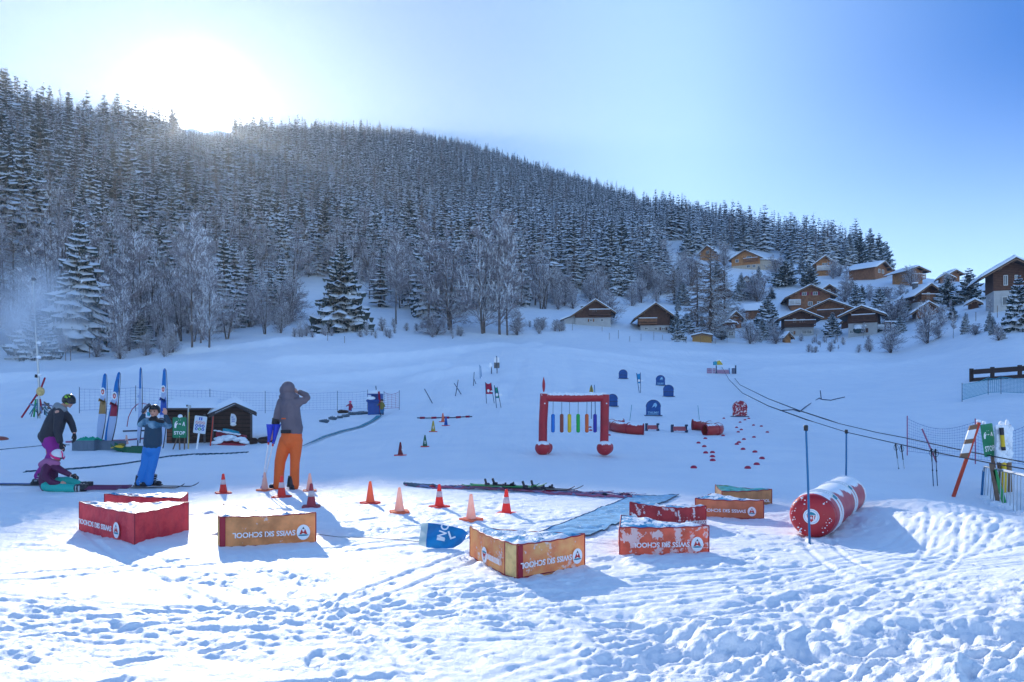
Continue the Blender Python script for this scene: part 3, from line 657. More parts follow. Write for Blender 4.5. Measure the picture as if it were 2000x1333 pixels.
# ------------------------------------------------------------------ trees that can be told apart
def hand_trees():
    PR = {}
    def proto(kind, i):
        k = (kind, i)
        if k in PR: return PR[k]
        if kind == 'spruce': r = (trunk_mb(9.6, .16, seed=i).mesh('t'), spruce_crown(10, 2.2, 300 + i, tiers=26, nb=9, seg=4, snow=(.85, .95, .7)[i], droop=(.45, .6, .5)[i], ragged=.05).mesh('c'), 2.2)
        elif kind == 'pine': r = (trunk_mb(8, .2, seed=i).mesh('t'), spruce_crown(10, 3.2, 330 + i, tiers=20, nb=11, seg=4, z0=.12, snow=(.55, .8, .4)[i], droop=.1, irr=.5, ragged=.15).mesh('c'), 3.2)
        elif kind == 'fat': r = (trunk_mb(9, .25, seed=i).mesh('t'), spruce_crown(10, 4.6, 350 + i, tiers=18, nb=12, seg=5, z0=.04, snow=1, droop=.45, irr=.3).mesh('c'), 4.6)
        elif kind == 'larch': r = (trunk_mb(9.8, .17, seed=i).mesh('t'), larch_crown(10, 2.4, 370 + i, 1.5).mesh('c'), 2.4)
        elif kind == 'bare':
            kw = (dict(h=10, w=3.0, r=.15, up=.8, arch=.15, dens=1.15), dict(h=10, w=3.4, r=.12, stems=3, up=.9, arch=.2, dens=1.0), dict(h=10, w=2.4, r=.10, stems=1, up=1.0, arch=.12, dens=1.2, first=.35))[i]
            a, b = bare_tree(seed=390 + i, trunkm='pale_bark', **kw); r = (a.mesh('t'), b.mesh('c'), 3.2)
        else:
            a, b = bare_tree(10, 4.2, 410 + i, r=.16, stems=6 + i, up=1.1, arch=.3, dens=.75, first=.05, fine=.05); r = (a.mesh('t'), b.mesh('c'), 5.5)
        PR[k] = r; return r
    NM = {'spruce': 'spruce_tree', 'pine': 'pine_tree', 'fat': 'fir_tree', 'larch': 'larch_tree', 'bare': 'bare_tree', 'shrub': 'shrub'}
    rn = random.Random(5); _n = [0]
    def put(kind, x, y, h, w, label, group=None, lean=0, name=None, cat=None):
        i = rn.randrange(3 if kind != 'shrub' else 2); tm, cm, pw = proto(kind, i); p = at(x, y); m = p.y / F; sz = h * m / 10; sx = w * m * .5 / pw
        if h * m < .4: return
        o = bpy.data.objects.new(name or NM[kind], None); COL.objects.link(o); o.location = p - Vector((0, 0, .05)); o.scale = (sx, sx, sz); o.rotation_euler = (0, R(lean), rn.uniform(0, 6.28))
        link('trunk' if kind != 'shrub' else 'stem', tm, o); link('crown' if kind != 'shrub' else 'twigs', cm, o)
        tag(o, label, cat or ('shrub' if kind == 'shrub' else 'tree'), group)
    # the great fir standing clear of the forest edge
    p = at(668, 646); m = p.y / F; h = 178 * m
    t = thing('fir_tree', 'big broad fir loaded with snow standing clear in front of the forest edge', 'tree', p - Vector((0, 0, .1)))
    trunk_mb(h * .96, .28, seed=3).build('trunk', t); spruce_crown(h, 60 * m, 77, tiers=26, nb=12, seg=6, z0=.03, snow=1.0, droop=.46, irr=.42).build('crown', t)
    L = 'bare snow lined trees along the forest edge'
    for a in [('spruce', 441, 580, 118, 48, 'narrow snow draped spruce alone in the gap left of the big fir'),
              ('fat', 72, 700, 95, 110, 'small snow buried fir in the mist beside the snow lance'),
              ('bare', 375, 678, 275, 150, 'pale trunked tree, tallest of the trio beside the gap left of the big fir'),
              ('bare', 392, 672, 240, 120, 'slim bare tree in the middle of the trio left of the big fir'),
              ('bare', 408, 678, 190, 90, 'crooked thin bare tree, rightmost of the trio left of the big fir'),
              ('bare', 185, 652, 210, 120, 'bare tree with a bent foot above the open snow at left'),
              ('bare', 256, 678, 250, 170, 'thick dark bare trunk rising over the small evergreen clump'),
              ('bare', 232, 700, 170, 100, 'short thick bare trunk standing lowest of the left trees'),
              ('spruce', 275, 680, 70, 60, 'stunted dark spruce between the thick trunks at left'),
              ('bare', 774, 634, 190, 120, 'dark bare tree just right of the big fir'),
              ('bare', 838, 642, 215, 170, 'wide crowned bare tree over the snowy bushes'),
              ('bare', 880, 645, 190, 150, 'bare tree behind the snowy bushes at mid forest edge'),
              ('bare', 945, 652, 230, 130, 'bare tree with a thick clean trunk, first of the three right of the bushes'),
              ('bare', 976, 654, 250, 120, 'tall bare tree, second of the three right of the bushes'),
              ('bare', 991, 655, 250, 140, 'tall bare tree, third of the three right of the bushes'),
              ('shrub', 850, 655, 40, 110, 'low snow covered bushes heaped under the bare trees'),
              ('shrub', 1010, 655, 50, 60, 'dark snowy bush at the foot of the three tall bare trees'),
              ('spruce', 1207, 578, 98, 34, 'slim snow covered spruce above the two lowest chalets'),
              ('spruce', 1232, 582, 80, 34, 'spruce close beside the slim snowy one'),
              ('spruce', 1268, 562, 92, 44, 'dense snowy spruce left of the open village slope'),
              ('spruce', 1287, 545, 84, 40, 'spruce on the edge of the open village slope'),
              ('shrub', 1190, 634, 64, 84, 'round bare tree full of snow hiding part of the lowest left chalet'),
              ('larch', 1317, 594, 78, 50, 'thin larch above the dark gabled chalet'),
              ('spruce', 1334, 596, 46, 40, 'little snowy spruce beside the thin larch'),
              ('larch', 1388, 668, 190, 110, 'great brown larch rising over the village'),
              ('larch', 1362, 640, 130, 70, 'brown larch leaning on the left of the great larch'),
              ('larch', 1415, 640, 135, 70, 'brown larch close on the right of the great larch'),
              ('fat', 1318, 648, 36, 40, 'dark snow dotted yew left of the ochre shed'),
              ('fat', 1341, 648, 38, 42, 'dark snow dotted yew next to the ochre shed'),
              ('spruce', 1448, 587, 55, 36, 'snowy spruce in front of the narrow white hut'),
              ('fat', 1499, 642, 66, 62, 'round fir buried in snow clumps in the middle of the village'),
              ('fat', 1626, 657, 48, 42, 'round snowy fir right of the white based chalet'),
              ('pine', 1580, 562, 52, 48, 'dark pine below the chalet with the long balcony'),
              ('pine', 1535, 560, 55, 56, 'snowy pine on the slope above the red shuttered chalet'),
              ('fat', 1672, 602, 50, 40, 'snowy fir, left of the pair above the dark gabled chalet'),
              ('fat', 1718, 606, 46, 44, 'snowy fir, right of the pair above the dark gabled chalet'),
              ('spruce', 1772, 608, 44, 28, 'small spruce in front of the snow roofed chalet with a white corner'),
              ('pine', 1852, 600, 62, 50, 'dark pine right of the snow roofed chalet'),
              ('pine', 1893, 592, 70, 62, 'big dark pine touching the large chalet at right'),
              ('fat', 1990, 648, 112, 70, 'tall hedge like conifer crusted with snow at the right edge'),
              ('spruce', 1660, 520, 66, 36, 'dark spruce, leftmost of the clump on the skyline'),
              ('pine', 1680, 522, 76, 40, 'dark pine, second of the clump on the skyline'),
              ('spruce', 1700, 524, 80, 40, 'tallest dark spruce of the clump on the skyline'),
              ('pine', 1716, 526, 72, 38, 'dark pine, fourth of the clump on the skyline'),
              ('pine', 1731, 528, 58, 34, 'dark pine, rightmost of the clump on the skyline'),
              ('spruce', 1743, 506, 26, 16, 'tiny spruce on the skyline left of the topmost roof'),
              ('bare', 1783, 520, 40, 30, 'bare tree on the skyline, shorter of the pair over the dark roofs'),
              ('bare', 1796, 520, 52, 30, 'bare tree on the skyline, taller of the pair over the dark roofs'),
              ('pine', 1819, 540, 48, 26, 'open pine on the skyline, first right of the bare pair'),
              ('pine', 1832, 540, 50, 28, 'open pine on the skyline, second right of the bare pair'),
              ('bare', 1853, 540, 48, 24, 'thin bare tree on the skyline above the small twin roofs'),
              ('pine', 1873, 545, 52, 30, 'open pine on the skyline, first right of the small twin roofs'),
              ('pine', 1886, 545, 50, 30, 'open pine on the skyline, second right of the small twin roofs'),
              ('pine', 1914, 548, 52, 34, 'open pine on the skyline close to the large chalet'),
              ('spruce', 1943, 530, 34, 22, 'pointed spruce behind the roof of the large chalet'),
              ('spruce', 1991, 525, 26, 16, 'tiny spruce behind the ridge of the large chalet'),
              ('spruce', 1585, 505, 62, 42, 'snowy spruce behind the chalet with the long balcony'),
              ('spruce', 1552, 508, 64, 42, 'snowy spruce right of the topmost big chalet'),
              ('spruce', 1612, 500, 52, 36, 'spruce right behind the chalet with the long balcony'),
              ('spruce', 1451, 492, 68, 36, 'dark spruce just behind the topmost big chalet'),
              ('spruce', 1345, 500, 72, 36, 'dark spruce at the left of the topmost gable'),
              ('shrub', 1780, 560, 40, 50, 'bare bush below the orange boarded chalet'),
              ('shrub', 1725, 590, 30, 80, 'bare snowy bushes between the firs and the snow roof'),
              ('shrub', 1740, 640, 54, 110, 'thicket of bare twigs over the lower right gable'),
              ('shrub', 1812, 672, 78, 84, 'large bare bush on the open slope below the gable'),
              ('bare', 1862, 662, 56, 30, 'slender young tree alone on the slope under the large chalet'),
              ('shrub', 1905, 655, 22, 40, 'low bush poking from snow under the large chalet'),
              ('shrub', 1740, 690, 56, 70, 'bare bush at the foot of the garden terrace'),
              ('shrub', 1698, 688, 26, 30, 'small bare bush left below the garden terrace'),
              ('shrub', 1465, 672, 46, 60, 'snowy shrub at the foot of the round fir'),
              ('shrub', 1515, 672, 30, 50, 'low snowy shrub beside the tiny brown hut'),
              ('shrub', 1480, 590, 56, 90, 'snow filled thicket above the long low house'),
              ('shrub', 1520, 545, 44, 70, 'bare thicket under the topmost big chalet'),
              ('shrub', 1445, 640, 40, 60, 'bushes in the yard left of the round fir'),
              ('shrub', 1395, 650, 60, 70, 'snow puffed bush at the foot of the great larch'),
              ('shrub', 1350, 560, 60, 80, 'snowy thicket left of the great larch'),
              ('shrub', 1650, 590, 44, 60, 'bush at the right of the dark little gable'),
              ('shrub', 1640, 540, 22, 50, 'small bushes below the sloping roofed house'),
              ('shrub', 1760, 585, 30, 40, 'bush left of the snow roofed chalet'),
              ('spruce', 1468, 460, 50, 30, 'spruce on the slope above the topmost big chalet'),
              ('shrub', 1253, 592, 44, 60, 'white puffed bush below the slim spruces')]:
        put(*a)
    for _ in range(400):
        x, y = rn.uniform(1300, 1965), rn.uniform(512, 668)
        if _n[0] >= 62: break
        if y < np.interp(x, [1300, 1500, 1700, 1960], [500, 512, 535, 545]) + 4 or any(abs(x - hx) < hw * .5 + 4 and ya - 3 < y < yb_ + 5 for hx, yb_, hw, ya in HOUSES): continue
        if sum(1 for hx, yb_, hw, ya in HOUSES if abs(x - hx) < hw * .4 and yb_ < y < yb_ + 30) and rn.random() < .8: continue
        _n[0] += 1; k = rn.choice(('spruce', 'fat', 'pine', 'bare', 'spruce', 'shrub')); h = rn.uniform(22, 48); put(k, x, y, h, h * {'spruce': .55, 'fat': .85, 'pine': .8, 'bare': .6, 'shrub': 1.0}[k], {'spruce': 'young snowy spruce growing between the chalets', 'fat': 'rounded conifer clotted with snow between the chalets', 'pine': 'small dark pine between the chalets', 'bare': 'bare garden tree between the chalets', 'shrub': 'snowy garden bush between the chalets'}[k], {'spruce': 'young spruces among the chalets', 'fat': 'rounded conifers among the chalets', 'pine': 'small pines among the chalets', 'bare': 'bare garden trees among the chalets', 'shrub': 'garden bushes among the chalets'}[k])
    # loose bushes and saplings in groups
    for (x0, x1, y0, y1, n, h0, h1, lab, grp) in [(415, 575, 585, 655, 26, 30, 90, 'snow dusted bush in the thicket left of the big fir', 'bushes left of the big fir'),
                                          (560, 650, 655, 662, 8, 12, 30, 'thin bush at the snow edge under the big fir', 'low bushes under the big fir'),
                                          (700, 900, 640, 664, 20, 10, 34, 'low bush on the snow edge right of the big fir', 'low bushes right of the big fir'),
                                          (1045, 1180, 560, 605, 26, 36, 70, 'white frosted bush above the lowest left chalet', 'frosted bushes above the lowest chalet'),
                                          (120, 350, 640, 704, 26, 20, 60, 'dry bush among the left trunks', 'bushes among the left trunks'),
                                          (1000, 1120, 640, 656, 9, 12, 28, 'little sapling in the snow left of the lowest chalet', 'saplings by the lowest chalet'),
                                          (1230, 1330, 545, 600, 12, 30, 60, 'frosted bush between the spruces above the dark gabled chalet', 'frosted bushes between the spruces'),
                                          (1560, 1720, 664, 692, 16, 8, 20, 'dry stalk bush along the village fence', 'stalks along the village fence')]:
        for _ in range(n):
            h = rn.uniform(h0, h1); put('shrub', rn.uniform(x0, x1), rn.uniform(y0, y1), h, h * rn.uniform(.7, 1.3), lab, grp)
# ------------------------------------------------------------------ chalets
mat('dark_wood', (.15, .065, .038), .75, var=.35, vscale=2.5, planks=.22, bump=.01, bscale=9)
mat('brown_wood', (.36, .15, .065), .7, var=.4, vscale=2, planks=.22, bump=.01, bscale=9)
mat('orange_wood', (.58, .25, .08), .65, var=.35, vscale=2, planks=.22, bump=.01, bscale=9)
mat('ochre_wood', (.50, .26, .07), .65, var=.2, vscale=2, planks=.2, bump=.01)
mat('plaster', (.46, .46, .46), .85, var=.12, vscale=2, bump=.004)
mat('beige_plaster', (.50, .42, .33), .85, var=.15, vscale=2)
mat('roof_board', (.05, .032, .026), .8, var=.3)
mat('fascia', (.30, .17, .10), .7, var=.3)
mat('glass', (.05, .06, .08), .12, spec=.8)
mat('window_frame', (.7, .7, .68), .5)
mat('red_shutter', (.25, .02, .05), .6)
mat('stone', (.20, .19, .18), .9, var=.5, vscale=3, bump=.03, bscale=5)
HOUSES = []
def chalet(name, label, x, yb, wpx, yeave, yapex, yfloor=None, rz=0, wood='brown_wood', base='plaster', depth=1.15, off=0.0, over=.9, bal=None, wins=(), chim=None, snowt=.34, ext=None, cat='house', group=None, door=None):
    HOUSES.append((x, yb, wpx, yapex)); p = at(x, yb + 2); m = p.y / F; Wd = wpx * m; c = math.cos(R(rz)); Wd = (Wd - 2 * over * .8) / (abs(c) + depth * abs(math.sin(R(rz))))
    he = (yb - yeave) * m; ha = (yb - yapex) * m; hb = (yb - yfloor) * m if yfloor else 0; Dp = Wd * depth
    az = math.atan2(x - 1000, F); t = thing(name, label, cat, p + Vector((math.sin(az) * Dp * .45, math.cos(az) * Dp * .45, -.15)), R(rz) - az, group)
    w = Wd / 2; slope = (ha - he) / (w + over); hw = he + slope * over                     # wall height at the wall line
    y0, y1 = -Dp / 2, Dp / 2
    xr = off * w
    def rz_at(xx): return ha - slope * abs(xx - xr) if xx <= xr else ha - slope * abs(xx - xr)
    b = MB(); b.prism([(-w, hb), (w, hb), (w, rz_at(w)), (xr, ha), (-w, rz_at(-w))], y0, y1, wood)
    b.build('wall', t)
    if hb:
        b = MB(); b.box((0, 0, hb / 2 - .6), (Wd - .12, Dp - .12, hb + 1.2), base); b.build('base_wall', t)
    else:
        b = MB(); b.box((0, 0, -.7), (Wd - .2, Dp - .2, 1.5), 'stone'); b.build('foundation', t)
    oy = over * 1.1; th = .16; b = MB(); sn = MB()
    for s in (-1, 1):
        xe = s * (w + over); ze = rz_at(xe)
        b.prism([(xr, ha + .03), (xe, ze + .03), (xe, ze + th), (xr, ha + th + .03)][::s], y0 - oy, y1 + oy, 'roof_board')
        n = 10; rn = random.Random(int(x) + s); rows = []
        for j in range(9):
            yy = (y0 - oy * 1.05) + (Dp + 2.1 * oy) * j / 8; row = []
            for i in range(n + 1):
                f = i / n; xx = xr + (xe * 1.02 - xr) * f; edge = 1 if (0 < j < 8 and i < n) else .35
                row.append((xx, yy, rz_at(xx) + th + .04 + snowt * edge * rn.uniform(.85, 1.1)))
            rows.append(row)
        vs = [q for r_ in rows for q in r_]; k = len(vs); nn = n + 1
        vs += [(q[0], q[1], rz_at(q[0]) + th + .035) for q in vs[:]]
        fs = []
        for j in range(8):
            for i in range(n):
                a = j * nn + i; f = [a, a + 1, a + nn + 1, a + nn]; fs.append(f if s > 0 else f[::-1])
        ring = [i for i in range(nn)] + [j * nn + n for j in range(1, 9)] + [8 * nn + i for i in range(n - 1, -1, -1)] + [j * nn for j in range(7, 0, -1)]
        for q in range(len(ring)):
            a, e = ring[q], ring[(q + 1) % len(ring)]; f = [a, a + k, e + k, e]; fs.append(f if s > 0 else f[::-1])
        sn.add(vs, fs, 'soft_snow', True)
        b.prism([(xr, ha - .12), (xe, ze - .12), (xe, ze + .028), (xr, ha + .028)][::s], y0 - oy - .03, y0 - oy + .05, 'fascia')
    rf = b.build('roof', t); sn.build('roof_snow', rf)
    # rafters and purlins under the eaves
    b = MB()
    for f in (-.75, 0, .75):
        xx = xr + f * w; b.box((xx, y0 - oy * .45, rz_at(xx) - .16), (.16, oy * .95, .2), 'fascia')
    b.build('purlins', t)
    for wi in wins:
        fx, fz, fw, fh = wi[:4]; cx = fx * w; cz = fz * ha; ww = fw * m; hh = fh * m
        b = MB(); fr = .07
        for dx, dz, sx, sz in ((0, hh / 2, ww, fr), (0, -hh / 2, ww, fr), (-ww / 2, 0, fr, hh + fr), (ww / 2, 0, fr, hh + fr), (0, 0, fr * .7, hh)): b.box((cx + dx, y0 - .04, cz + dz), (sx, .09, sz), 'window_frame')
        f = b.build('window', t); g = MB(); g.box((cx, y0 - .02, cz), (ww - .02, .03, hh - .02), 'glass'); g.build('pane', f)
        if len(wi) > 4:
            for s in (-1, 1):
                g = MB(); g.box((cx + s * (ww * .5 + ww * .28), y0 - .05, cz), (ww * .46, .05, hh * 1.05), wi[4]); g.build('shutter', t)
    if door:
        g = MB(); g.box((door[0] * w, y0 - .03, door[2] * m / 2), (door[1] * m, .07, door[2] * m), door[3] if len(door) > 3 else 'dark_wood'); g.build('door', t)
    if bal:
        f0, f1, zb = bal[:3]; b = MB(); bd = 1.1; xa, xb = f0 * w, f1 * w; zz = zb * ha; wm = bal[3] if len(bal) > 3 else 'brown_wood'
        b.box(((xa + xb) / 2, y0 - bd / 2 - .01, zz), (xb - xa, bd, .14), wm); bo = b.build('balcony', t)
        b = MB(); 
        for q in range(3): b.box(((xa + xb) / 2, y0 - bd, zz + .3 + .28 * q), (xb - xa, .05, .17), wm)
        k = max(2, int((xb - xa) / 1.6))
        for q in range(k + 1): b.box((xa + .05 + (xb - xa - .1) * q / k, y0 - bd + .06, zz + .5), (.09, .07, 1.0), wm)
        for xx in (xa + .03, xb - .03): b.box((xx, y0 - bd / 2 - .03, zz + .86), (.05, bd - .12, .12), wm)
        b.build('railing', bo); b = MB(); b.box(((xa + xb) / 2, y0 - bd, zz + 1.08), (xb - xa + .05, .16, .14), 'soft_snow', bev=.05); b.build('rail_snow', bo)
    if chim:
        b = MB(); cx, cy = chim; b.box((cx * w, cy * Dp / 2, rz_at(cx * w) + .6), (.7, .7, 1.6), 'stone'); co = b.build('chimney', rf)
        b = MB(); b.box((cx * w, cy * Dp / 2, rz_at(cx * w) + 1.5), (.85, .85, .22), 'soft_snow', bev=.08); b.build('chimney_snow', rf)
    if ext:   # lean-to wing: side, width px, top row, eave row
        sd, we, yt, ye = ext; ew = we * m; z1 = (yb - yt) * m; z2 = (yb - ye) * m; s = sd
        xa = s * (w + .02); xb = s * (w + ew); b = MB(); zz = z2
        b.prism([(xa, -1), (xb, -1), (xb, z2), (xa, z1)][::s], y0 + .4, y1 - .6, base if hb else wood); b.build('side_wing', t)
        b = MB(); xo = s * (w + ew + .7); dz = (z1 - z2) / ew * .7
        b.prism([(xa, z1 + .02), (xo, z2 - dz + .02), (xo, z2 - dz + .18), (xa, z1 + .18)][::s], y0 + .1, y1, 'roof_board')
        r2 = b.build('wing_roof', t); b = MB(); b.prism([(xa, z1 + .19), (xo, z2 - dz + .19), (xo, z2 - dz + .45), (xa, z1 + .5)][::s], y0 + .05, y1, 'soft_snow'); b.build('wing_snow', r2)
    return t
chalet('chalet', 'dark chalet half hidden by a round bare tree, lowest at the left', 1158, 634, 84, 614, 585, 618, wood='dark_wood', off=.15, bal=(-.2, .95, .42, 'dark_wood'), wins=((-.1, .22, 6, 5, 'brown_wood'), (.5, .22, 5, 5), (.1, .62, 7, 5)), ext=(-1, 22, 613, 621), chim=(-.6, .3))
chalet('chalet', 'dark gabled chalet with white base and slatted balcony at its left corner', 1276, 645, 84, 622, 592, 633, wood='dark_wood', over=1.3, bal=(-1.15, .1, .28, 'brown_wood'), wins=((-.6, .11, 6, 4), (.05, .1, 6, 5), (.55, .1, 7, 5, 'dark_wood')), rz=6)
chalet('garden_shed', 'low ochre plank shed at the foot of the great larch', 1371, 667, 40, 654, 650, None, wood='ochre_wood', depth=.7, over=.2, snowt=.25, cat='shed')
chalet('chalet', 'topmost left chalet, brown gable above the larch crown', 1388, 508, 48, 496, 479, None, wood='orange_wood', rz=-18, wins=((0, .6, 6, 5),), ext=(1, 14, 497, 500))
chalet('chalet', 'big orange brown chalet highest on the slope with a flat roofed wing', 1464, 524, 76, 505, 487, 515, wood='orange_wood', rz=-14, bal=(-.1, .9, .40), wins=((.25, .60, 9, 7), (-.6, .5, 6, 6), (.2, .15, 6, 5), (.6, .15, 6, 5)), ext=(1, 26, 508, 511), base='beige_plaster')
chalet('chalet', 'small gabled chalet with a long white balcony under the spruces', 1607, 537, 48, 517, 500, None, wood='orange_wood', bal=(-1.0, 1.25, .30, 'window_frame'), wins=((-.1, .62, 5, 4), (.2, .62, 5, 4)), rz=10, over=1.1)
chalet('hut', 'narrow white sided hut with a brown door above the long low house', 1460, 563, 18, 545, 538, None, wood='plaster', rz=-12, over=.4, depth=1.4, snowt=.2, door=(.3, 8, 16, 'dark_wood'), cat='hut')
chalet('chalet', 'brown roofed cabin showing behind the larch crowns', 1414, 582, 44, 570, 556, None, wood='dark_wood', rz=-15, wins=((.3, .4, 5, 5),))
chalet('long_house', 'long low house with a single snow slope roof and brown front', 1474, 624, 46, 605, 592, None, wood='brown_wood', rz=84, depth=2.2, base='beige_plaster', wins=((0, .45, 8, 6), (.6, .4, 5, 5)), over=.8)
chalet('chalet', 'dark little gable behind the red shuttered chalet', 1617, 576, 36, 568, 555, None, wood='dark_wood', rz=8, wins=((0, .5, 5, 4),))
chalet('chalet', 'wide brown chalet with two red shutters and a white right side', 1577, 603, 100, 581, 557, None, wood='brown_wood', rz=7, over=1.3, bal=(-1.1, -.5, .22, 'window_frame'), wins=((-.3, .68, 8, 6, 'red_shutter'), (.25, .68, 8, 6, 'red_shutter'), (.0, .26, 8, 7), (.45, .26, 7, 7)), chim=(.3, .2))
chalet('chalet', 'broad brown chalet right of the white based one, no windows shown', 1624, 621, 100, 607, 585, None, wood='brown_wood', rz=-4, over=1.4, bal=(-.6, .7, .22, 'dark_wood'), wins=((.6, .35, 5, 4),))
chalet('chalet', 'dark brown chalet with white ground floor right of the round fir', 1557, 655, 84, 623, 605, 637, wood='dark_wood', rz=8, over=1.4, bal=(-1.1, 1.05, .40, 'dark_wood'), wins=((-.35, .63, 5, 7), (.2, .6, 9, 7), (-.6, .15, 8, 6, 'brown_wood'), (.5, .17, 18, 7)))
chalet('cottage', 'white walled cottage under the larches with one window', 1423, 659, 34, 633, 626, 634, wood='dark_wood', rz=10, over=.5, wins=((.2, .30, 9, 8),), bal=(-1, 1.1, .62, 'dark_wood'))
chalet('chalet', 'brown gable peeping over the white walled cottage', 1430, 640, 46, 626, 608, None, wood='brown_wood', rz=20, over=.8)
chalet('hut', 'tiny brown hut at the snow edge below the round fir', 1536, 668, 24, 660, 648, None, wood='orange_wood', over=.5, snowt=.2, cat='hut', rz=25)
chalet('chalet', 'long house with one sloping snow roof and a row of windows near the skyline', 1695, 545, 80, 524, 510, None, wood='brown_wood', rz=62, depth=1.1, over=1.0, base='beige_plaster', wins=((-.3, .5, 7, 7), (.3, .5, 7, 7)))
chalet('hut', 'small gable squeezed between the two skyline houses', 1733, 535, 26, 528, 518, None, wood='orange_wood', rz=0, over=.5, cat='hut', snowt=.25)
chalet('chalet', 'dark chalet topmost on the skyline', 1755, 518, 44, 509, 500, None, wood='dark_wood', rz=30, over=.8)
chalet('chalet', 'dark sloping roof on the skyline right of the topmost chalet', 1776, 526, 42, 518, 508, None, wood='dark_wood', rz=-20, over=.8)
chalet('chalet', 'orange boarded chalet with a snowy balcony near the skyline', 1772, 555, 68, 531, 521, None, wood='orange_wood', rz=40, over=1.2, bal=(-.9, 1.0, .35, 'brown_wood'), wins=((.4, .55, 6, 5),))
chalet('chalet', 'chalet with a broad snow roof, dark gable and white corner panel', 1798, 602, 78, 580, 556, 588, wood='dark_wood', rz=28, over=1.3, bal=(-.9, 1.1, .36, 'brown_wood'), wins=((.1, .55, 5, 14),), chim=(-.5, .1), depth=1.3)
chalet('chalet', 'low brown gable behind the twig thicket, lower right of the village', 1808, 618, 66, 612, 590, None, wood='brown_wood', rz=10, over=1.0)
chalet('chalet', 'dark chalet with white ground floor and shuttered window left of the garden terrace', 1688, 654, 84, 617, 598, 628, wood='dark_wood', rz=-6, over=1.4, bal=(-.7, .9, .52, 'dark_wood'), wins=((0, .20, 10, 8, 'dark_wood'), (-.75, .17, 5, 7)))
chalet('cabin', 'small cabin on the skyline, upper of the twin roofs', 1858, 548, 38, 536, 527, None, wood='brown_wood', rz=30, over=.8, cat='cabin')
chalet('cabin', 'small cabin on the skyline, lower of the twin roofs', 1846, 552, 34, 544, 534, None, wood='brown_wood', rz=8, over=.8, cat='cabin')
chalet('chalet', 'large chalet at the right edge with deep eaves and a white base', 1968, 604, 118, 543, 508, 564, wood='dark_wood', rz=12, over=1.8, wins=((-.25, .20, 18, 16), (-.35, .62, 6, 19), (.2, .68, 4, 6)), snowt=.5)
chalet('well_house', 'little open hut with a snow cap left of the large chalet', 1901, 602, 28, 593, 585, None, wood='dark_wood', over=.5, rz=10, cat='hut', snowt=.35)
chalet('cabin', 'brown cabin half buried at the right of the broad brown chalet', 1652, 640, 26, 632, 622, None, wood='dark_wood', over=.6, cat='cabin')

hand_trees()
# ------------------------------------------------------------------ lettering
_TX = {}
def text_mesh(s, bold=False):
    if (s, bold) in _TX: return _TX[(s, bold)]
    cu = bpy.data.curves.new('t', 'FONT'); cu.body = s; cu.size = 1; cu.extrude = .012; cu.align_x = 'LEFT'; cu.resolution_u = 3
    if bold: cu.offset = .022
    o = bpy.data.objects.new('t', cu); COL.objects.link(o); bpy.context.view_layer.update()
    me = bpy.data.meshes.new_from_object(o.evaluated_get(bpy.context.evaluated_depsgraph_get()))
    v = [tuple(p.co) for p in me.vertices]; f = [list(p.vertices) for p in me.polygons]
    xs = [p[0] for p in v]; ys = [p[1] for p in v]; x0, x1, y0, y1 = min(xs), max(xs), min(ys), max(ys)
    v = [(p[0] - (x0 + x1) / 2, p[1] - (y0 + y1) / 2, p[2]) for p in v]
    bpy.data.objects.remove(o); bpy.data.meshes.remove(me); bpy.data.curves.remove(cu)
    _TX[(s, bold)] = (v, f, x1 - x0, y1 - y0); return _TX[(s, bold)]
def plane_T(c, xdir, zdir=(0, 0, 1), out=0.0):
    """frame with local x along xdir, local y along zdir, local z out of the face"""
    x = Vector(xdir).normalized(); z = Vector(zdir); n = x.cross(z).normalized(); u = n.cross(x).normalized() * 1
    M = Matrix((x, u, n)).transposed().to_4x4(); M.translation = Vector(c) + n * out; return M
def put_text(b, s, T, w=None, h=None, m='white_print', rot=0, bold=False):
    v, f, W_, H_ = text_mesh(s, bold); k = (w / W_) if w else 1; ky = (h / H_) if h else k
    if not w: k = ky
    Q = T @ Matrix.Rotation(R(rot), 4, 'Z'); b.add([Q @ Vector((p[0] * k, p[1] * ky, p[2] * .12)) for p in v], f, m)
def disc(b, T, rx, ry, m, n=20, z0=0, z1=.002, x=0, y=0):
    vs = [T @ Vector((x + rx * math.cos(6.2832 * i / n), y + ry * math.sin(6.2832 * i / n), z)) for z in (z0, z1) for i in range(n)]
    b.add(vs, [[n + i for i in range(n)]] + [[i, (i + 1) % n, n + (i + 1) % n, n + i] for i in range(n)], m)
def poly(b, T, pts, m, z0=0, z1=.002):
    n = len(pts); vs = [T @ Vector((p[0], p[1], z)) for z in (z0, z1) for p in pts]
    b.add(vs, [[n + i for i in range(n)]] + [[i, (i + 1) % n, n + (i + 1) % n, n + i] for i in range(n)], m)
def rrect(w, h, r, n=4):
    P = []
    for cx, cy, a0 in ((w - r, h - r, 0), (-w + r, h - r, 90), (-w + r, -h + r, 180), (w - r, -h + r, 270)):
        for i in range(n + 1): a = R(a0 + 90 * i / n); P.append((cx + r * math.cos(a), cy + r * math.sin(a)))
    return P
mat('white_print', (.82, .82, .84), .5); mat('teal_print', (.01, .22, .30), .5); mat('blue_print', (.02, .09, .42), .5); mat('red_print', (.55, .03, .03), .5)
mat('green_print', (.02, .30, .08), .5); mat('dark_print', (.03, .03, .04), .6)
mat('red_canvas', (.88, .085, .10), .55, col2=(.66, .04, .07), var=.30, vscale=6, bump=.03, bscale=9, trans=.25); mat('orange_canvas', (.95, .47, .20), .55, var=.35, vscale=5, frost=.30, bump=.025, bscale=9, trans=.42)
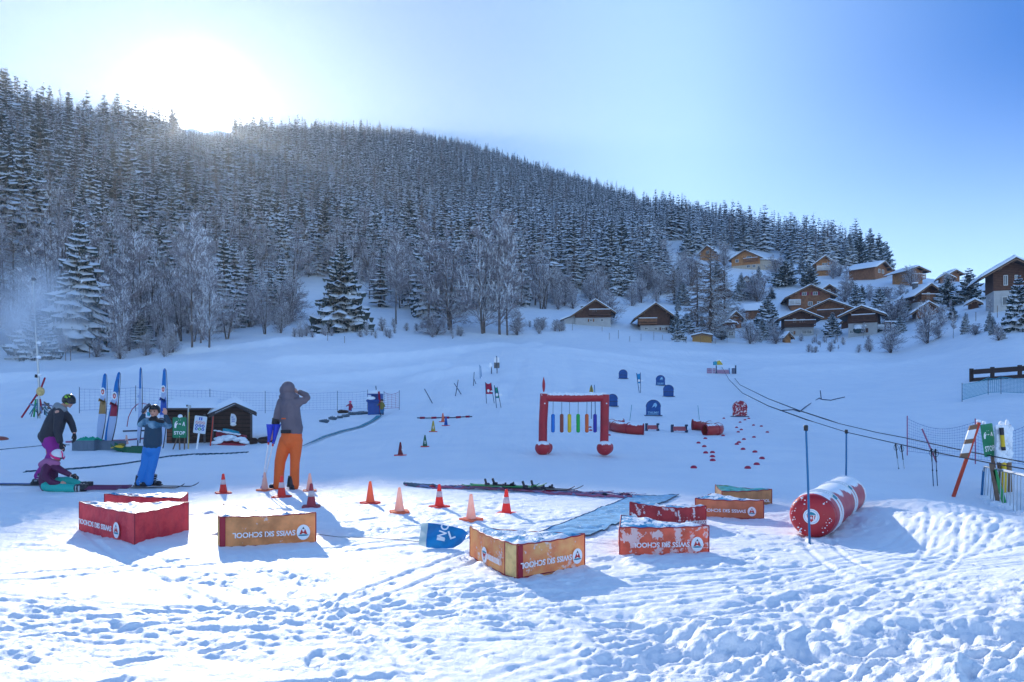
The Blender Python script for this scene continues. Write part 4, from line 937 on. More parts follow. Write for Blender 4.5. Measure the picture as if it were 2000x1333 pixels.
mat('yellow_canvas', (.96, .58, .24), .55, var=.45, vscale=6, col2=(.90, .34, .16), frost=.50, bump=.025, bscale=9, trans=.42); mat('frosted_red_canvas', (.92, .22, .13), .55, var=.3, frost=.80, bump=.006, bscale=14, trans=.42)
mat('frosted_dark_canvas', (.50, .05, .06), .55, var=.3, frost=.62, bump=.006, bscale=14, trans=.25); mat('brick_canvas', (.80, .27, .13), .55, var=.25, bump=.005, bscale=14, trans=.25)
mat('tan_canvas', (.66, .36, .16), .55, var=.3, bump=.005, bscale=14, trans=.25); mat('cream_canvas', (.88, .62, .25), .55, var=.35, vscale=9, frost=.2, bump=.008, bscale=20, trans=.15)
mat('piping', (.30, .01, .03), .5); mat('top_print', (.03, .25, .52), .5, var=.6, vscale=3, col2=(.72, .62, .12), frost=.8, fscale=2.2, bump=.01, bscale=12)
mat('green_top', (.05, .40, .42), .5, var=.7, vscale=5, col2=(.02, .18, .04), frost=.35, fscale=3); mat('snow_top', (.04, .30, .55), .5, var=.5, vscale=3, frost=1.15, fscale=2.5, bump=.02, bscale=9)
# ------------------------------------------------------------------ wedge shaped foam blocks
def block(label, tops, h, m, mtop='snow_top', texts=(), cut=None, seed=0):
    """tops: photo pixels of the three top corners, counter clockwise seen from above starting front left"""
    P = [Vector(((x - 1000) / F * ((EYE - h) * F / (y - HY)), (EYE - h) * F / (y - HY), 0)) for x, y in tops]
    c = sum(P, Vector()) / 3; c.z = 0; zb = Z(c.x, c.y) - .035; t = thing('foam_block', label, 'foam block', (c.x, c.y, zb)); Q = [p - c for p in P]
    if cut is not None:
        k, q = cut; A = Q[k]; B0 = Q[k - 1]; B1 = Q[(k + 1) % 3]; Q = Q[:k] + [A + (B0 - A).normalized() * q, A + (B1 - A).normalized() * q * .25] + Q[k + 1:]
    n = len(Q); hh = h + .03; rn = random.Random(seed); ph = [rn.uniform(0, 6) for _ in range(9)]
    b = MB(); pp = MB(); faces = []
    rim = []
    for i in range(n):
        A, B = Q[i], Q[(i + 1) % n]; L = (B - A).length; nn = (B - A).normalized().cross(Vector((0, 0, 1))); nu = max(4, int(L / .04)); nv = 8; vs = []
        for u in range(nu + 1):
            f = u / nu; base = A.lerp(B, f); sag = .014 * math.sin(math.pi * f) * min(1, L / .8)
            for v in range(nv + 1):
                g = v / nv; k = math.sin(math.pi * g) * math.sin(math.pi * min(1, max(0, f)))
                bul = .016 * k + .008 * k * math.sin(9 * f * L * 3 + ph[i] + 3 * g) + .005 * k * math.sin(23 * f * L + 5 * g + ph[i + 1])
                vs.append(base + nn * bul + Vector((0, 0, g * (hh - sag + .004 * math.sin(31 * f + ph[i])))))
            if u < nu: rim.append(vs[-1].copy())
        fs = [[u * (nv + 1) + v, (u + 1) * (nv + 1) + v, (u + 1) * (nv + 1) + v + 1, u * (nv + 1) + v + 1] for u in range(nu) for v in range(nv)]
        cm = 'cream_canvas' if (cut is not None and i == cut[0]) else m
        b.add(vs, fs, cm, True); pp.tube([vs[u * (nv + 1) + nv] + Vector((0, 0, .003)) for u in range(nu + 1)], .006, 'piping', 6)
        pp.tube([vs[u * (nv + 1)] + Vector((0, 0, .02)) for u in range(nu + 1)], .006, 'piping', 6); pp.tube([A, A + Vector((0, 0, hh))], .006, 'piping', 6)
        if cut is not None and i == (cut[0] + 1) % n: pp.box(A + (B - A).normalized() * .03 + nn * .012 + Vector((0, 0, hh / 2)), (.05, .008, hh * .96), 'piping', rot=(0, 0, math.atan2((B - A).y, (B - A).x)))
    b.build('side_panel', t); pp.build('piping', t)
    # sunken top sheet carrying snow
    tp = MB(); K = 7; C0 = sum(rim, Vector()) / len(rim); vs = []; N_ = len(rim)
    for k in range(K):
        f = 1 - k / K
        for q in rim:
            p = C0.lerp(q, f); p.z = (q.z * f + C0.z * (1 - f)) - .012 * (1 - f) + (.012 + .012 * math.sin(p.x * 17 + ph[0]) * math.cos(p.y * 21 + ph[1]) + .008 * math.sin(p.x * 43 + p.y * 31)) * (0 if k == 0 else 1); vs.append(p)
    vs.append(C0); fs = [[k * N_ + j, k * N_ + (j + 1) % N_, (k + 1) * N_ + (j + 1) % N_, (k + 1) * N_ + j] for k in range(K - 1) for j in range(N_)] + [[(K - 1) * N_ + j, (K - 1) * N_ + (j + 1) % N_, K * N_] for j in range(N_)]
    tp.add(vs, fs, mtop, True); tp.build('top_panel', t)
    for (i, fl, f0, f1, hz) in texts:
        A, B = Q[i], Q[(i + 1) % n]; d = (B - A); L = d.length; lt = MB(); em = MB(); s = -1 if fl else 1
        lw = (f1 - f0) * L; cc = A.lerp(B, (f0 + f1) / 2) + Vector((0, 0, hh * hz)); T = plane_T(cc, d, out=.034); put_text(lt, 'SWISS SKI SCHOOL', T, w=lw, h=hh * .17, rot=180 if fl else 0, bold=True); lt.build('lettering', t)
        fe = f1 + .085 if fl else f0 - .085; T = plane_T(A.lerp(B, fe) + Vector((0, 0, hh * hz)), d, out=.0335) @ Matrix.Rotation(math.pi if fl else 0, 4, 'Z')
        r = min(.062 * hh / .3, .075 * L); disc(em, T, r, r * 1.18, 'white_print'); disc(em, T, r * .80, r * .12, 'teal_print', z0=.002, z1=.004, y=r * .45)
        poly(em, T, [(-.6 * r, .3 * r), (-.25 * r, -.5 * r), (0, .12 * r), (.25 * r, -.5 * r), (.6 * r, .3 * r), (.3 * r, .3 * r), (0, -.1 * r), (-.3 * r, .3 * r)], 'red_print', .002, .004); poly(em, T, [(-.18 * r, -.5 * r), (.18 * r, -.5 * r), (0, -.85 * r)], 'dark_print', .002, .004); em.build('emblem', t)
    return t
block('red foam block at the far left, larger of the two red ones, lettering upside down', [(155, 981), (263, 1004), (368, 981)], .33, 'red_canvas', texts=[(0, 1, .05, .66, .42)], seed=1)
block('red foam block half hidden behind the larger red one at far left', [(204, 964), (353, 972), (367, 961)], .33, 'red_canvas', seed=2)
block('orange foam block with a cream corner, between the red blocks and the blue banner', [(425, 1010), (617, 1001.5), (436, 985)], .31, 'orange_canvas', texts=[(1, 1, .13, .78, .42)], cut=(0, .09), seed=3)
block('yellow orange foam block in front, nearest of all with a bulging cream corner', [(918, 1031), (1002, 1068), (1142, 1046)], .28, 'yellow_canvas', texts=[(2, 1, .02, .76, .42), (0, 0, .62, .95, .40)], cut=(1, .17), seed=4)
block('bright red foam block thickly frosted, beside the end of the mat', [(1210, 1031), (1384.6, 1028), (1213, 1007)], .27, 'frosted_red_canvas', texts=[(0, 1, .14, .77, .42)], seed=5)
block('dark red frosted foam block with upright lettering behind the bright red one', [(1230, 981), (1323, 992.5), (1379, 988)], .25, 'frosted_dark_canvas', 'snow_top', texts=[(0, 0, .22, .97, .32), (1, 0, .35, .98, .34)], seed=6)
block('brick orange foam block without frost, behind the dark red one', [(1358, 976), (1491.7, 980), (1388, 967)], .225, 'brick_canvas', texts=[(0, 1, .06, .74, .45)], seed=7)
block('tan foam block with a green and blue top, farthest back of all', [(1410, 958.5), (1507.5, 954.6), (1397, 945.6)], .235, 'tan_canvas', 'green_top', texts=[(0, 0, .28, .93, .42)], seed=8)
# ------------------------------------------------------------------ cones
mat('cone_red', (.90, .10, .08), .45, trans=.55); mat('cone_band', (.85, .80, .82), .35, trans=.4); mat('cone_pale', (.92, .56, .46), .5, var=.25, vscale=4, col2=(.90, .74, .68), trans=.6); mat('cone_orange', (.92, .26, .13), .5, trans=.5); mat('cone_dull', (.42, .05, .07), .5, trans=.15)  # last colour: the striped cone's red with the man's shadow painted in
for k_, c_ in dict(dark_red=(.20, .01, .02), green=(.01, .13, .06), yellow=(.50, .36, .02), blue=(.01, .10, .42), orange=(.55, .10, .04)).items(): mat('plastic_' + k_, c_, .45, trans=.25)
def make_cone(label, x, y, h, kind, group=None):
    p = at(x, y); t = thing('traffic_cone', label, 'traffic cone', p, random.Random(x).uniform(0, 1.5), group)
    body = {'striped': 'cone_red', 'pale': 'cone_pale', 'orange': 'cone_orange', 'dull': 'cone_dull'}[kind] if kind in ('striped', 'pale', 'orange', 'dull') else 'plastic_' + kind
    s = h; r0 = .20 * s; r1 = .055 * s; b = MB()
    def rr(z): return r0 + (r1 - r0) * z
    b.lathe([(r0 * 1.04, .03 * s), (r0, .06 * s), (rr(.95), .95 * s), (rr(.97) * .9, .985 * s), (rr(1) * .55, s)], body, 18); b.build('cone', t)
    b = MB(); base = 'cone_orange' if kind == 'pale' else ('cone_red' if kind in ('dark_red', 'green', 'yellow', 'blue', 'orange') else body)
    b.prism([(p_[0], p_[1]) for p_ in rrect(.37 * s, .37 * s, .12 * s)], -.02, .045 * s, base, T=Matrix.Rotation(R(90), 4, 'X') @ Matrix.Scale(-1, 4, (0, 1, 0)))
    bo = b.build('base', t)
    if kind in ('striped', 'dull'):
        b = MB(); b.lathe([(rr(.45) + .003, .45 * s), (rr(.70) + .003, .70 * s)], 'cone_band', 18); b.build('band', t)
    if kind in ('dark_red', 'green', 'yellow'):
        b = MB(); T = plane_T((0, -rr(.4) - .004, .42 * s), (1, 0, 0), (0, .25, 1)); disc(b, T, .05 * s, .07 * s, 'white_print'); disc(b, T, .04 * s, .04 * s, 'white_print', y=-.15 * s); disc(b, T, .025 * s, .03 * s, 'white_print', y=.13 * s); b.build('figure_print', t)
    return t
for a in [('striped cone at the far left end of the cone row', 436, 964, .32, 'striped'), ('pale faded cone directly behind the crutch tips', 517, 959, .30, 'pale'), ('striped cone just in front of the man with crutches', 550, 971, .34, 'striped'),
          ('pale faded cone right of the man behind the dull one', 605, 960, .30, 'pale'), ('dull dark striped cone standing in the man\'s shadow', 608, 990, .34, 'dull'), ('plain orange cone right of the man\'s shadow', 723, 982, .33, 'orange'),
          ('pale faded cone next right of the plain orange one', 780, 1001, .34, 'pale'), ('striped cone at the end of the rolled net', 858, 990, .33, 'striped'), ('pale faded cone behind the blue banner, nearest of the row', 920, 1018, .33, 'pale'), ('striped cone at the right end of the row behind the yellow block', 989, 1003, .34, 'striped')]: make_cone(*a)
for a in [('small dark red cone with white figures on the shaded slope', 782, 892, .36, 'dark_red'), ('small green cone with white figures on the shaded slope', 830, 875, .36, 'green'), ('small yellow cone on the shaded slope', 846, 847, .44, 'yellow'),
          ('small orange red cone farthest up the shaded slope', 865, 825, .44, 'orange'), ('small blue cone beside the farthest orange one', 871, 830, .44, 'blue')]: make_cone(*a)
# ------------------------------------------------------------------ coloured gate
mat('red_vinyl', (.42, .015, .03), .38, var=.2, vscale=3, bump=.004, bscale=7); mat('red_vinyl_snow', (.42, .02, .03), .38, snow=.55, frost=.12, fscale=6); mat('snow_cap', (.85, .88, .92), .8, bump=.01)
mat('cord', (.02, .025, .04), .8); mat('wood_post', (.25, .16, .10), .8, var=.3); mat('galvanised', (.42, .45, .48), .35, metal=.7); mat('black_plastic', (.015, .016, .02), .45)
for k_, c_ in dict(blue=(.01, .16, .55), brown=(.28, .06, .04), yellow=(.72, .48, .02), green=(.01, .38, .06), orange=(.65, .12, .03), navy=(.03, .03, .32)).items(): mat('roll_' + k_, c_, .5)
def gate():
    d = 19.2; c = ground(1120, d); t = thing('inflatable_gate', 'red padded gate with round feet and six coloured hanging rolls', 'gate', c); m = d / F
    xl, xr_ = -60 * m, 60 * m
    b = MB(); b.tube([(xl, 0, .22), (xl + .01, 0, .9), (xl + .05, 0, 1.64)], [.115, .115, .12], 'red_vinyl', 16); b.build('post', t)
    b = MB(); b.tube([(xr_, 0, .22), (xr_ + .01, 0, .9), (xr_ + .02, 0, 1.62)], [.115, .115, .12], 'red_vinyl', 16); b.build('post', t)
    b = MB(); b.tube([(xl - .04, 0, 1.55), (0, 0, 1.53), (xr_ + .08, 0, 1.545)], [.115, .12, .115], 'red_vinyl_snow', 16); bo = b.build('crossbar', t)
    b = MB(); rn = random.Random(4); 
    for i in range(26): b.ball((xl + (xr_ - xl) * i / 25 + rn.uniform(-.03, .03), rn.uniform(-.03, .03), 1.645 + rn.uniform(-.02, .012)), rn.uniform(.045, .08), 'snow_cap', 8, 6, sc=(1, 1, .45))
    b.build('snow', bo)
    for xx in (xl, xr_):
        for k, (dx, dy) in enumerate(((0, -.06), (.07, .22))):
            b = MB(); b.ball((xx + dx, dy, .19), .21, 'red_vinyl_snow', 20, 14, sc=(1, 1, .95)); b.build('foot_ball', t)
        b = MB(); b.ball((xx + .05, -.12, 1.38), .02, 'snow_cap', 8, 6); b.build('valve', t)
    for x, col in zip((1080, 1097, 1112, 1129, 1146, 1162), ('blue', 'brown', 'yellow', 'green', 'orange', 'navy')):
        xx = (x - 1120) * m; b = MB(); b.lathe([(.02, .60), (.048, .62), (.05, .66), (.05, 1.05), (.045, 1.08), (.015, 1.10)], 'roll_' + col, 14, c=(xx, -.02, 0)); r = b.build('hanging_roll', t)
        b = MB(); b.tube([(xx, -.02, 1.09), (xx + .004, -.02, 1.45)], .006, 'cord', 5); b.build('cord', r)
gate()
def pole(label, x0, y0, x1, y1, d, r=.012, m='cord', name='marker_pole', cat='pole', group=None, extra=None):
    if d >= 34: d = at(x1, y1).y
    a = pix(x0, y0, d); g = ground(x1, d) if y1 is None else pix(x1, y1, d); g0 = g - (a - g).normalized() * .15
    b = MB(); b.tube([g0 - g, (a - g) * .5 + Vector((.004, 0, 0)), a - g], [r, r * .95, r * .85], m, 8)
    if extra:
        t = thing(name, label, cat, g, 0, group); b.build('shaft', t); extra(t, a - g); return t
    o = b.build(name); o.location = g; return tag(o, label, cat, group)
mat('pole_blue', (.01, .13, .30), .4); mat('pole_teal', (.02, .22, .26), .45); mat('pole_dark', (.02, .04, .09), .5); mat('pole_red', (.55, .05, .02), .5); mat('cloth_red', (.50, .02, .07), .7, var=.2, trans=.42); mat('cloth_green', (.05, .45, .16), .7, var=.5, col2=(.02, .16, .35), trans=.42); mat('cloth_yellow', (.42, .30, .04), .7, trans=.42); mat('cloth_blue', (.03, .32, .60), .7, trans=.42)
def topflag(m, w, h, bend=0.):
    def f(t, a):
        b = MB(); vs = []
        for i in range(9):
            g = i / 8; ww = w * math.sin(math.pi * (.12 + .85 * g)) ; vs += [a + Vector((-ww + bend * g, 0, -h * (1 - g))), a + Vector((ww + bend * g, .01, -h * (1 - g)))]
        b.add(vs, [[2 * i, 2 * i + 1, 2 * i + 3, 2 * i + 2] for i in range(8)], m); b.build('pennant', t)
    return f
pole('red pennant on a pole rising behind the left post of the gate', 1062, 737, 1061, 800, 24, .012, 'pole_red', 'pennant_pole', 'pennant', extra=topflag('cloth_red', .05, .5))
pole('yellow pennant on a pole rising behind the gate crossbar', 1155, 752, 1155, 810, 24, .012, 'pole_dark', 'pennant_pole', 'pennant', extra=topflag('cloth_yellow', .07, .45))
pole('thin blue pole just right of the yellow pennant', 1161, 752, 1163, 815, 24, .014, 'pole_blue')
# ------------------------------------------------------------------ arched signs
mat('sign_blue', (.008, .075, .28), .55, var=.25, vscale=4); mat('sign_red', (.30, .01, .03), .55, frost=.75, fscale=9); mat('pale_print', (.25, .48, .66), .6)
def arch_sign(label, x, y, w, h, txt=False, m='sign_blue'):
    p = at(x, y); s = p.y / F; W_ = w * s / 2; H_ = h * s; t = thing('arch_sign', label, 'sign', p, random.Random(x).uniform(-.12, .12)); P = [(-W_ * 1.0, 0), (W_ * 1.0, 0)] + [(W_ * math.cos(R(a)) * 1.0, H_ - W_ * .95 + W_ * .95 * math.sin(R(a))) for a in range(0, 181, 15)]
    b = MB(); b.prism(P, -.02, .02, m); b.build('panel', t); b = MB(); b.box((0, 0, .02), (W_ * 2.45, .22, .05), 'pole_dark', bev=.01); b.build('foot', t)
    b = MB()
    for a in range(0, 180, 12):
        q0 = (W_ * math.cos(R(a)), H_ - W_ * .95 + W_ * .95 * math.sin(R(a))); q1 = (W_ * math.cos(R(a + 12)), H_ - W_ * .95 + W_ * .95 * math.sin(R(a + 12))); b.tube([(q0[0], 0, q0[1]), (q1[0], 0, q1[1])], .024, m if m == 'sign_red' else 'pole_dark', 6)
    b.build('hoop', t)
    if txt:
        b = MB(); T = plane_T((0, -.022, H_ * .20), (1, 0, 0)); put_text(b, 'THUMY', T, w=W_ * 1.55, h=H_ * .15, m='pale_print', bold=True); poly(b, T, [(-W_ * .85, -H_ * .16), (W_ * .7, -H_ * .16), (W_ * .7, -H_ * .12), (-W_ * .85, -H_ * .12)], 'pale_print'); b.build('lettering', t)
        b = MB(); T = plane_T((W_ * .15, -.022, H_ * .62), (1, 0, 0)); poly(b, T, [(-.35 * W_, -.1 * H_), (-.05 * W_, .18 * H_), (.2 * W_, .2 * H_), (.38 * W_, .06 * H_), (.15 * W_, -.12 * H_), (.05 * W_, .0)], 'pale_print'); b.build('print', t)
    elif m == 'sign_blue':
        b = MB(); b.box((0, -.026, H_ * .42), (W_ * 2.1, .01, .045), 'pole_dark'); b.build('strap', t)
arch_sign('blue arched sign highest on the slope, with a plain back strap', 1217, 741, 17, 18)
arch_sign('small blue arched sign with lettering, left above the plain backed pair', 1290, 755, 18, 20, True)
arch_sign('plain backed blue arched sign just below the small lettered one', 1305.5, 774, 20, 23)
arch_sign('plain backed blue arched sign half behind the right gate post', 1196, 793, 20, 24)
arch_sign('largest blue arched sign with lettering between the two red tubes', 1276, 812, 28, 31, True)
arch_sign('dark red arched sign covered with frost at the right of the course', 1445, 815, 28, 31, m='sign_red')
# ------------------------------------------------------------------ red tubes, rollers, discs
mat('tube_red', (.38, .03, .03), .4, snow=.72, fscale=4, frost=.1); mat('tube_inside', (.30, .04, .03), .7); mat('roller_red', (.55, .14, .16), .6, frost=.25, fscale=12)
def utube(label, x, y, wpx, mir):
    p = at(x, y - 1); s = p.y / F; w = wpx * s; r = .235; t = thing('tube_tunnel', label, 'tunnel', p); pts = []; k = -1 if mir else 1
    for i in range(15):
        f = i / 14; a = R(-75 + 235 * f)  # hook shape open towards the front inside
        pts.append((k * (-w * .10 - (w * .36) * math.sin(a + R(0)) * (1 if f > .0 else 1)), .45 - .62 * math.cos(a) * .9 if True else 0, r * .92))
    q = [(k * w * .46, -.42, r * .92), (k * w * .16, -.38, r * .92), (-k * w * .16, -.26, r * .93), (-k * w * .36, .0, r * .95), (-k * w * .40, .35, r * .97), (-k * w * .28, .68, r), (-k * w * .06, .85, r * 1.02), (k * w * .18, .86, r * 1.04)]
    q = [(a, b_ * 2.5, Z(p.x + a, p.y + b_ * 2.5) - p.z + c_) for a, b_, c_ in q]; P = []
    for i in range(len(q) - 1):
        for j in range(4): P.append(Vector(q[i]).lerp(Vector(q[i + 1]), j / 4))
    P.append(Vector(q[-1])); 
    for _ in range(3): P = [P[0]] + [(P[i - 1] + P[i] * 2 + P[i + 1]) / 4 for i in range(1, len(P) - 1)] + [P[-1]]
    b = MB(); b.tube(P, r, 'tube_red', 18, cap=False); b.build('tube', t); b = MB(); b.tube(P, r - .02, 'tube_inside', 18, cap=False); b.build('lining', t)
    for i in (0, 6, 12, 18, len(P) - 1):
        i2 = min(i, len(P) - 2); b = MB(); T = (P[i2 + 1] - P[i2]).to_track_quat('Z', 'Y').to_matrix().to_4x4(); T.translation = P[min(i, len(P) - 1)]; pr = [(r + .012, -.02), (r + .018, 0), (r + .012, .02), (r - .03, .02), (r - .03, -.02), (r + .012, -.02)]
        n = 18; vs = [T @ Vector((a_ * math.cos(6.2832 * j / n), a_ * math.sin(6.2832 * j / n), z_)) for a_, z_ in pr for j in range(n)]; b.add(vs, [[u * n + j, u * n + (j + 1) % n, (u + 1) * n + (j + 1) % n, (u + 1) * n + j] for u in range(5) for j in range(n)], 'piping', True); b.build('ring', t)
utube('curled red crawl tube at the left, open end to the right', 1222, 846, 56, False); utube('curled red crawl tube at the right, open end to the left', 1386, 848, 48, True)
def roller(label, x, y, wpx, dark):
    p = at(x, y); s = p.y / F; w = wpx * s; t = thing('roller', label, 'roller', p); b = MB()
    for i in range(7 if not dark else 5): b.tube([(-w * .42, -.12 + .04 * i, .04 + .045 * (i if i < 4 else 6 - i) + .05), (w * .42, -.12 + .04 * i, .09 + .045 * (i if i < 4 else 6 - i))], .026, 'roller_red', 8)
    b.build('bars', t)
    for k in (-1, 1): b = MB(); b.box((k * w * .46, 0, .16), (.05, .26, .34), 'pole_dark', bev=.015); b.box((k * w * .46, -.1, .05), (.11, .08, .1), 'pole_dark'); b.box((k * w * .46, -.1, .3), (.11, .08, .08), 'pole_dark'); b.build('end_frame', t)
roller('short red roller frame left of the paler one', 1273, 842, 24, True); roller('pale red roller frame nearer the right tube', 1326, 845, 30, False)
_dm = MB(); _dm.lathe([(.11, -.02), (.11, .004), (.095, .03), (.06, .055), (.03, .062), (.012, .05)], mat('disc_red', (.42, .02, .06), .5), 14); _dm = _dm.mesh('marker_disc')
for x, y in [(610, 550), (615, 575), (1655, 472), (1850, 475), (1820, 485), (1782, 497), (1887, 523), (1948, 533), (1755, 542), (1792, 565), (1767, 578), (1650, 603), (1995, 582), (1890, 612), (1510, 623), (1812, 633), (1773, 656), (1457, 660), (1757, 675), (1502, 690), (1805, 708), (1513, 735), (1566, 732), (1898, 727), (1566, 762), (1953, 770), (1568, 793), (1912, 820), (1842, 852), (1420, 858), (757, 607)]:
    p = at(1000 + x / 4, 700 + y / 4); o = link('marker_disc', _dm); o.location = p + Vector((0, 0, .012)); o.scale = (.68, .68, .8); tag(o, 'small red marker disc lying on the snow of the course', 'marker disc', 'red marker discs on the snow')
# ------------------------------------------------------------------ poles and slalom gates on the piste
pole('thin green pole leaning over the left red tube', 1234, 791, 1230, 822, 34, .014, 'pole_teal'); pole('thin green pole standing at the right red tube', 1363, 792, 1366, 822, 34, .014, 'pole_teal')
for a in [('dark slalom pole lying at a slant, lowest of the slalom poles', 829, 760, 845, 789, 58), ('upright slalom pole of the crossed pair', 895, 742, 889, 777, 64), ('slanting slalom pole of the crossed pair', 887, 749, 903, 774, 64), ('upright slalom pole above the crossed pair', 926, 727, 924.5, 760, 70), ('short slanting slalom pole next to the upright one', 926, 741, 931, 755, 70), ('blue slalom pole, left of the close pair highest on the piste', 937, 713, 938, 742, 78)]: pole(*a, r=.03, m='pole_dark' if 'blue' not in a[0] else 'pole_blue', name='slalom_pole')
pole('blue slalom pole, right of the close pair highest on the piste', 939, 715, 940.5, 738, 78, .025, 'pole_blue', 'slalom_pole')
def slalom_flag(label, pts, legs, d, m):
    d = at(*legs[0]).y; g = at(*legs[0]); t = thing('slalom_flag', label, 'slalom gate', g); b = MB(); Q = [pix(x, y, d) - g for x, y in pts]
    n = 6; vs = []
    for i in range(n + 1):
        for j in range(n + 1):
            u, v = i / n, j / n; p = Q[0].lerp(Q[1], u).lerp(Q[3].lerp(Q[2], u), v); p.z += -.10 * math.sin(math.pi * u) * (1 - v); p.y += .05 * math.sin(6 * u + 3 * v); vs.append(p)
    b.add(vs, [[i * (n + 1) + j, (i + 1) * (n + 1) + j, (i + 1) * (n + 1) + j + 1, i * (n + 1) + j + 1] for i in range(n) for j in range(n)], m, True); b.build('panel', t)
    for (xa, ya), (xb, yb) in zip((pts[0], pts[1]), legs): b = MB(); b.tube([pix(xa, ya, d) - g, pix(xb, yb, d) - g - Vector((0, 0, .1))], .022, 'pole_dark', 6); b.build('pole', t)
    b = MB(); cc = Q[3].lerp(Q[2], .35) + Vector((0, -.06, .2)); disc(b, plane_T(cc, (1, 0, 0)), .08, .1, 'white_print'); disc(b, plane_T(cc + Vector((.22, 0, -.03)), (1, 0, 0)), .1, .05, 'white_print'); b.build('print', t)
slalom_flag('slalom gate with a dark red cloth panel between two poles', [(948, 747), (959, 747.5), (962, 770), (949.5, 770)], [(950.5, 792), (966, 790)], 56, 'cloth_red'); slalom_flag('narrow green slalom gate with two slanting poles', [(965.5, 753), (971, 756), (974.5, 778), (968.5, 778)], [(970.5, 802), (980, 801)], 52, 'cloth_green')
slalom_flag('narrow blue flag on two thin poles among the arched signs', [(1243, 729), (1251, 728), (1251, 749), (1246, 749)], [(1249, 768), (1251, 769)], 60, 'cloth_blue')
def board_sign():
    d = at(971, 731).y; g = ground(971, d); t = thing('notice_board', 'two panel notice board seen from behind on the upper piste', 'sign', g); s = d / F
    b = MB(); b.tube([(0, 0, -.1), (-.05, 0, 34 * s)], .05, 'pole_dark', 6); b.build('post', t)
    for z, w, m in ((25.5 * s, .45, 'galvanised'), (15.5 * s, .5, 'stone')): b = MB(); b.box((-.03, -.06, z), (w, .03, 11 * s), 'white_print' if m == 'galvanised' else m); b.box((-.03, -.08, z), (.06, .02, 11 * s), 'pole_dark'); b.build('panel', t)
    g = ground(960, d); t = thing('sign_post', 'low post with a snow crusted round sign left of the notice board', 'sign', g); b = MB(); b.tube([(0, 0, -.1), (0, 0, 16 * s)], .05, 'pole_dark', 6); b.build('post', t); b = MB(); b.ball((-.1, 0, 16.5 * s), .22, 'snow_cap', 10, 8, sc=(.8, .4, 1.1)); b.build('snow_crust', t)
board_sign()
b = MB(); P_ = [at(x, y) + Vector((0, 0, .05)) for x, y in ((815, 818), (835, 818.5), (860, 818), (885, 817.5), (905, 816), (922, 816))]; b.tube(P_, .03, 'pole_dark', 5)
for i, p in enumerate(P_[:-1]): q = P_[i + 1]; b.tube([p.lerp(q, .3), p.lerp(q, .7)], .07, 'cloth_red', 6)
tag(b.build('rope'), 'rope with dark red floats lying across the piste behind the small cones', 'rope')
b = MB(); a_ = pix(1602, 763, 50); g_ = pix(1606, 790, 50); b.tube([g_ - Vector((0, 0, .2)), a_], .03, 'pole_dark', 6); o_ = b.build('marker_pole'); tag(o_, 'thin slanting pole in the untouched snow below the village', 'pole')
b = MB(); b.tube([at(x, y) + Vector((0, 0, .03)) for x, y in ((1524, 806), (1550, 804), (1562, 808), (1575, 798), (1600, 780))] + [at(x, y) + Vector((0, 0, .03)) for x, y in ((1606, 784), (1622, 786), (1650, 778))], .03, 'pole_dark', 5); tag(b.build('rope'), 'loose dark cord trailing in the snow from the slanting pole', 'rope')
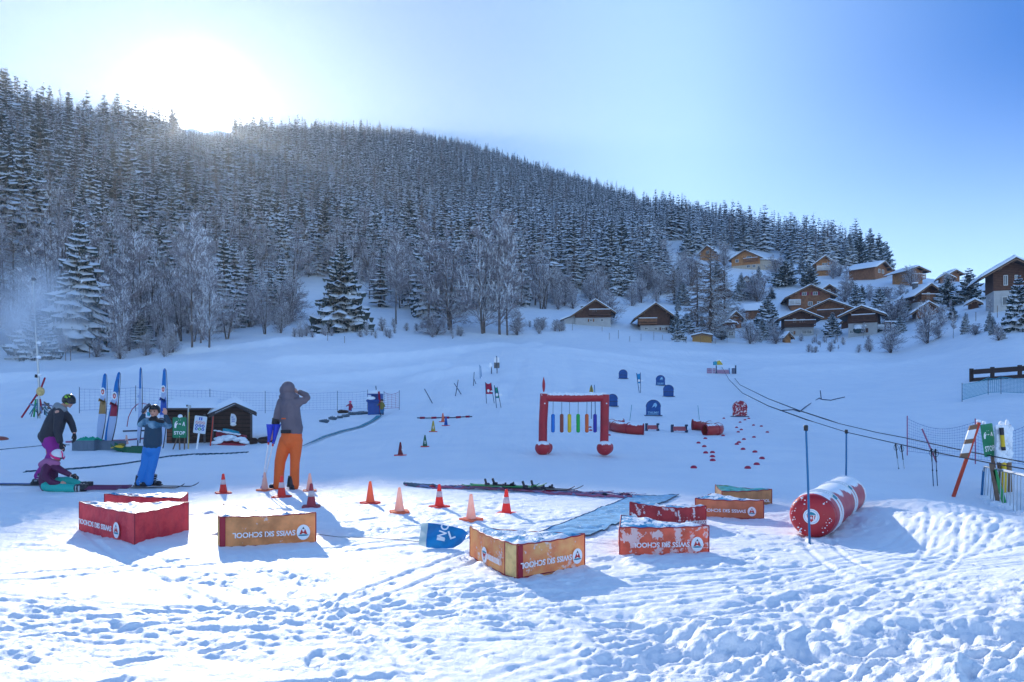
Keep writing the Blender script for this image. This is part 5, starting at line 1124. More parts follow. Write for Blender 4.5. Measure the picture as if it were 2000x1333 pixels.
# ------------------------------------------------------------------ the big red roll
mat('roll_red', (.42, .02, .035), .38, snow=.70, fscale=2.2, frost=.16, bump=.004, bscale=8); mat('roll_face', (.44, .02, .03), .35, var=.2, vscale=4, frost=.02, fscale=28); mat('white_band', (.70, .74, .78), .5, frost=.3)
def big_roll():
    A = Vector((3.35, 8.0, .245)); Bk = Vector((4.72, 10.1, .22)); g = Vector((A.x, A.y, Z(A.x, A.y))); t = thing('padded_roll', 'big red padded roll with a round emblem, dusted with snow', 'padded roll', g)
    ax = (Bk - A).normalized(); L = (Bk - A).length; T = ax.to_track_quat('Z', 'Y').to_matrix().to_4x4(); T.translation = A - g
    r = .25; pr = [(r * .985, .035), (r, .07)] + [(r * (1 + .008 * math.sin(i * 1.7)), .07 + (L - .14) * i / 24) for i in range(1, 24)] + [(r, L - .07), (r * .97, L - .02), (r * .8, L + .015), (0.01, L + .03)]
    b = MB(); b.lathe(pr, 'roll_red', 40, T=T); b.build('cover', t)
    b = MB(); b.lathe([(.002, -.045), (r * .4, -.042), (r * .75, -.028), (r * .93, .0), (r * .99, .036)][::-1], 'roll_face', 40, T=T); b.build('end_face', t)
    for f in (.10, .16, .56, .62, .93): b = MB(); b.lathe([(r + .004, L * f), (r + .012, L * f + .008), (r + .012, L * f + .045), (r + .004, L * f + .053)], 'white_band', 40, T=T); b.build('band', t)
    for f in (.13, .59): 
        b = MB(); a = R(35)
        for q in range(1): 
            u = T.to_3x3() @ Vector((0, 1, 0))
        cc = A - g + ax * L * f; side = Vector((.45, -.55, .72)).normalized(); side = (side - ax * side.dot(ax)).normalized(); xd = ax; n_ = side; M = Matrix((xd, n_.cross(xd), n_)).transposed().to_4x4(); M.translation = cc + n_ * (r + .012); disc(b, M, .05, .035, 'teal_print', z0=-.01, z1=.006); b.build('mark', t)
    b = MB(); M = T.to_3x3(); xd = Vector((1, 0, 0)) - ax * ax.x; xd = xd.normalized(); n_ = -ax; up = n_.cross(xd); up = up if up.z > 0 else -up
    E = Matrix((xd, up, n_)).transposed().to_4x4(); E.translation = A - g - ax * .046; rr = .085
    disc(b, E, rr, rr, 'white_print', 32, z1=.004); disc(b, E, rr * .86, rr * .86, 'pale_print', 32, z0=.004, z1=.005); disc(b, E, rr * .8, rr * .8, 'white_print', 32, z0=.005, z1=.0062)
    poly(b, E, [(-.62 * rr, .22 * rr), (.62 * rr, .22 * rr), (.35 * rr, .5 * rr), (0, .62 * rr), (-.35 * rr, .5 * rr)], 'teal_print', .006, .008); poly(b, E, [(-.55 * rr, .16 * rr), (.55 * rr, .16 * rr), (.42 * rr, -.3 * rr), (0, -.72 * rr), (-.42 * rr, -.3 * rr)], 'red_print', .006, .008)
    for k in (-.33, .33): poly(b, E, [((k - .07) * rr, .16 * rr), ((k + .07) * rr, .16 * rr), ((k * .8 + .06) * rr, -.4 * rr), ((k * .8 - .06) * rr, -.4 * rr)], 'white_print', .008, .0095)
    poly(b, E, [(-.05 * rr, -.35 * rr), (.05 * rr, -.35 * rr), (.05 * rr, .02 * rr), (-.05 * rr, .02 * rr)], 'white_print', .008, .0095); poly(b, E, [(-.16 * rr, -.21 * rr), (.16 * rr, -.21 * rr), (.16 * rr, -.11 * rr), (-.16 * rr, -.11 * rr)], 'white_print', .0095, .011); b.build('emblem', t)
    rn = random.Random(3); b = MB()
    for i in range(46):
        a = rn.uniform(1.9, 4.4) if rn.random() < .75 else rn.uniform(-1.0, .9); q = rn.uniform(.6, .97) * r; p = E @ Vector((q * math.cos(a), q * math.sin(a), -.012 * (q / r) ** 3 + .002)); b.ball(p, rn.uniform(.004, .012), 'snow_cap', 6, 5, sc=(1, 1, .7))
    b.build('snow_crumbs', t)
big_roll()
capf = lambda t, a: (lambda b: (b.lathe([(.022, -.06), (.024, -.01), (.018, 0)], 'black_plastic', 10, c=(a.x, a.y, a.z + .012)), b.build('cap', t)))(MB())
pole('tall blue pole standing in front of the big red roll', 1574, 833, 1581, 1053, 7.72, .0135, 'pole_blue', extra=capf)
pole('blue pole standing behind the far end of the big red roll', 1653, 841, 1652, 952, 10.9, .015, 'pole_blue', extra=capf)
# ------------------------------------------------------------------ nets, rope lift, mats
mat('net_red', (.38, .12, .20), .7); mat('net_blue', (.20, .24, .42), .7); mat('net_teal', (.03, .28, .38), .7); mat('mat_blue', (.15, .42, .66), .8, var=.3, vscale=8, frost=.34, fscale=22, bump=.006, bscale=30); mat('belt', (.04, .28, .36), .7, frost=.35, fscale=4); mat('belt_edge', (.01, .06, .10), .6)
mat('bag_grey', (.10, .15, .20), .8, var=.4, vscale=3, snow=.80); mat('booth_blue', (.01, .07, .30), .5, var=.2); mat('rail_wood', (.05, .03, .025), .8, snow=.85)
def net(label, P, h, m, step=.12, rows=9, wr=.006, sag=.06, posts=True, pm='pole_dark', lean=0, name='safety_net', group=None):
    g = P[0]; t = thing(name, label, 'net', g, 0, group); b = MB(); up = Vector((lean, 0, 1))
    for i in range(len(P) - 1):
        A, B = P[i] - g, P[i + 1] - g; n = max(2, int((B - A).length / step)); prev = None; d = (B - A).normalized()
        for k in range(n + 1):
            f = k / n; q = A.lerp(B, f); zl = h * .12; zh = h - sag * math.sin(math.pi * f); col = [q + up * (zl + (zh - zl) * r_ / (rows - 1)) for r_ in range(rows)]
            b.add([col[0] - d * wr, col[0] + d * wr, col[-1] + d * wr, col[-1] - d * wr], [[0, 1, 2, 3]], m)
            if prev:
                for r_ in range(rows):
                    w2 = wr * (1.8 if r_ in (0, rows - 1) else 1); z_ = Vector((0, 0, w2)); b.add([prev[r_] - z_, col[r_] - z_, col[r_] + z_, prev[r_] + z_], [[0, 1, 2, 3]], m)
            prev = col
    b.build('mesh', t)
    if posts:
        for q in P: b = MB(); b.tube([q - g - Vector((0, 0, .2)), q - g + up * (h * 1.08)], .012 + .0001 * g.y, pm, 6); b.build('post', t)
    return t
def line(px, d0, d1): return [at(x, y) for x, y in px]
net('long red safety net running behind the hut to the blue booth', [at(x, y) for x, y in ((155, 812), (265, 810), (410, 809), (518, 808), (659, 807), (718, 803))], 1.25, 'net_blue', .22, 8, .004)
net('short sagging safety net right of the blue booth', [at(x, y) for x, y in ((750, 802), (780, 800))], 1.15, 'net_red', .2, 9, .008, .15)
net('sagging blue red net behind the signs at right', [ground(x, d) for x, d in ((1772, 19.5), (1905, 17.0), (2010, 15.5), (2120, 15))], 1.0, 'net_blue', .085, 12, .0028, .22, pm='net_red')
net('crumpled teal net propped on the snow bank at the right edge', [at(x, y) + Vector((0, 0, .0)) for x, y in ((1879, 789), (1930, 776), (1955, 775), (2040, 780))], 1.0, 'net_teal', .10, 12, .010, .1)
b = MB(); a_ = ground(1836, 17.5); top = pix(1800, 836, 17.5); b.tube([a_ - Vector((0, 0, .2)), top], .018, 'net_red', 6); b.ball(top, .03, 'snow_cap', 6, 5); tag(b.build('marker_pole'), 'thin red pole leaning in front of the sagging net', 'pole')
def rail():
    g = at(1902, 748); t = thing('wooden_rail', 'dark wooden rail fence with snow on top at the right edge', 'fence', g); d = g.y
    P = [pix(x, y, d - (x - 1902) * .02) - g for x, y in ((1900, 727), (2000, 720), (2100, 714))]; P2 = [pix(x, y, d - (x - 1902) * .02) - g for x, y in ((1902, 742), (2000, 735), (2100, 730))]
    for k, (Q, hh) in enumerate(((P, .34), (P2, .25))):
        b = MB()
        for i in range(2): v = Q[i + 1] - Q[i]; b.box((Q[i] + Q[i + 1]) / 2, (v.length, .12, hh), 'rail_wood', rot=(0, -math.atan2(v.z, math.hypot(v.x, v.y)), math.atan2(v.y, v.x)))
        b.build('rail', t)
    for f in (0, .42, .95, 1.5): b = MB(); q = P[0].lerp(P[1], f); b.box(q - Vector((0, -.15, .5)), (.22, .15, 1.5), 'rail_wood'); b.build('post', t)
rail()
def cable(label, pts):
    P = [pix(x, y, d) for x, y, d in pts]; g = P[0]; b = MB(); Q = []
    for i in range(len(P) - 1):
        for k in range(4): Q.append(P[i].lerp(P[i + 1], k / 4))
    Q.append(P[-1]); b.tube([q - g for q in Q], [.022 if q.y > 25 else .011 for q in Q], 'cord', 6); o = b.build('tow_rope'); o.location = g; tag(o, label, 'tow rope')
cable('lower of the two tow ropes, the ski poles hang on it', [(1409, 716, 88), (1424, 742, 66), (1450, 768, 50), (1500, 793, 36), (1575, 820, 26), (1655, 845, 20.5), (1745, 865.5, 16.5), (1832, 885, 14.2), (1930, 904, 12.8), (2010, 918, 12), (2300, 965, 10)])
cable('upper of the two tow ropes', [(1428, 730, 88), (1445, 752, 62), (1500, 779, 42), (1560, 802, 31), (1640, 828, 23.5), (1712, 845, 19.5), (1770, 856, 17.2), (1875, 879, 14.6), (1925, 889, 13.6), (2010, 905, 12.8), (2300, 960, 11)])
def station():
    g = at(1399, 731); d = g.y; s = d / F; t = thing('lift_return_station', 'little rope lift station with a yellow hood, pink nets and a grey box', 'lift station', g)
    mat('hood_yellow', (.50, .36, .03), .5); mat('hood_teal', (.01, .30, .42), .5); mat('box_grey', (.10, .12, .18), .6)
    def q(x, y, dy=0): return pix(x, y, d + dy) - g
    b = MB(); b.tube([q(1399, 732) - Vector((0, 0, .2)), q(1399, 714)], .06, 'pole_dark', 6)
    for dx in (-5, 5): b.tube([q(1399 + dx, 733), q(1399, 728)], .05, 'pole_dark', 6)
    b.build('mast', t)
    b = MB(); T = Matrix.Translation(q(1402, 713)); P = [(-3 * s, 0), (8.5 * s, 0), (5 * s, 4.5 * s), (1 * s, 8.5 * s), (-3 * s, 6 * s)]; b.prism(P, -.35, .35, 'hood_yellow', T=T); b.build('hood', t)
    b = MB(); b.prism([(-8 * s, -.5 * s), (-3.1 * s, -.5 * s), (-3.1 * s, 6 * s), (-7.5 * s, 6.5 * s)], -.3, .3, 'hood_teal', T=T); b.build('motor_cover', t)
    b = MB(); b.ball(q(1403, 705.0), .22, 'snow_cap', 12, 8, sc=(1.9, 1.5, .7)); b.build('snow', t)
    for x0, x1, y0, y1, m in ((1381, 1390, 720, 732, 'net_red'), (1392, 1397, 720, 733, 'net_red'), (1400, 1424, 723, 731, 'net_red')):
        b = MB(); n = int((x1 - x0) / 1.1)
        for i in range(n + 1): x = x0 + (x1 - x0) * i / n; b.tube([q(x, y0), q(x, y1)], .022, m, 4)
        for j in range(4): y = y0 + (y1 - y0) * j / 3; b.tube([q(x0, y), q(x1, y)], .02, m, 4)
        b.build('net_panel', t)
    b = MB(); b.box(q(1432.5, 725), (5.5 * s, .3, 11 * s), 'box_grey', bev=.03); b.build('control_box', t); b = MB(); b.tube([q(1437, 734), q(1437, 714)], .07, 'pole_dark', 6); b.build('post', t); b = MB(); b.tube([q(1425, 731), q(1424, 719)], .05, 'pole_blue', 6); b.build('post', t)
station()
def skipoles(label, pr, d, col):
    t = thing('ski_poles', label, 'ski poles', pix(pr[0][0], pr[0][1], d)); g = t.location.copy()
    for x0, y0, x1, y1 in pr:
        A = pix(x0, y0, d) - g; B = pix(x1, y1, d) - g; v = (B - A); b = MB(); b.tube([A, A + v * .28], .011, 'black_plastic', 8); b.tube([A + v * .28, A + v * .95], .008, col, 8); b.tube([A + v * .95, B], .004, 'galvanised', 6); s_ = b.build('shaft', t)
        b = MB(); b.tube([A - v * .01, A + v * .05, A + v * .13], [.014, .018, .013], 'black_plastic', 8); b.build('grip', s_)
        b = MB(); pts = [A + v * .01 + Vector((.0 + .05 * math.sin(a) * (1 if x0 % 2 else -1), -.02, -.07 + .07 * math.cos(a))) for a in [i * .7 for i in range(10)]]; b.tube(pts, .005, 'black_plastic', 5); b.build('strap', s_)
        b = MB(); q = A + v * .88; b.lathe([(.006, 0), (.032, .006), (.03, .012), (.006, .018)], 'black_plastic', 10, c=tuple(q)); b.build('basket', s_); b = MB(); b.tube([A + v * .46, A + v * .49], .013, 'black_plastic', 8); b.build('clamp', s_)
skipoles('pair of ski poles hanging slanted from the tow rope', [(1749, 867, 1762, 970), (1760, 870, 1774, 972)], 16.2, 'galvanised')
skipoles('pair of ski poles hanging straight from the tow rope, nearer the signs', [(1819, 877, 1824, 965), (1827, 878, 1832, 966)], 14.3, 'pole_dark')
# ------------------------------------------------------------------ STOP signs
mat('sign_green', (.005, .22, .10), .45, var=.15); mat('sign_white', (.62, .66, .72), .45, frost=.2, fscale=12); mat('timber', (.20, .13, .09), .8, var=.3, vscale=5)
def stop_panel(t, W_, H_, T):
    b = MB(); poly(b, T, rrect(W_ / 2, H_ / 2, W_ * .08), 'sign_green', 0, .012); pn = b.build('panel', t)
    b = MB(); T2 = T @ Matrix.Translation((0, -H_ * .26, .014)); put_text(b, 'STOP', T2, w=W_ * .80, h=H_ * .17, bold=True); b.build('lettering', pn)
    b = MB(); k = W_; T3 = T @ Matrix.Translation((0, H_ * .17, .014))
    poly(b, T3, [(-.36 * k, -.28 * k), (-.24 * k, -.28 * k), (-.22 * k, -.12 * k), (-.12 * k, .06 * k), (-.17 * k, .10 * k), (-.24 * k, .0), (-.24 * k, .10 * k), (-.13 * k, .2 * k), (-.22 * k, .22 * k), (-.34 * k, .08 * k), (-.38 * k, -.08 * k)], 'white_print')
    poly(b, T3, [(-.06 * k, -.02 * k), (.05 * k, -.02 * k), (.05 * k, -.06 * k), (.11 * k, .0), (.05 * k, .06 * k), (.05 * k, .03 * k), (-.06 * k, .03 * k)], 'white_print')
    poly(b, T3, [(.20 * k, -.12 * k), (.26 * k, -.12 * k), (.29 * k, .04 * k), (.33 * k, -.14 * k), (.39 * k, -.14 * k), (.34 * k, .16 * k), (.29 * k, .16 * k)], 'white_print')
    for x in (-.06, .08): disc(b, T3, .018 * k, .018 * k, 'white_print', x=x * k, y=.29 * k)
    disc(b, T, .018 * k, .018 * k, 'white_print', z0=.012, z1=.016, y=-H_ * .45); b.build('pictogram', pn)
def left_signs():
    d = 22.5; s = d / F; g = ground(352, d); t = thing('stop_sign', 'green STOP sign on crossed timber legs in front of the hut', 'sign', g)
    q = lambda x, y, dy=0: pix(x, y, d + dy) - g
    stop_panel(t, 27 * s, 40 * s, plane_T(q(351, 835.5, -.03), (1, 0, 0)))
    for a in ((362, 812, 338, 878, .04), (350, 812, 351, 884, .1), (361, 850, 360, 884, .06)): b = MB(); b.tube([q(a[0], a[1], a[4]), q(a[2], a[3], a[4])], .02, 'timber', 6); b.build('leg', t)
    b = MB(); b.ball(q(352, 814, 0), .07, 'snow_cap', 10, 8, sc=(1.1, .8, 1)); b.build('snow', t)
    g2 = ground(368, d + .2); t = thing('lamp_post', 'thin galvanised pole with a clamp head between the two signs at the hut', 'pole', g2); p = pix(368, 796, d + .2) - g2; b = MB(); b.tube([Vector((-.03, 0, -.1)), p], .022, 'galvanised', 8); b.build('pole', t); b = MB(); b.box(p + Vector((.03, 0, .02)), (.10, .08, .10), 'galvanised', bev=.02); b.box(p + Vector((-.04, 0, .05)), (.05, .05, .06), 'black_plastic', bev=.01); b.build('head', t)
    b = MB(); b.tube([g2 + Vector((0.02, -.03, -.1)) - g2, p + Vector((.03, -.03, -.15))], .010, 'roll_yellow', 6); b.build('yellow_strip', t)
    g = ground(385, d); t = thing('information_sign', 'white information board with blue pictogram discs on a slanting white post', 'sign', g)
    T = plane_T(pix(391, 830, d) - g, (1, 0, -.12), (.12, 0, 1)); b = MB(); poly(b, T, rrect(12 * s, 17 * s, 2 * s), 'sign_white', 0, .012); pn = b.build('panel', t)
    b = MB(); T = T @ Matrix.Translation((0, 0, .012)); poly(b, T, [(-3.2 * s, 8.8 * s), (3.2 * s, 8.8 * s), (3.2 * s, 14.6 * s), (-3.2 * s, 14.6 * s)], 'blue_print'); poly(b, T, [(-.6 * s, 9.6 * s), (.6 * s, 9.6 * s), (.6 * s, 12.6 * s), (-.6 * s, 12.6 * s)], 'white_print', .002, .004); disc(b, T, .7 * s, .7 * s, 'white_print', z0=.002, z1=.004, y=13.6 * s)
    for r_, cols in enumerate((('red_print', 'red_print', 'red_print'), ('blue_print',) * 3, ('blue_print', 'green_print', 'blue_print'))):
        for c_, m in enumerate(cols):
            x, y = (-6.4 + 6.4 * c_) * s, (4 - 6.3 * r_) * s; disc(b, T, 2.9 * s, 2.9 * s, m, x=x, y=y)
            if r_ == 0: disc(b, T, 2.1 * s, 2.1 * s, 'white_print', x=x, y=y, z0=.002, z1=.004); poly(b, T, [(x - 1.6 * s, y + 1.1 * s), (x - 1.1 * s, y + 1.6 * s), (x + 1.6 * s, y - 1.1 * s), (x + 1.1 * s, y - 1.6 * s)], m, .004, .006); disc(b, T, .7 * s, .7 * s, 'dark_print', x=x, y=y, z0=.006, z1=.007)
            else: poly(b, T, [(x - .9 * s, y - 1.5 * s), (x + .4 * s, y - 1.5 * s), (x + 1.0 * s, y + .6 * s), (x - .2 * s, y + 1.6 * s)], 'white_print', .002, .004)
    b.build('pictograms', pn); b = MB(); b.tube([Vector((-.04, .03, -.1)), pix(388, 846, d) - g + Vector((0, .03, 0))], .03, 'white_print', 8); b.build('post', t)
left_signs()
def right_signs():
    d = 13.6; s = d / F; q = lambda x, y, dy=0: pix(x, y, d + dy)
    g = q(1936, 925); g.z = Z(g.x, g.y); t = thing('stop_sign', 'green STOP sign tilted on a brown post beside the metal barrier', 'sign', g)
    stop_panel(t, 26 * s, 66 * s * .96, plane_T(q(1930, 860) - g, (1, .15, .14), (-.14, 0, 1)))
    for a in ((1938, 885, 1948, 985), (1950, 900, 1962, 985)): b = MB(); b.tube([q(a[0], a[1], .1) - g, q(a[2], a[3], .1) - g], .035, 'timber', 6); b.build('post', t)
    b = MB(); b.ball(q(1922, 826) - g, .035, 'snow_cap', 8, 6); b.build('snow', t)
    g = q(1864, 965); t = thing('barrier_board', 'red and white barred board on a slanting orange post', 'barrier', g); b = MB(); A = q(1912, 826) - g; v = Vector((0, 0, 0)) - A; b.tube([A, A * .5, -A * .06], .034, 'pole_red', 8); b.build('post', t)
    mat('board_brown', (.22, .12, .07), .7); nn = 7; P0, P1, P2, P3 = [q(x, y, -.06) - g for x, y in ((1895, 832), (1910, 829), (1890, 894), (1875, 895))]
    b = MB()
    for i in range(nn): f0, f1 = i / nn, (i + 1) / nn; b.add([P0.lerp(P3, f0), P1.lerp(P2, f0), P1.lerp(P2, f1), P0.lerp(P3, f1)] + [x_ + Vector((0, .03, 0)) for x_ in (P0.lerp(P3, f0), P1.lerp(P2, f0), P1.lerp(P2, f1), P0.lerp(P3, f1))], [[3, 2, 1, 0], [4, 5, 6, 7], [0, 1, 5, 4], [1, 2, 6, 5], [2, 3, 7, 6], [3, 0, 4, 7]], 'board_brown' if i in (0, 3, 6) else 'white_print')
    b.build('striped_panel', t); b = MB(); b.ball(A + Vector((0, 0, .03)), .04, 'snow_cap', 8, 6, sc=(1.2, 1, .8)); b.build('snow', t)
    g = q(1963, 985); t = thing('snowed_sign', 'sign crusted white with snow, a yellow and black marker on it', 'sign', g); b = MB(); T = plane_T(q(1958, 867, -.05) - g, (1, .1, 0)); poly(b, T, rrect(17 * s, 36 * s, 4 * s), 'sign_white', 0, .05); b.build('panel', t)
    b = MB(); rn = random.Random(8)
    for i in range(90): b.ball(T @ Vector((rn.uniform(-15, 15) * s, rn.uniform(-33, 34) * s, .045)), rn.uniform(.025, .055), 'snow_cap', 8, 6, sc=(1, .5, 1.1))
    b.build('snow_crust', t); b = MB(); b.tube([q(1956, 838, -.16) - g, q(1960, 877, -.16) - g], .034, 'roll_yellow', 8); mk = b.build('marker', t); b = MB(); b.tube([q(1956, 836, -.161) - g, q(1957, 850, -.161) - g], .037, 'dark_print', 8); b.tube([q(1959.5, 873, -.161) - g, q(1960.3, 880, -.161) - g], .037, 'dark_print', 8); b.build('black_band', mk)
    for a, m, r in (((1960, 897, 1964, 1010), 'roll_yellow', .045), ((1968, 830, 1972, 985), 'wood_post', .05)): b = MB(); b.tube([q(a[0], a[1], .05) - g, q(a[2], a[3], .05) - g], r, m, 8); b.build('post', t)
    b = MB(); b.ball(q(1956, 828) - g, .05, 'snow_cap', 8, 6); b.ball(q(1967, 828) - g, .045, 'snow_cap', 8, 6, sc=(.8, .8, 1.8)); b.build('snow', t)
    # crowd barrier
    A0, A1, B0, B1 = q(1921, 911), q(1916, 981), pix(2010, 923, 11.9), pix(2010, 1019, 11.9); B0.z = A0.z - .02; g = A1.copy(); t = thing('crowd_barrier', 'galvanised crowd barrier half sunk in snow at the right edge', 'barrier', g); v = (B0 - A0); v2 = B1 - A1
    b = MB(); b.tube([A0 - g + Vector((0, 0, -.10)), A0 - g + v * .03, A0 - g + v * .06, A0 - g + v * 2.2], [.02] * 4, 'galvanised', 8); b.tube([A1 - g, A1 - g + v2 * 2.2], .018, 'galvanised', 8); b.tube([A0 - g + Vector((0, 0, -.08)), A1 - g - Vector((0, 0, .1))], .022, 'pole_blue', 8); b.build('frame', t)
    for i in range(1, 32): f = i * .07; b = MB(); b.tube([A0 - g + v * f, A1 - g + v2 * f], .0075, 'galvanised', 6); b.build('bar', t)
    b = MB()
    for i in range(46): f = rn.uniform(0, 1.4); b.ball(A1 - g + v2 * f + Vector((rn.uniform(-.05, .05), rn.uniform(-.05, .1), rn.uniform(-.02, .10))), rn.uniform(.05, .11), 'soft_snow', 8, 6, sc=(1.2, 1, .8))
    b.box(A0 - g + v * 1.25 + Vector((0, 0, .022)), (v.length * 1.6, .035, .022), 'snow_cap', rot=(0, math.atan2(-v.z, math.hypot(v.x, v.y)), math.atan2(v.y, v.x)), bev=.008); b.build('snow', t)
    for (x0, y0, x1, y1, m) in ((1943, 935, 1949, 985, 'roll_red'), (1951, 905, 1958, 982, 'cord')):
        pass
    g = pix(1946, 985, 13.0); t = thing('skis', 'pair of skis leaning behind the crowd barrier', 'skis', g)
    for (x0, y0, x1, y1, m) in ((1936, 905, 1950, 986, 'timber'), (1942, 918, 1962, 984, 'green_print')): b = MB(); A = pix(x0, y0, 13.0) - g; B = pix(x1, y1, 13.0) - g; v = B - A; b.box((A + B) / 2, (.08, .02, v.length), m, rot=(0, math.atan2(v.x, v.z) + math.pi, 0), bev=.005); b.build('ski', t)
right_signs()
# ------------------------------------------------------------------ mat, rolled net with skis, blue banner
def draped(name, label, cat, quad, m, nu, nv, lift=.012, edge=None, th=.0):
    P = [at(x, y) for x, y in quad]; g = P[0].copy(); X = np.array([[(P[0].lerp(P[1], u / nu).lerp(P[3].lerp(P[2], u / nu), v / nv))[:2] for v in range(nv + 1)] for u in range(nu + 1)]); z = H(X[..., 0], X[..., 1]) + lift
    t = thing(name, label, cat, g) if edge else None; b = MB(); vs = [(X[i, j, 0] - g.x, X[i, j, 1] - g.y, z[i, j] - g.z) for i in range(nu + 1) for j in range(nv + 1)]
    b.add(vs, [[i * (nv + 1) + j, (i + 1) * (nv + 1) + j, (i + 1) * (nv + 1) + j + 1, i * (nv + 1) + j + 1][::1] for i in range(nu) for j in range(nv)], m, True)
    if edge:
        b.build('sheet', t); b = MB()
        for e in ([(i, 0) for i in range(nu + 1)], [(i, nv) for i in range(nu + 1)], [(0, j) for j in range(nv + 1)], [(nu, j) for j in range(nv + 1)]): b.tube([Vector(vs[i * (nv + 1) + j]) + Vector((0, 0, .002)) for i, j in e], .005, edge, 5)
        b.build('edging', t); return t
    o = b.build(name); o.location = g; return tag(o, label, cat)
draped('plastic_mat', 'long blue plastic mat laid on the snow between the cones and the blocks', 'mat', ((1020, 1056), (1152, 1050), (1326, 970), (1240, 969)), 'mat_blue', 14, 60, .02, 'belt_edge')
draped('conveyor_belt', 'teal conveyor belt strip running up to the blue booth', 'conveyor belt', ((585, 874), (612, 866), (746, 815), (735, 816)), 'belt', 4, 60, .05, 'belt_edge')
def net_roll():
    pts = [(790, 948), (815, 951), (850, 953), (900, 955), (940, 956), (1000, 959), (1060, 963), (1120, 967), (1180, 970), (1245, 973)]; P = [at(x, y) + Vector((0, 0, .03)) for x, y in pts]; g = P[0].copy()
    t = thing('rolled_net', 'rolled pink safety net lying on the snow behind the cones', 'net', g); rn = random.Random(2)
    b = MB(); b.tube([p - g for p in P[:3]] + [P[2] - g + Vector((.15, 0, -.02))], [.03, .055, .05, .03], 'bag_grey', 10); b.build('cover', t)
    for k in range(5):
        b = MB(); Q = []
        for i in range(len(P) - 1):
            for j in range(5): f = j / 5; p = P[i].lerp(P[i + 1], f); Q.append(p - g + Vector((0, rn.uniform(-.06, .06) + (k - 2) * .07 * min(1, i / 3), rn.uniform(-.025, .012))))
        b.tube(Q[6:] if k else Q, [.022 if k < 3 else .012] * len(Q[6:] if k else Q), ('net_red', 'net_blue', 'cord', 'net_red', 'net_blue')[k], 5); b.build('strand', t)
    b = MB()
    for i in range(120): p = P[3].lerp(P[-1], rn.random()); q = p + Vector((rn.uniform(-.25, .25), rn.uniform(-.22, .22), 0)); b.tube([p - g + Vector((0, rn.uniform(-.2, .2), 0)), q - g + Vector((0, 0, .01))], .0035, rn.choice(('net_red', 'net_blue')), 4)
    b.build('mesh', t); b = MB(); b.ball(P[6] - g + Vector((.1, -.1, 0)), .09, 'cloth_red', 10, 6, sc=(1.4, 1, .35)); b.ball(P[2] - g + Vector((-.05, -.02, .0)), .05, 'red_vinyl', 8, 6, sc=(1.3, 1, .6)); b.build('bundle', t)
net_roll()
mat('ski_green', (.03, .28, .08), .4); mat('ski_black', (.02, .02, .03), .35); mat('ski_blue', (.03, .12, .35), .4); mat('ski_plum', (.14, .03, .08), .4)
def ski_mb(L, w, m, tip=.07):
    b = MB(); n = 24; vs = []
    for i in range(n + 1):
        f = i / n; ww = w / 2 * (1 - .18 * math.sin(math.pi * f)) * min(1, (1 - f) * 9 + .12) * min(1, f * 16 + .5); z = tip * max(0, (f - .86) / .14) ** 1.6 + .015 * max(0, (.04 - f) / .04); vs += [((f - .45) * L, -ww, z), ((f - .45) * L, ww, z), ((f - .45) * L, ww, z + .012), ((f - .45) * L, -ww, z + .012)]
    fs = [[0, 3, 2, 1], [4 * n, 4 * n + 1, 4 * n + 2, 4 * n + 3]]
    for i in range(n): a = 4 * i; fs += [[a, a + 1, a + 5, a + 4], [a + 3, a + 7, a + 6, a + 2], [a, a + 4, a + 7, a + 3], [a + 1, a + 2, a + 6, a + 5]]
    b.add(vs, fs, m); return b
def binding(parent, boot=False):
    b = MB(); b.box((.14, 0, .03), (.07, .07, .045), 'ski_black', bev=.01); b.box((.16, 0, .06), (.03, .05, .03), 'ski_black', bev=.008); b.box((-.16, 0, .035), (.08, .065, .05), 'ski_black', bev=.01); b.box((-.19, 0, .085), (.03, .05, .09), 'ski_black', rot=(0, -.3, 0), bev=.008); b.box((0, 0, .02), (.40, .05, .012), 'ski_black'); return b.build('binding', parent)
def ski_pair(label, a0, a1, L, m, lift=.05, roll=0):
    A, B = at(*a0), at(*a1); c = (A + B) / 2; t = thing('skis', label, 'skis', c + Vector((0, 0, lift)), math.atan2(B.y - A.y, B.x - A.x))
    for dy in (-.06, .07): s = ski_mb(L, .08, m).build('ski', t); s.location = (dy * .8, dy, 0); s.rotation_euler = (roll * (1 if dy > 0 else -1), 0, 0); binding(s)
ski_pair('green skis with black bindings lying on the rolled net', (905, 957), (1050, 962), 1.35, 'ski_green', .07, .15)
ski_pair('dark skis with black bindings lying beside the green pair', (985, 960), (1120, 966), 1.25, 'ski_black', .06, -.1)
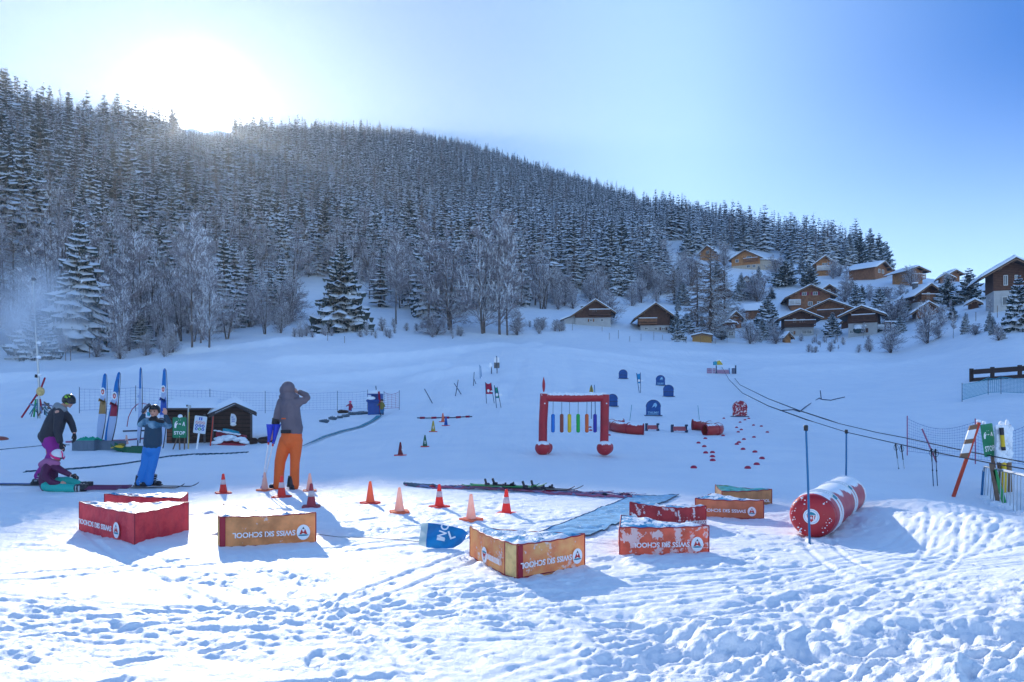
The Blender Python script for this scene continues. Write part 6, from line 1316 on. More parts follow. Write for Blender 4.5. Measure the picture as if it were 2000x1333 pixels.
def banner():
    g = at(865, 1072); t = thing('feather_banner', 'blue and white lettered banner fallen limp on the snow beside the yellow block', 'banner', g); d = g.y; q = lambda x, y, dy=0: pix(x, y, d + dy) - g
    mat('banner_blue', (.01, .22, .52), .45, var=.35, vscale=6, trans=.15, bump=.006, bscale=12); mat('banner_pale', (.50, .62, .60), .5, trans=.3)
    top = [(821, 1023), (838, 1023), (860, 1025), (885, 1028), (903, 1033), (916, 1043)]; bot = [(819, 1062), (835, 1070), (858, 1074), (885, 1071), (900, 1062), (916, 1046)]; nu = 25; nv = 12
    def S_(x, r): xs = np.linspace(0, 1, 6); return np.interp(x, xs, [p[0] for p in r]), np.interp(x, xs, [p[1] for p in r])
    for nm, u0, u1, m in (('sheet', .17, 1, 'banner_blue'), ('pale_end', 0, .20, 'banner_pale')):
        b = MB(); vs = []
        for i in range(nu + 1):
            u = u0 + (u1 - u0) * i / nu; xt, yt = S_(u, top); xb, yb = S_(u, bot)
            for j in range(nv + 1):
                v = j / nv; uu = u + (.07 * math.sin(v * 3.2) if nm == 'sheet' and i == 0 else 0); p = q(xt, yt, .30 * (1 - u * .5)).lerp(q(xb, yb, -.02), v); p.y += .05 * math.sin(5 * v + 7 * u) * (1 - u) - (.004 if nm == 'sheet' else 0); vs.append(p)
        b.add(vs, [[i * (nv + 1) + j, i * (nv + 1) + j + 1, (i + 1) * (nv + 1) + j + 1, (i + 1) * (nv + 1) + j] for i in range(nu) for j in range(nv)], m, True); b.build(nm, t)
    b = MB(); n_ = Vector((0, -.55, .3)).normalized()
    for s_, x, y, w, h, ro in (('I', 862, 1057, .03, .085, 80), ('N', 864, 1048, .07, .085, 70), ('C', 869, 1033, .07, .085, 62), ('L', 883, 1048, .06, .09, 20)): T = plane_T(q(x, y, .11) + n_ * .06, (1, 0, 0), (0, .5, 1)); put_text(b, s_, T, w=w, h=h, rot=ro, bold=True)
    b.build('lettering', t)
banner()
b = MB(); b.tube([at(x, y) + Vector((0, 0, .03)) for x, y in ((618, 1050), (660, 1054), (720, 1058), (780, 1061), (822, 1064))], .0035, 'cord', 5); tag(b.build('cord'), 'thin cord on the snow from the orange block to the blue banner', 'cord')
# ------------------------------------------------------------------ hut and the gear round it
def hut():
    d = 24.5; s = d / F; g = ground(408, d); g.z = min(g.z, EYE - d * (884 - HY) / F); t = thing('ski_school_hut', 'low dark wooden hut under thick snow behind the boy', 'hut', g, R(20)); q = lambda x, y, dy=0: pix(x, y, d + dy) - g
    mat('hut_wood', (.055, .026, .020), .75, var=.35, vscale=5, planks=.14, bump=.008, bscale=20); mat('hut_roof', (.10, .09, .10), .8, var=.3); mat('hut_brown', (.16, .06, .035), .7, var=.3, planks=.14)
    b = MB(); a = q(414, 884); c = q(486, 884); h = lambda y: q(0, y).z
    b.prism([(a.x, -.3), (c.x, -.3), (c.x, h(812)), (q(455, 0).x, h(793)), (a.x, h(812))], -.0, 2.2, 'hut_wood'); b.build('gable_wall', t)
    b = MB(); b.box(((q(333, 0).x + a.x) / 2, 1.1, (h(800) - .3) / 2), (a.x - q(333, 0).x - .01, 1.9, h(800) + .3), 'hut_wood'); b.build('side_wall', t)
    b = MB(); b.box((q(337, 0).x, .13, h(842) / 2), (9 * s, .06, h(800)), 'hut_brown'); b.build('door', t)
    for x in (400, 415, 486): b = MB(); b.box((q(x, 0).x, -.04 if x > 410 else .1, h(810) / 2 - .05), (.07, .07, h(808) + .1), 'hut_roof'); b.build('corner_post', t)
    b = MB()
    for s_, x0, y0, x1, y1 in ((-1, 408, 812, 455, 789), (1, 455, 789, 496, 810)):
        A = q(x0, y0); B = q(x1, y1)
        for k, (o_, l_) in enumerate(((0, 0), (.07, .05))): b.prism([(A.x, A.z - o_), (B.x, B.z - o_), (B.x, B.z - o_ + .05), (A.x, A.z - o_ + .05)], -.28 + l_ * 2, 2.3, 'hut_roof')
    A = q(330, 800); b.box(((A.x + q(412, 0).x) / 2, .9, h(800) + .03), (q(412, 0).x - A.x, 2.3, .05), 'hut_roof'); rf = b.build('roof', t)
    def lump(x0, x1, ya, y0_, y1_, base, topf, nm):
        b = MB(); nu, nv = 26, 12; vs = []
        for i in range(nu + 1):
            for j in range(nv + 1):
                u, v = i / nu, j / nv; x = x0 + (x1 - x0) * u; e = min(1, min(u, 1 - u) * 9) ** .5 * min(1, min(v, 1 - v) * 6) ** .5; y = y0_ + (y1_ - y0_) * v; bz = base(x); vs.append((x, y, bz + topf(u, v) * e + .02 * math.sin(7 * x + 5 * y) * e))
        b.add(vs, [[i * (nv + 1) + j, (i + 1) * (nv + 1) + j, (i + 1) * (nv + 1) + j + 1, i * (nv + 1) + j + 1] for i in range(nu) for j in range(nv)], 'soft_snow', True); b.build(nm, rf)
    ax = q(455, 0).x; za = h(789) + .05
    lump(q(406, 0).x, q(500, 0).x, 0, -.34, 2.3, lambda x: za - abs(x - ax) * ((h(789) - h(811)) / (q(455, 0).x - q(408, 0).x)), lambda u, v: .16 + .04 * math.sin(5 * u), 'gable_snow')
    lump(q(328, 0).x, q(432, 0).x, 0, -.25, 2.1, lambda x: h(799) + .03, lambda u, v: .10 + .26 * min(1, v * 1.6), 'roof_snow')
    b = MB(); T = plane_T(q(451.5, 820, -.02) + Vector((0, 0, 0)), (1, 0, 0)); Pq = [(6.5 * s * math.cos(R(a)), 11 * s * math.sin(R(a))) for a in range(-90, 91, 12)] + [(-3.5 * s, 11.5 * s), (-5 * s, 4 * s), (-5 * s, -8 * s), (-3 * s, -11 * s)]; poly(b, T, Pq, 'sign_white', 0, .02); pl = b.build('name_board', t)
    b = MB(); 
    for k, (w, x) in enumerate(((4, -1), (6, .6), (6, .6))): poly(b, T, [((x - w / 2) * s, (3.8 - 4 * k) * s), ((x + w / 2) * s, (3.8 - 4 * k) * s), ((x + w / 2) * s, (5.3 - 4 * k) * s), ((x - w / 2) * s, (5.3 - 4 * k) * s)], 'blue_print', .02, .022)
    b.build('faded_print', pl); b = MB(); b.ball(T @ Vector((.5 * s, -10 * s, .03)), .10, 'snow_cap', 10, 8, sc=(1, .5, .6)); b.build('snow', pl)
    b = MB(); rn = random.Random(6)
    for i in range(70): x = q(rn.uniform(326, 492), 0).x; b.ball((x, rn.uniform(-.35, .0), .02 + rn.uniform(-.08, .03)), rn.uniform(.06, .13), 'soft_snow', 8, 6, sc=(1.3, 1, .7))
    b.build('snow_skirt', t)
    # red padded sledge leaning on the gable
    g2 = ground(447, d - .35); t = thing('rescue_sledge', 'red padded sledge piled with snow against the hut gable', 'sledge', g2); q = lambda x, y, dy=0: pix(x, y, d - .45 + dy) - g2
    mat('sledge_red', (.34, .02, .045), .5, var=.2)
    def sl(x0, x1, y0, y1, y2, y3, dy, m, nm, yb=.3, bulge=0):   # front panel as curved prism
        b = MB(); P = [(q(x0, 0).x, q(0, y2).z), (q(x1, 0).x, q(0, y3).z), (q(x1, 0).x, q(0, y1).z), (q((x0 + x1) / 2, 0).x, q(0, (y0 + y1) / 2 - bulge).z), (q(x0, 0).x, q(0, y0).z)]; b.prism(P, dy, dy + yb, m); return b.build(nm, t)
    sl(417, 472, 845, 852, 866, 868, .10, 'sledge_red', 'back_pad', .25, 1); sl(420, 481, 864, 868, 884, 883, -.25, 'sledge_red', 'front_pad', .3, 1); sl(430, 458, 838, 845, 850, 850, .12, 'hood_teal', 'cushion', .2, 1)
    b = MB()
    for i in range(60): u = rn.random(); b.ball(q(420 + 60 * u, 861 - 6 * math.sin(math.pi * u) + rn.uniform(-3, 5), -.1 + rn.uniform(-.12, .15)), rn.uniform(.05, .10), 'soft_snow', 8, 6, sc=(1.4, 1, .65))
    for i in range(24): u = rn.random(); b.ball(q(419 + 52 * u, 841 + 9 * u, .12 + rn.uniform(-.1, .05)), rn.uniform(.03, .06), 'soft_snow', 8, 6, sc=(1.6, 1, .6))
    b.build('snow', t)
    pole('orange red pole leaning between the white board and the red sledge', 416.5, 814, 409.5, 882, 23.6, .022, 'pole_red')
hut()
mat('bin_grey', (.11, .16, .22), .55, var=.1); mat('crate_green', (.005, .11, .05), .55); mat('green_cloth', (.01, .36, .24), .6)
def bin_(label, x0, x1, yt, yb, d, m, name='storage_bin', cat='bin', depth=.45, lidm=None, holes=False):
    g = ground((x0 + x1) / 2, d); s = d / F; w = (x1 - x0) * s; h = (yb - yt) * s; g.z = max(g.z - .05, EYE - d * (yb - HY) / F - .02); t = thing(name, label, cat, g); th = .02
    b = MB()
    for dx, dy, sx, sy in ((0, -depth / 2, w, th), (0, depth / 2, w, th), (-w / 2, 0, th, depth), (w / 2, 0, th, depth)): b.box((dx, dy, h / 2), (sx - .002 * (dy != 0), sy, h), m)
    b.box((0, 0, .02), (w, depth, .03), m); b.build('body', t); b = MB(); 
    for dx, dy, sx, sy in ((0, -depth / 2 - .012, w + .06, .035), (0, depth / 2 + .012, w + .06, .035), (-w / 2 - .012, 0, .035, depth), (w / 2 + .012, 0, .035, depth)): b.box((dx, dy, h - .015), (sx, sy, .03), m)
    b.build('rim', t); b = MB()
    for k in range(5): b.box((-w * .4 + w * .2 * k, -depth / 2 - .014, h * .45), (.02, .012, h * .8), m)
    b.build('rib', t); return t, w, h
t_, w_, h_ = bin_('grey plastic bin full of green gear, left of the two', 150, 192, 861, 884, 21.6, 'bin_grey'); b = MB(); 
for i in range(8): b.tube([(-w_ * .4 + i * .06, -.1, h_ - .02), (-w_ * .3 + i * .07, 0, h_ + .05 + .02 * (i % 3)), (-w_ * .1 + i * .06, .1, h_ - .01)], .03, 'green_cloth', 6)
o_ = b.build('green_bundle'); o_.location = t_.location; tag(o_, 'heap of green cloth straps in the left grey bin', 'cloth')
bin_('grey plastic bin holding the two left feather flags', 193, 238, 861, 881, 21.8, 'bin_grey')
bin_('dark green plastic crate beside the boy\'s legs', 247, 292, 871, 884, 21.4, 'crate_green', 'crate', 'crate')
def bob():
    g = ground(236, 21.3); g.z = max(g.z, EYE - 21.3 * (885 - HY) / F); t = thing('plastic_sledge', 'green plastic sledge with yellow straps next to the green crate', 'sledge', g); b = MB(); n = 14; vs = []
    for i in range(n + 1):
        f = i / n; w = .2 * math.sin(math.pi * min(1, .15 + f * .7)) + .03; z = .16 * (1 - f) ** 3; x = -.25 + .5 * f
        vs += [(x, -w, z + .12), (x, -w * .8, z + .01), (x, w * .8, z + .01), (x, w, z + .12)]
    b.add(vs, [[4 * i + k, 4 * i + 4 + k, 4 * i + 5 + k, 4 * i + 1 + k] for i in range(n) for k in range(3)], 'crate_green', True); b.build('shell', t)
    b = MB()
    for k in range(4): b.tube([(-.2 + .05 * k, -.17, .12 + .02 * k), (-.05 + .05 * k, -.19, .16 + .01 * k), (.12 + .02 * k, -.18, .11 + .015 * k)], .014, 'roll_yellow', 6)
    b.build('strap', t); b = MB(); b.ball((.02, 0, .2), .09, mat('olive_cloth', (.18, .15, .03), .8), 10, 8, sc=(1.2, 1, .6)); b.ball((.2, .05, .17), .07, 'snow_cap', 10, 8, sc=(1.2, 1, .7)); b.build('bundle', t)
bob(); make_cone('narrow pink cone standing among the gear at the bins', 247, 872, .34, 'pale')
pole('short dark spike standing behind the green crate', 269, 856, 269, 874, 22, .02, 'pole_dark', 'spike')
# feather flags
mat('flag_blue', (.01, .20, .55), .5, trans=.35); mat('flag_pale', (.45, .55, .75), .5, trans=.35); mat('flag_red', (.35, .02, .06), .5, trans=.3); mat('flag_ochre', (.38, .22, .08), .5, trans=.3); mat('flag_deep', (.01, .08, .40), .5, trans=.3)
def feather(label, tip, foot, wpx, m2, d, twist=0, logo=True, ext=None):
    A = pix(tip[0], tip[1], d); B = pix(foot[0], foot[1], d); g = Vector((B.x, B.y, B.z)); t = thing('feather_flag', label, 'flag', g); Hh = (A - B).length; s = d / F; ax = (A - B).normalized(); w = wpx * s; n = 36
    c = math.cos(twist)
    def edge(f): return w * (math.sin(math.pi * min(1, f ** .9 * .82 + .12)) ** .7) * (1 if f < .8 else 1)
    side = Vector((c, math.sin(twist), 0)); Pp = [ax * Hh * f + side * (.55 * edge(f) if f < .985 else 0) - side * w * .25 * (1 - f) + Vector((0, .03 * math.sin(3 * f), 0)) for f in [i / n for i in range(n + 1)]]
    b = MB(); b.tube([p for p in Pp], [.016 - .009 * i / n for i in range(n + 1)], 'ski_black', 6); b.build('pole', t)
    for nm, f0, f1, m in (('lower_cloth', .04, .42, 'flag_pale' if m2 != 'flag_blue' else 'flag_blue'), ('pattern_cloth', .42, .60, m2), ('pale_cloth', .60, .72, 'flag_pale'), ('upper_cloth', .72, 1, 'flag_blue')):
        b = MB(); vs = []; k = 10
        for i in range(k + 1):
            f = f0 + (f1 - f0) * i / k; R_ = ax * Hh * f + side * (.55 * edge(f) if f < .985 else 0) - side * w * .25 * (1 - f); Lw = edge(f) * (1.0 if f < .985 else .05)
            for j in range(4): q = R_ - side * Lw * j / 3; q = q + Vector((0, -.012 + .03 * math.sin(j * 1.5 + 6 * f), 0)); vs.append(q)
        b.add(vs, [[i * 4 + j, i * 4 + j + 1, (i + 1) * 4 + j + 1, (i + 1) * 4 + j] for i in range(k) for j in range(3)], m, True); b.build(nm, t)
    if m2 != 'flag_blue':   # zig-zag of the pattern into the pale field
        b = MB(); R_ = ax * Hh * .60; xx = side * w; T = plane_T(R_ + Vector((0, -.05, 0)) - side * w * .0, side); poly(b, T, [(-.62 * w, 0), (.36 * w, 0), (.36 * w, .10 * w + .10), (-.1 * w, -.1), (-.5 * w, .10)], m2); b.build('zigzag', t)
    if logo:
        b = MB(); T = plane_T(ax * Hh * .74 - side * w * .05 + Vector((0, -.05, 0)), side); r = w * .36; disc(b, T, r, r * 1.6, 'white_print'); poly(b, T, [(-.6 * r, .5 * r), (.6 * r, .5 * r), (.5 * r, -.6 * r), (0, -1.2 * r), (-.5 * r, -.6 * r)], 'red_print', .002, .005); poly(b, T, [(-.65 * r, .55 * r), (.65 * r, .55 * r), (0, 1.1 * r)], 'dark_print', .002, .005); poly(b, T, [(-.15 * r, -.5 * r), (.15 * r, -.5 * r), (.15 * r, .25 * r), (-.15 * r, .25 * r)], 'white_print', .005, .007); b.build('emblem', t)
    return t
feather('feather flag with an ochre band, leftmost of the blue flags', (205.5, 730), (197, 866), 14, 'flag_ochre', 22.0)
feather('feather flag half hidden behind the red banded one', (233, 727), (212, 866), 13, 'flag_blue', 22.4, .2)
feather('feather flag with a deep red band, second from the left', (229, 741), (217, 866), 14, 'flag_red', 21.9)
feather('feather flag seen edge on above the boy\'s left shoulder', (275, 718), (273, 866), 7, 'flag_pale', 21.6, 1.0, False)
feather('feather flag with a deep blue band beside the hut, rightmost', (322, 720), (318, 876), 13, 'flag_deep', 20.8)
b = MB(); b.tube([pix(x, y, 21.8) for x, y in ((248, 834), (251, 815), (258, 800), (268, 790), (275, 788), (288, 790), (300, 800))], .012, 'cloth_red', 6); tag(b.build('hoop'), 'thin red bent rod arching behind the boy', 'hoop')
b = MB(); b.tube([at(x, y) + Vector((0, 0, .05)) for x, y in ((240, 846), (262, 845.5), (290, 845))], .03, 'cord', 5); tag(b.build('rope'), 'short dark rope on the snow behind the crate', 'rope')
# twisted net ropes lying across the snow on the left
def twist_rope(label, pts, n=3, r=.02, sp=.06, m='belt_edge'):
    P = [at(x, y) + Vector((0, 0, .0)) for x, y in pts]; g = P[0].copy(); b = MB(); Q = []
    for i in range(len(P) - 1):
        for k in range(10): Q.append(P[i].lerp(P[i + 1], k / 10))
    for s_ in range(n): b.tube([q - g + Vector((0, sp * math.sin(i * .8 + s_ * 6.283 / n), .3 * sp * math.cos(i * .8 + s_ * 6.283 / n))) for i, q in enumerate(Q)], r, m, 5)
    o = b.build('twisted_net'); o.location = g; tag(o, label, 'rope')
twist_rope('dark twisted net lying from the seated child to the hut', [(50, 921), (120, 917), (190, 911), (240, 903), (280, 896), (330, 888), (380, 883), (440, 881), (490, 880)], 4, .012, .085)
twist_rope('thin twisted net lying on the snow at the far left', [(-60, 884), (0, 882), (45, 878), (95, 874), (140, 873)], 3, .010, .05)
b = MB(); b.tube([at(x, y) + Vector((0, 0, .03)) for x, y in ((128, 870), (180, 868), (240, 864), (290, 858))], .03, 'net_red', 5); tag(b.build('hose'), 'faint purple hose lying behind the bins', 'hose')
# sandbags, booth
def bags():
    L = [(634, 824, 20, 9, 'bag_grey'), (650, 818, 18, 9, 'bag_grey'), (664, 815, 12, 7, 'bag_grey'), (676, 813, 16, 8, 'bag_grey'), (688, 809, 16, 8, 'bag_grey'), (670, 807, 24, 7, 'hut_wood'), (708, 808, 34, 9, 'bag_grey'), (495, 862, 16, 14, 'hut_wood'), (520, 861, 30, 14, 'hut_wood')]
    nm = ['lowest at the left end of the row', 'second in the row', 'small one in the middle of the row', 'fourth in the row', 'just under the red jacketed child', 'brown, lying on top of the row', 'large, right against the blue booth', 'small dark, beside the hut corner', 'dark, between the hut and the crutches']
    for (x, y, w, h, m), n_ in zip(L, nm):
        p = at(x, y + 3); s = p.y / F; rn = random.Random(x); b = MB(); ph = rn.uniform(0, 6); b.ball((0, 0, h * s * .35), w * s * .5, m, 14, 10, sc=(1, .6, h / w * 1.1), fn=lambda v: 1 + .10 * math.sin(5 * v.x + ph) + .07 * math.sin(9 * v.y + 4 * v.z))
        o = b.build('sandbag'); o.location = p; tag(o, 'grey padded bag ' + n_ if m == 'bag_grey' else 'padded bag ' + n_, 'bag')
bags()
def booth():
    g = at(733, 812); s = g.y / F; t = thing('lift_booth', 'blue padded lift booth with a cap of snow at the top of the conveyor', 'booth', g); z = lambda y: (812 - y) * s; X = lambda x: (x - 733) * s
    b = MB(); b.box((0, 0, z(812) / 2 + z(790) / 2), (24 * s, .9, z(790) + .3), 'booth_blue', bev=.05); b.build('lower_body', t); b = MB(); b.box((-1 * s, -.05, z(786)), (27 * s, 1.05, 5 * s), 'booth_blue', bev=.05); b.build('counter', t)
    b = MB(); b.box((3 * s, .1, (z(786) + z(772)) / 2), (19 * s, .8, z(772) - z(786)), 'booth_blue', bev=.05); b.build('upper_body', t); b = MB(); b.box((0, 0, z(773.5)), (26 * s, 1.1, 2 * s), 'booth_blue', bev=.03); b.build('roof', t)
    b = MB(); b.ball((-1 * s, 0, z(771)), 13 * s, 'snow_cap', 16, 10, sc=(1, .9, .50)); b.ball((-5 * s, -.5, z(781)), 8.5 * s, 'snow_cap', 14, 10, sc=(1, .6, .42)); b.build('snow_cap', t); b = MB(); b.tube([(2 * s, 0, z(768)), (1 * s, 0, z(757))], .03, 'pole_dark', 5); b.build('antenna', t)
    b = MB(); b.tube([(10 * s, -.5, z(768)), (14 * s, -.5, z(812))], .06, 'cloth_red', 6); b.build('marker_pole', t)
booth()
# snow lance
def lance():
    d = 34; s = d / F; g = ground(77, d); t = thing('snow_lance', 'tall metal snow lance spraying mist at the left edge', 'snow lance', g); q = lambda x, y: pix(x, y, d) - g
    b = MB(); b.tube([q(77, 828) - Vector((0, 0, .3)), q(76, 750), q(73, 690), q(71, 665)], [.055, .05, .045, .04], 'galvanised', 10); b.tube([q(71, 668), q(68, 610), q(65, 548)], [.035, .03, .025], 'galvanised', 10); b.build('mast', t)
    b = MB(); b.tube([q(65, 549), q(64.5, 543)], [.07, .08], 'black_plastic', 10); b.box(q(66, 546), (.2, .12, .1), 'black_plastic', bev=.02); b.build('nozzle_head', t)
    for x, y in ((77, 670), (77, 698), (79, 733)): b = MB(); b.ball(q(x - 1, y), .10, 'snow_cap', 10, 8, sc=(1, 1, .8)); b.build('snow', t)
    b = MB(); b.tube([q(72, 732) , q(71, 738)], .08, 'black_plastic', 10); b.build('clamp', t)
    b = MB(); b.ball(q(79, 765), .22, 'roll_yellow' if False else 'cream_canvas', 12, 10, sc=(.8, .8, 1)); b.build('padding', t)
    b = MB()
    for x0, y0, x1, y1, m in ((88, 738, 74, 775, 'cloth_red'), (74, 768, 42, 816, 'cloth_red'), (70, 780, 66, 815, 'green_print'), (78, 780, 82, 800, 'cloth_red'), (74, 780, 75, 858, 'pole_teal')): b.tube([q(x0, y0), q(x1, y1)], .04, m, 6)
    b.build('marker_stakes', t)
    b = MB(); rn = random.Random(5)
    for i in range(26): a = q(rn.uniform(62, 90), rn.uniform(785, 800)); b.tube([a, a + Vector((rn.uniform(-.3, .5), rn.uniform(-.3, .3), rn.uniform(-.5, .1)))], rn.uniform(.02, .045), rn.choice(('ski_black', 'timber', 'net_blue', 'bag_grey', 'pole_teal')), 5)
    b.build('valve_gear', t)
lance()
b = MB(); b.ball(at(5, 862) + Vector((-.1, 0, .03)), .22, 'roll_brown', 14, 10, sc=(1.3, 1, .45)); tag(b.build('cushion'), 'dark red object cut off at the left edge of the snow', 'cushion')
# village fence stakes
_st = MB(); _st.tube([(0, 0, -.2), (0, 0, 1.0)], .035, 'timber', 5); _st = _st.mesh('stake')
for i, (x, y) in enumerate([(1055, 650), (1092, 648), (1118, 646), (1176, 648), (1190, 664), (1208, 662), (1230, 668), (1252, 666), (1277, 665), (1294, 664), (1340, 671), (1368, 670), (1397, 672), (1420, 671), (1595, 670), (1614, 671), (1636, 669), (1693, 626), (1890, 626), (1906, 628), (1948, 622), (1602, 680), (1625, 680), (118, 700), (128, 704), (138, 704), (175, 698), (673, 670), (640, 668)]):
    o = link('fence_stake', _st); o.location = at(x, y); o.scale = (1, 1, .9 + .3 * (i % 3)); tag(o, 'thin dark stake standing in the snow at the edge of the slope', 'stake', 'stakes along the edge of the slope')
def terrace():
    g = at(1745, 648); s = g.y / F; t = thing('garden_terrace', 'low wooden garden railing on a snowy terrace right of the shuttered chalet', 'railing', g); b = MB()
    for x, y, w in ((0, 18, 34), (0, 8, 34)): b.box((x * s, 0, y * s), (w * s, .12, .14), 'dark_wood')
    for k in range(4): b.box(((-16 + 10.6 * k) * s, 0, 8 * s), (.16, .16, 20 * s), 'dark_wood')
    b.build('rails', t); b = MB(); b.box((0, 0, 19.6 * s), (35 * s, .3, .2), 'soft_snow', bev=.08); b.build('snow', t)
    g = at(1690, 655); t = thing('hedge', 'dark clipped hedge under snow in front of the shuttered chalet', 'hedge', g); rn = random.Random(1); b = MB()
    for i in range(26): b.ball(((rn.uniform(-20, 60)) * s, rn.uniform(-1, 1), rn.uniform(.2, .9)), rn.uniform(.4, .8), 'needles', 8, 6)
    b.build('foliage', t); b = MB()
    for i in range(26): b.ball(((rn.uniform(-20, 60)) * s, rn.uniform(-1, 1), rn.uniform(1.1, 1.5)), rn.uniform(.35, .7), 'soft_snow', 8, 6, sc=(1.2, 1, .5))
    b.build('snow', t)
terrace()
# ------------------------------------------------------------------ people
mat('skin', (.58, .30, .22), .5, spec=.3); mat('lips', (.40, .10, .09), .5); mat('eye', (.02, .015, .015), .2); mat('hair', (.10, .05, .03), .7)
mat('jacket_grey', (.135, .115, .145), .75, var=.15, vscale=5, bump=.030, bscale=7); mat('trousers_orange', (.78, .13, .02), .65, var=.12, vscale=4, bump=.035, bscale=6); mat('jacket_black', (.028, .028, .040), .7, bump=.035, bscale=7); mat('trousers_purple', (.30, .015, .24), .7)
mat('jacket_navy', (.010, .045, .085), .65, bump=.03, bscale=8); mat('pattern_navy', (.02, .11, .20), .65, var=1, vscale=7, col2=(.22, .36, .46)); mat('trousers_blue', (.02, .19, .55), .65, bump=.035, bscale=7); mat('jacket_maroon', (.085, .010, .055), .65); mat('trousers_teal', (.02, .42, .36), .65, bump=.03, bscale=9); mat('scarf_pink', (.40, .12, .26), .8, bump=.01, bscale=14)
mat('helmet_black', (.012, .014, .016), .28); mat('helmet_white', (.72, .70, .74), .3); mat('pink', (.85, .03, .20), .5); mat('lime', (.30, .60, .03), .5); mat('boot', (.02, .022, .03), .4); mat('glove', (.014, .014, .018), .7); mat('visor', (.05, .06, .09), .08, metal=.6); mat('crutch_blue', (.01, .04, .50), .4); mat('crutch_metal', (.75, .75, .76), .3, metal=.5); mat('fleece', (.22, .25, .28), .9, bump=.01, bscale=30); mat('jacket_red', (.30, .01, .05), .7); mat('orange_zip', (.70, .12, .02), .6)
def blob(name, parts, m, parent, voxel=.011, smooth=6, extra=None):
    """one continuous surface grown round tubes and balls"""
    b = MB()
    for p in parts:
        if p[0] == 't': 
            b.tube(p[1], p[2], m, 10); 
            for q, r in zip(p[1], p[2]): b.ball(q, r * .99, m, 10, 8)
        else: b.ball(p[1], p[2], m, 14, 10, sc=p[3] if len(p) > 3 else (1, 1, 1), rot=p[4] if len(p) > 4 else None)
    o = b.build(name); r = o.modifiers.new('r', 'REMESH'); r.mode = 'VOXEL'; r.voxel_size = voxel; r.use_smooth_shade = True; s = o.modifiers.new('s', 'SMOOTH'); s.iterations = smooth; s.factor = .5
    bpy.context.view_layer.update(); me = bpy.data.meshes.new_from_object(o.evaluated_get(bpy.context.evaluated_depsgraph_get())); old = o.data; o.modifiers.clear(); o.data = me; bpy.data.meshes.remove(old)
    me.materials.clear(); me.materials.append(MATS[m] if isinstance(m, str) else m); me.polygons.foreach_set('use_smooth', [True] * len(me.polygons))
    if extra: extra(me)
    o.parent = parent; return o
def V3(*a): return Vector(a)
def hand(w, d, side, k=1.0, curl=.5):
    """palm and five fingers from wrist w along d; side points to the thumb"""
    d = d.normalized(); s = (side - d * side.dot(d)).normalized(); n = d.cross(s); P = [('t', [w, w + d * .045 * k, w + d * .085 * k], [.022 * k, .026 * k, .026 * k]), ('t', [w + d * .05 * k - s * .018 * k, w + d * .085 * k - s * .02 * k], [.02 * k, .018 * k])]
    for i, (o, L) in enumerate(((.026, .068), (.010, .076), (-.008, .070), (-.025, .055))):
        a = w + (d * .085 + s * o) * k; b = a + (d * (L * .5) + n * L * .25 * curl) * k; c = b + (d * (L * .35 * (1 - curl * .6)) + n * L * .5 * curl) * k; P.append(('t', [a, b, c], [.0105 * k, .0095 * k, .008 * k]))
    a = w + (d * .03 + s * .022) * k; P.append(('t', [a, a + (d * .025 + s * .024) * k, a + (d * .05 + s * .030 + n * .01 * curl) * k], [.013 * k, .0115 * k, .009 * k])); return P
def boot(parent, c, yaw, k=1.0, m='boot', ski=False):
    b = MB(); T = Matrix.Translation(c) @ Matrix.Rotation(yaw, 4, 'Z'); b.M = T
    b.box((.03 * k, 0, .012 * k), (.30 * k, .10 * k, .024 * k), m, bev=.008); b.ball((.09 * k, 0, .05 * k), .055 * k, m, 12, 8, sc=(1.5, .95, .8)); b.ball((-.04 * k, 0, .055 * k), .055 * k, m, 12, 8, sc=(1.2, .95, 1)); b.tube([(-.03 * k, 0, .05 * k), (-.02 * k, 0, .14 * k), (0, 0, .22 * k)], [.056 * k, .058 * k, .062 * k], m, 12)
    if ski:
        for z, x in ((.07, .07), (.11, .03), (.16, .02)): b.box((x * k, 0, z * k), (.05 * k, .118 * k, .016 * k), 'galvanised', bev=.004)
    return b.build('boot', parent)
def head_parts(c, r, fwd, up=Vector((0, 0, 1)), k=1.0):
    f = fwd.normalized(); rt = f.cross(up).normalized(); u = rt.cross(f)
    return [('b', c, r, (.86, .95, 1.12)), ('b', c + f * r * .30 - u * r * .45, r * .62), ('t', [c + f * r * .88 + u * r * .12, c + f * r * 1.08 - u * r * .14], [r * .09, r * .15]), ('b', c + rt * r * .9 - u * r * .05, r * .2, (.5, 1, 1.2)), ('b', c - rt * r * .9 - u * r * .05, r * .2, (.5, 1, 1.2)), ('b', c + f * r * .78 - u * r * .82, r * .22)], f, rt, u
def face(parent, c, r, f, rt, u):
    b = MB(); 
    for s in (-1, 1): b.ball(c + f * r * .87 + rt * s * r * .36 + u * r * .06, r * .12, 'eye', 10, 8, sc=(1.2, .8, .7)); b.tube([c + f * r * .95 + rt * s * r * .2 + u * r * .27, c + f * r * .9 + rt * s * r * .55 + u * r * .25], r * .05, 'hair', 6)
    b.build('eyes', parent); b = MB(); b.tube([c + f * r * .93 - rt * r * .22 - u * r * .52, c + f * r * .99 - u * r * .5, c + f * r * .93 + rt * r * .22 - u * r * .52], [r * .06, r * .08, r * .06], 'lips', 8); b.build('mouth', parent)
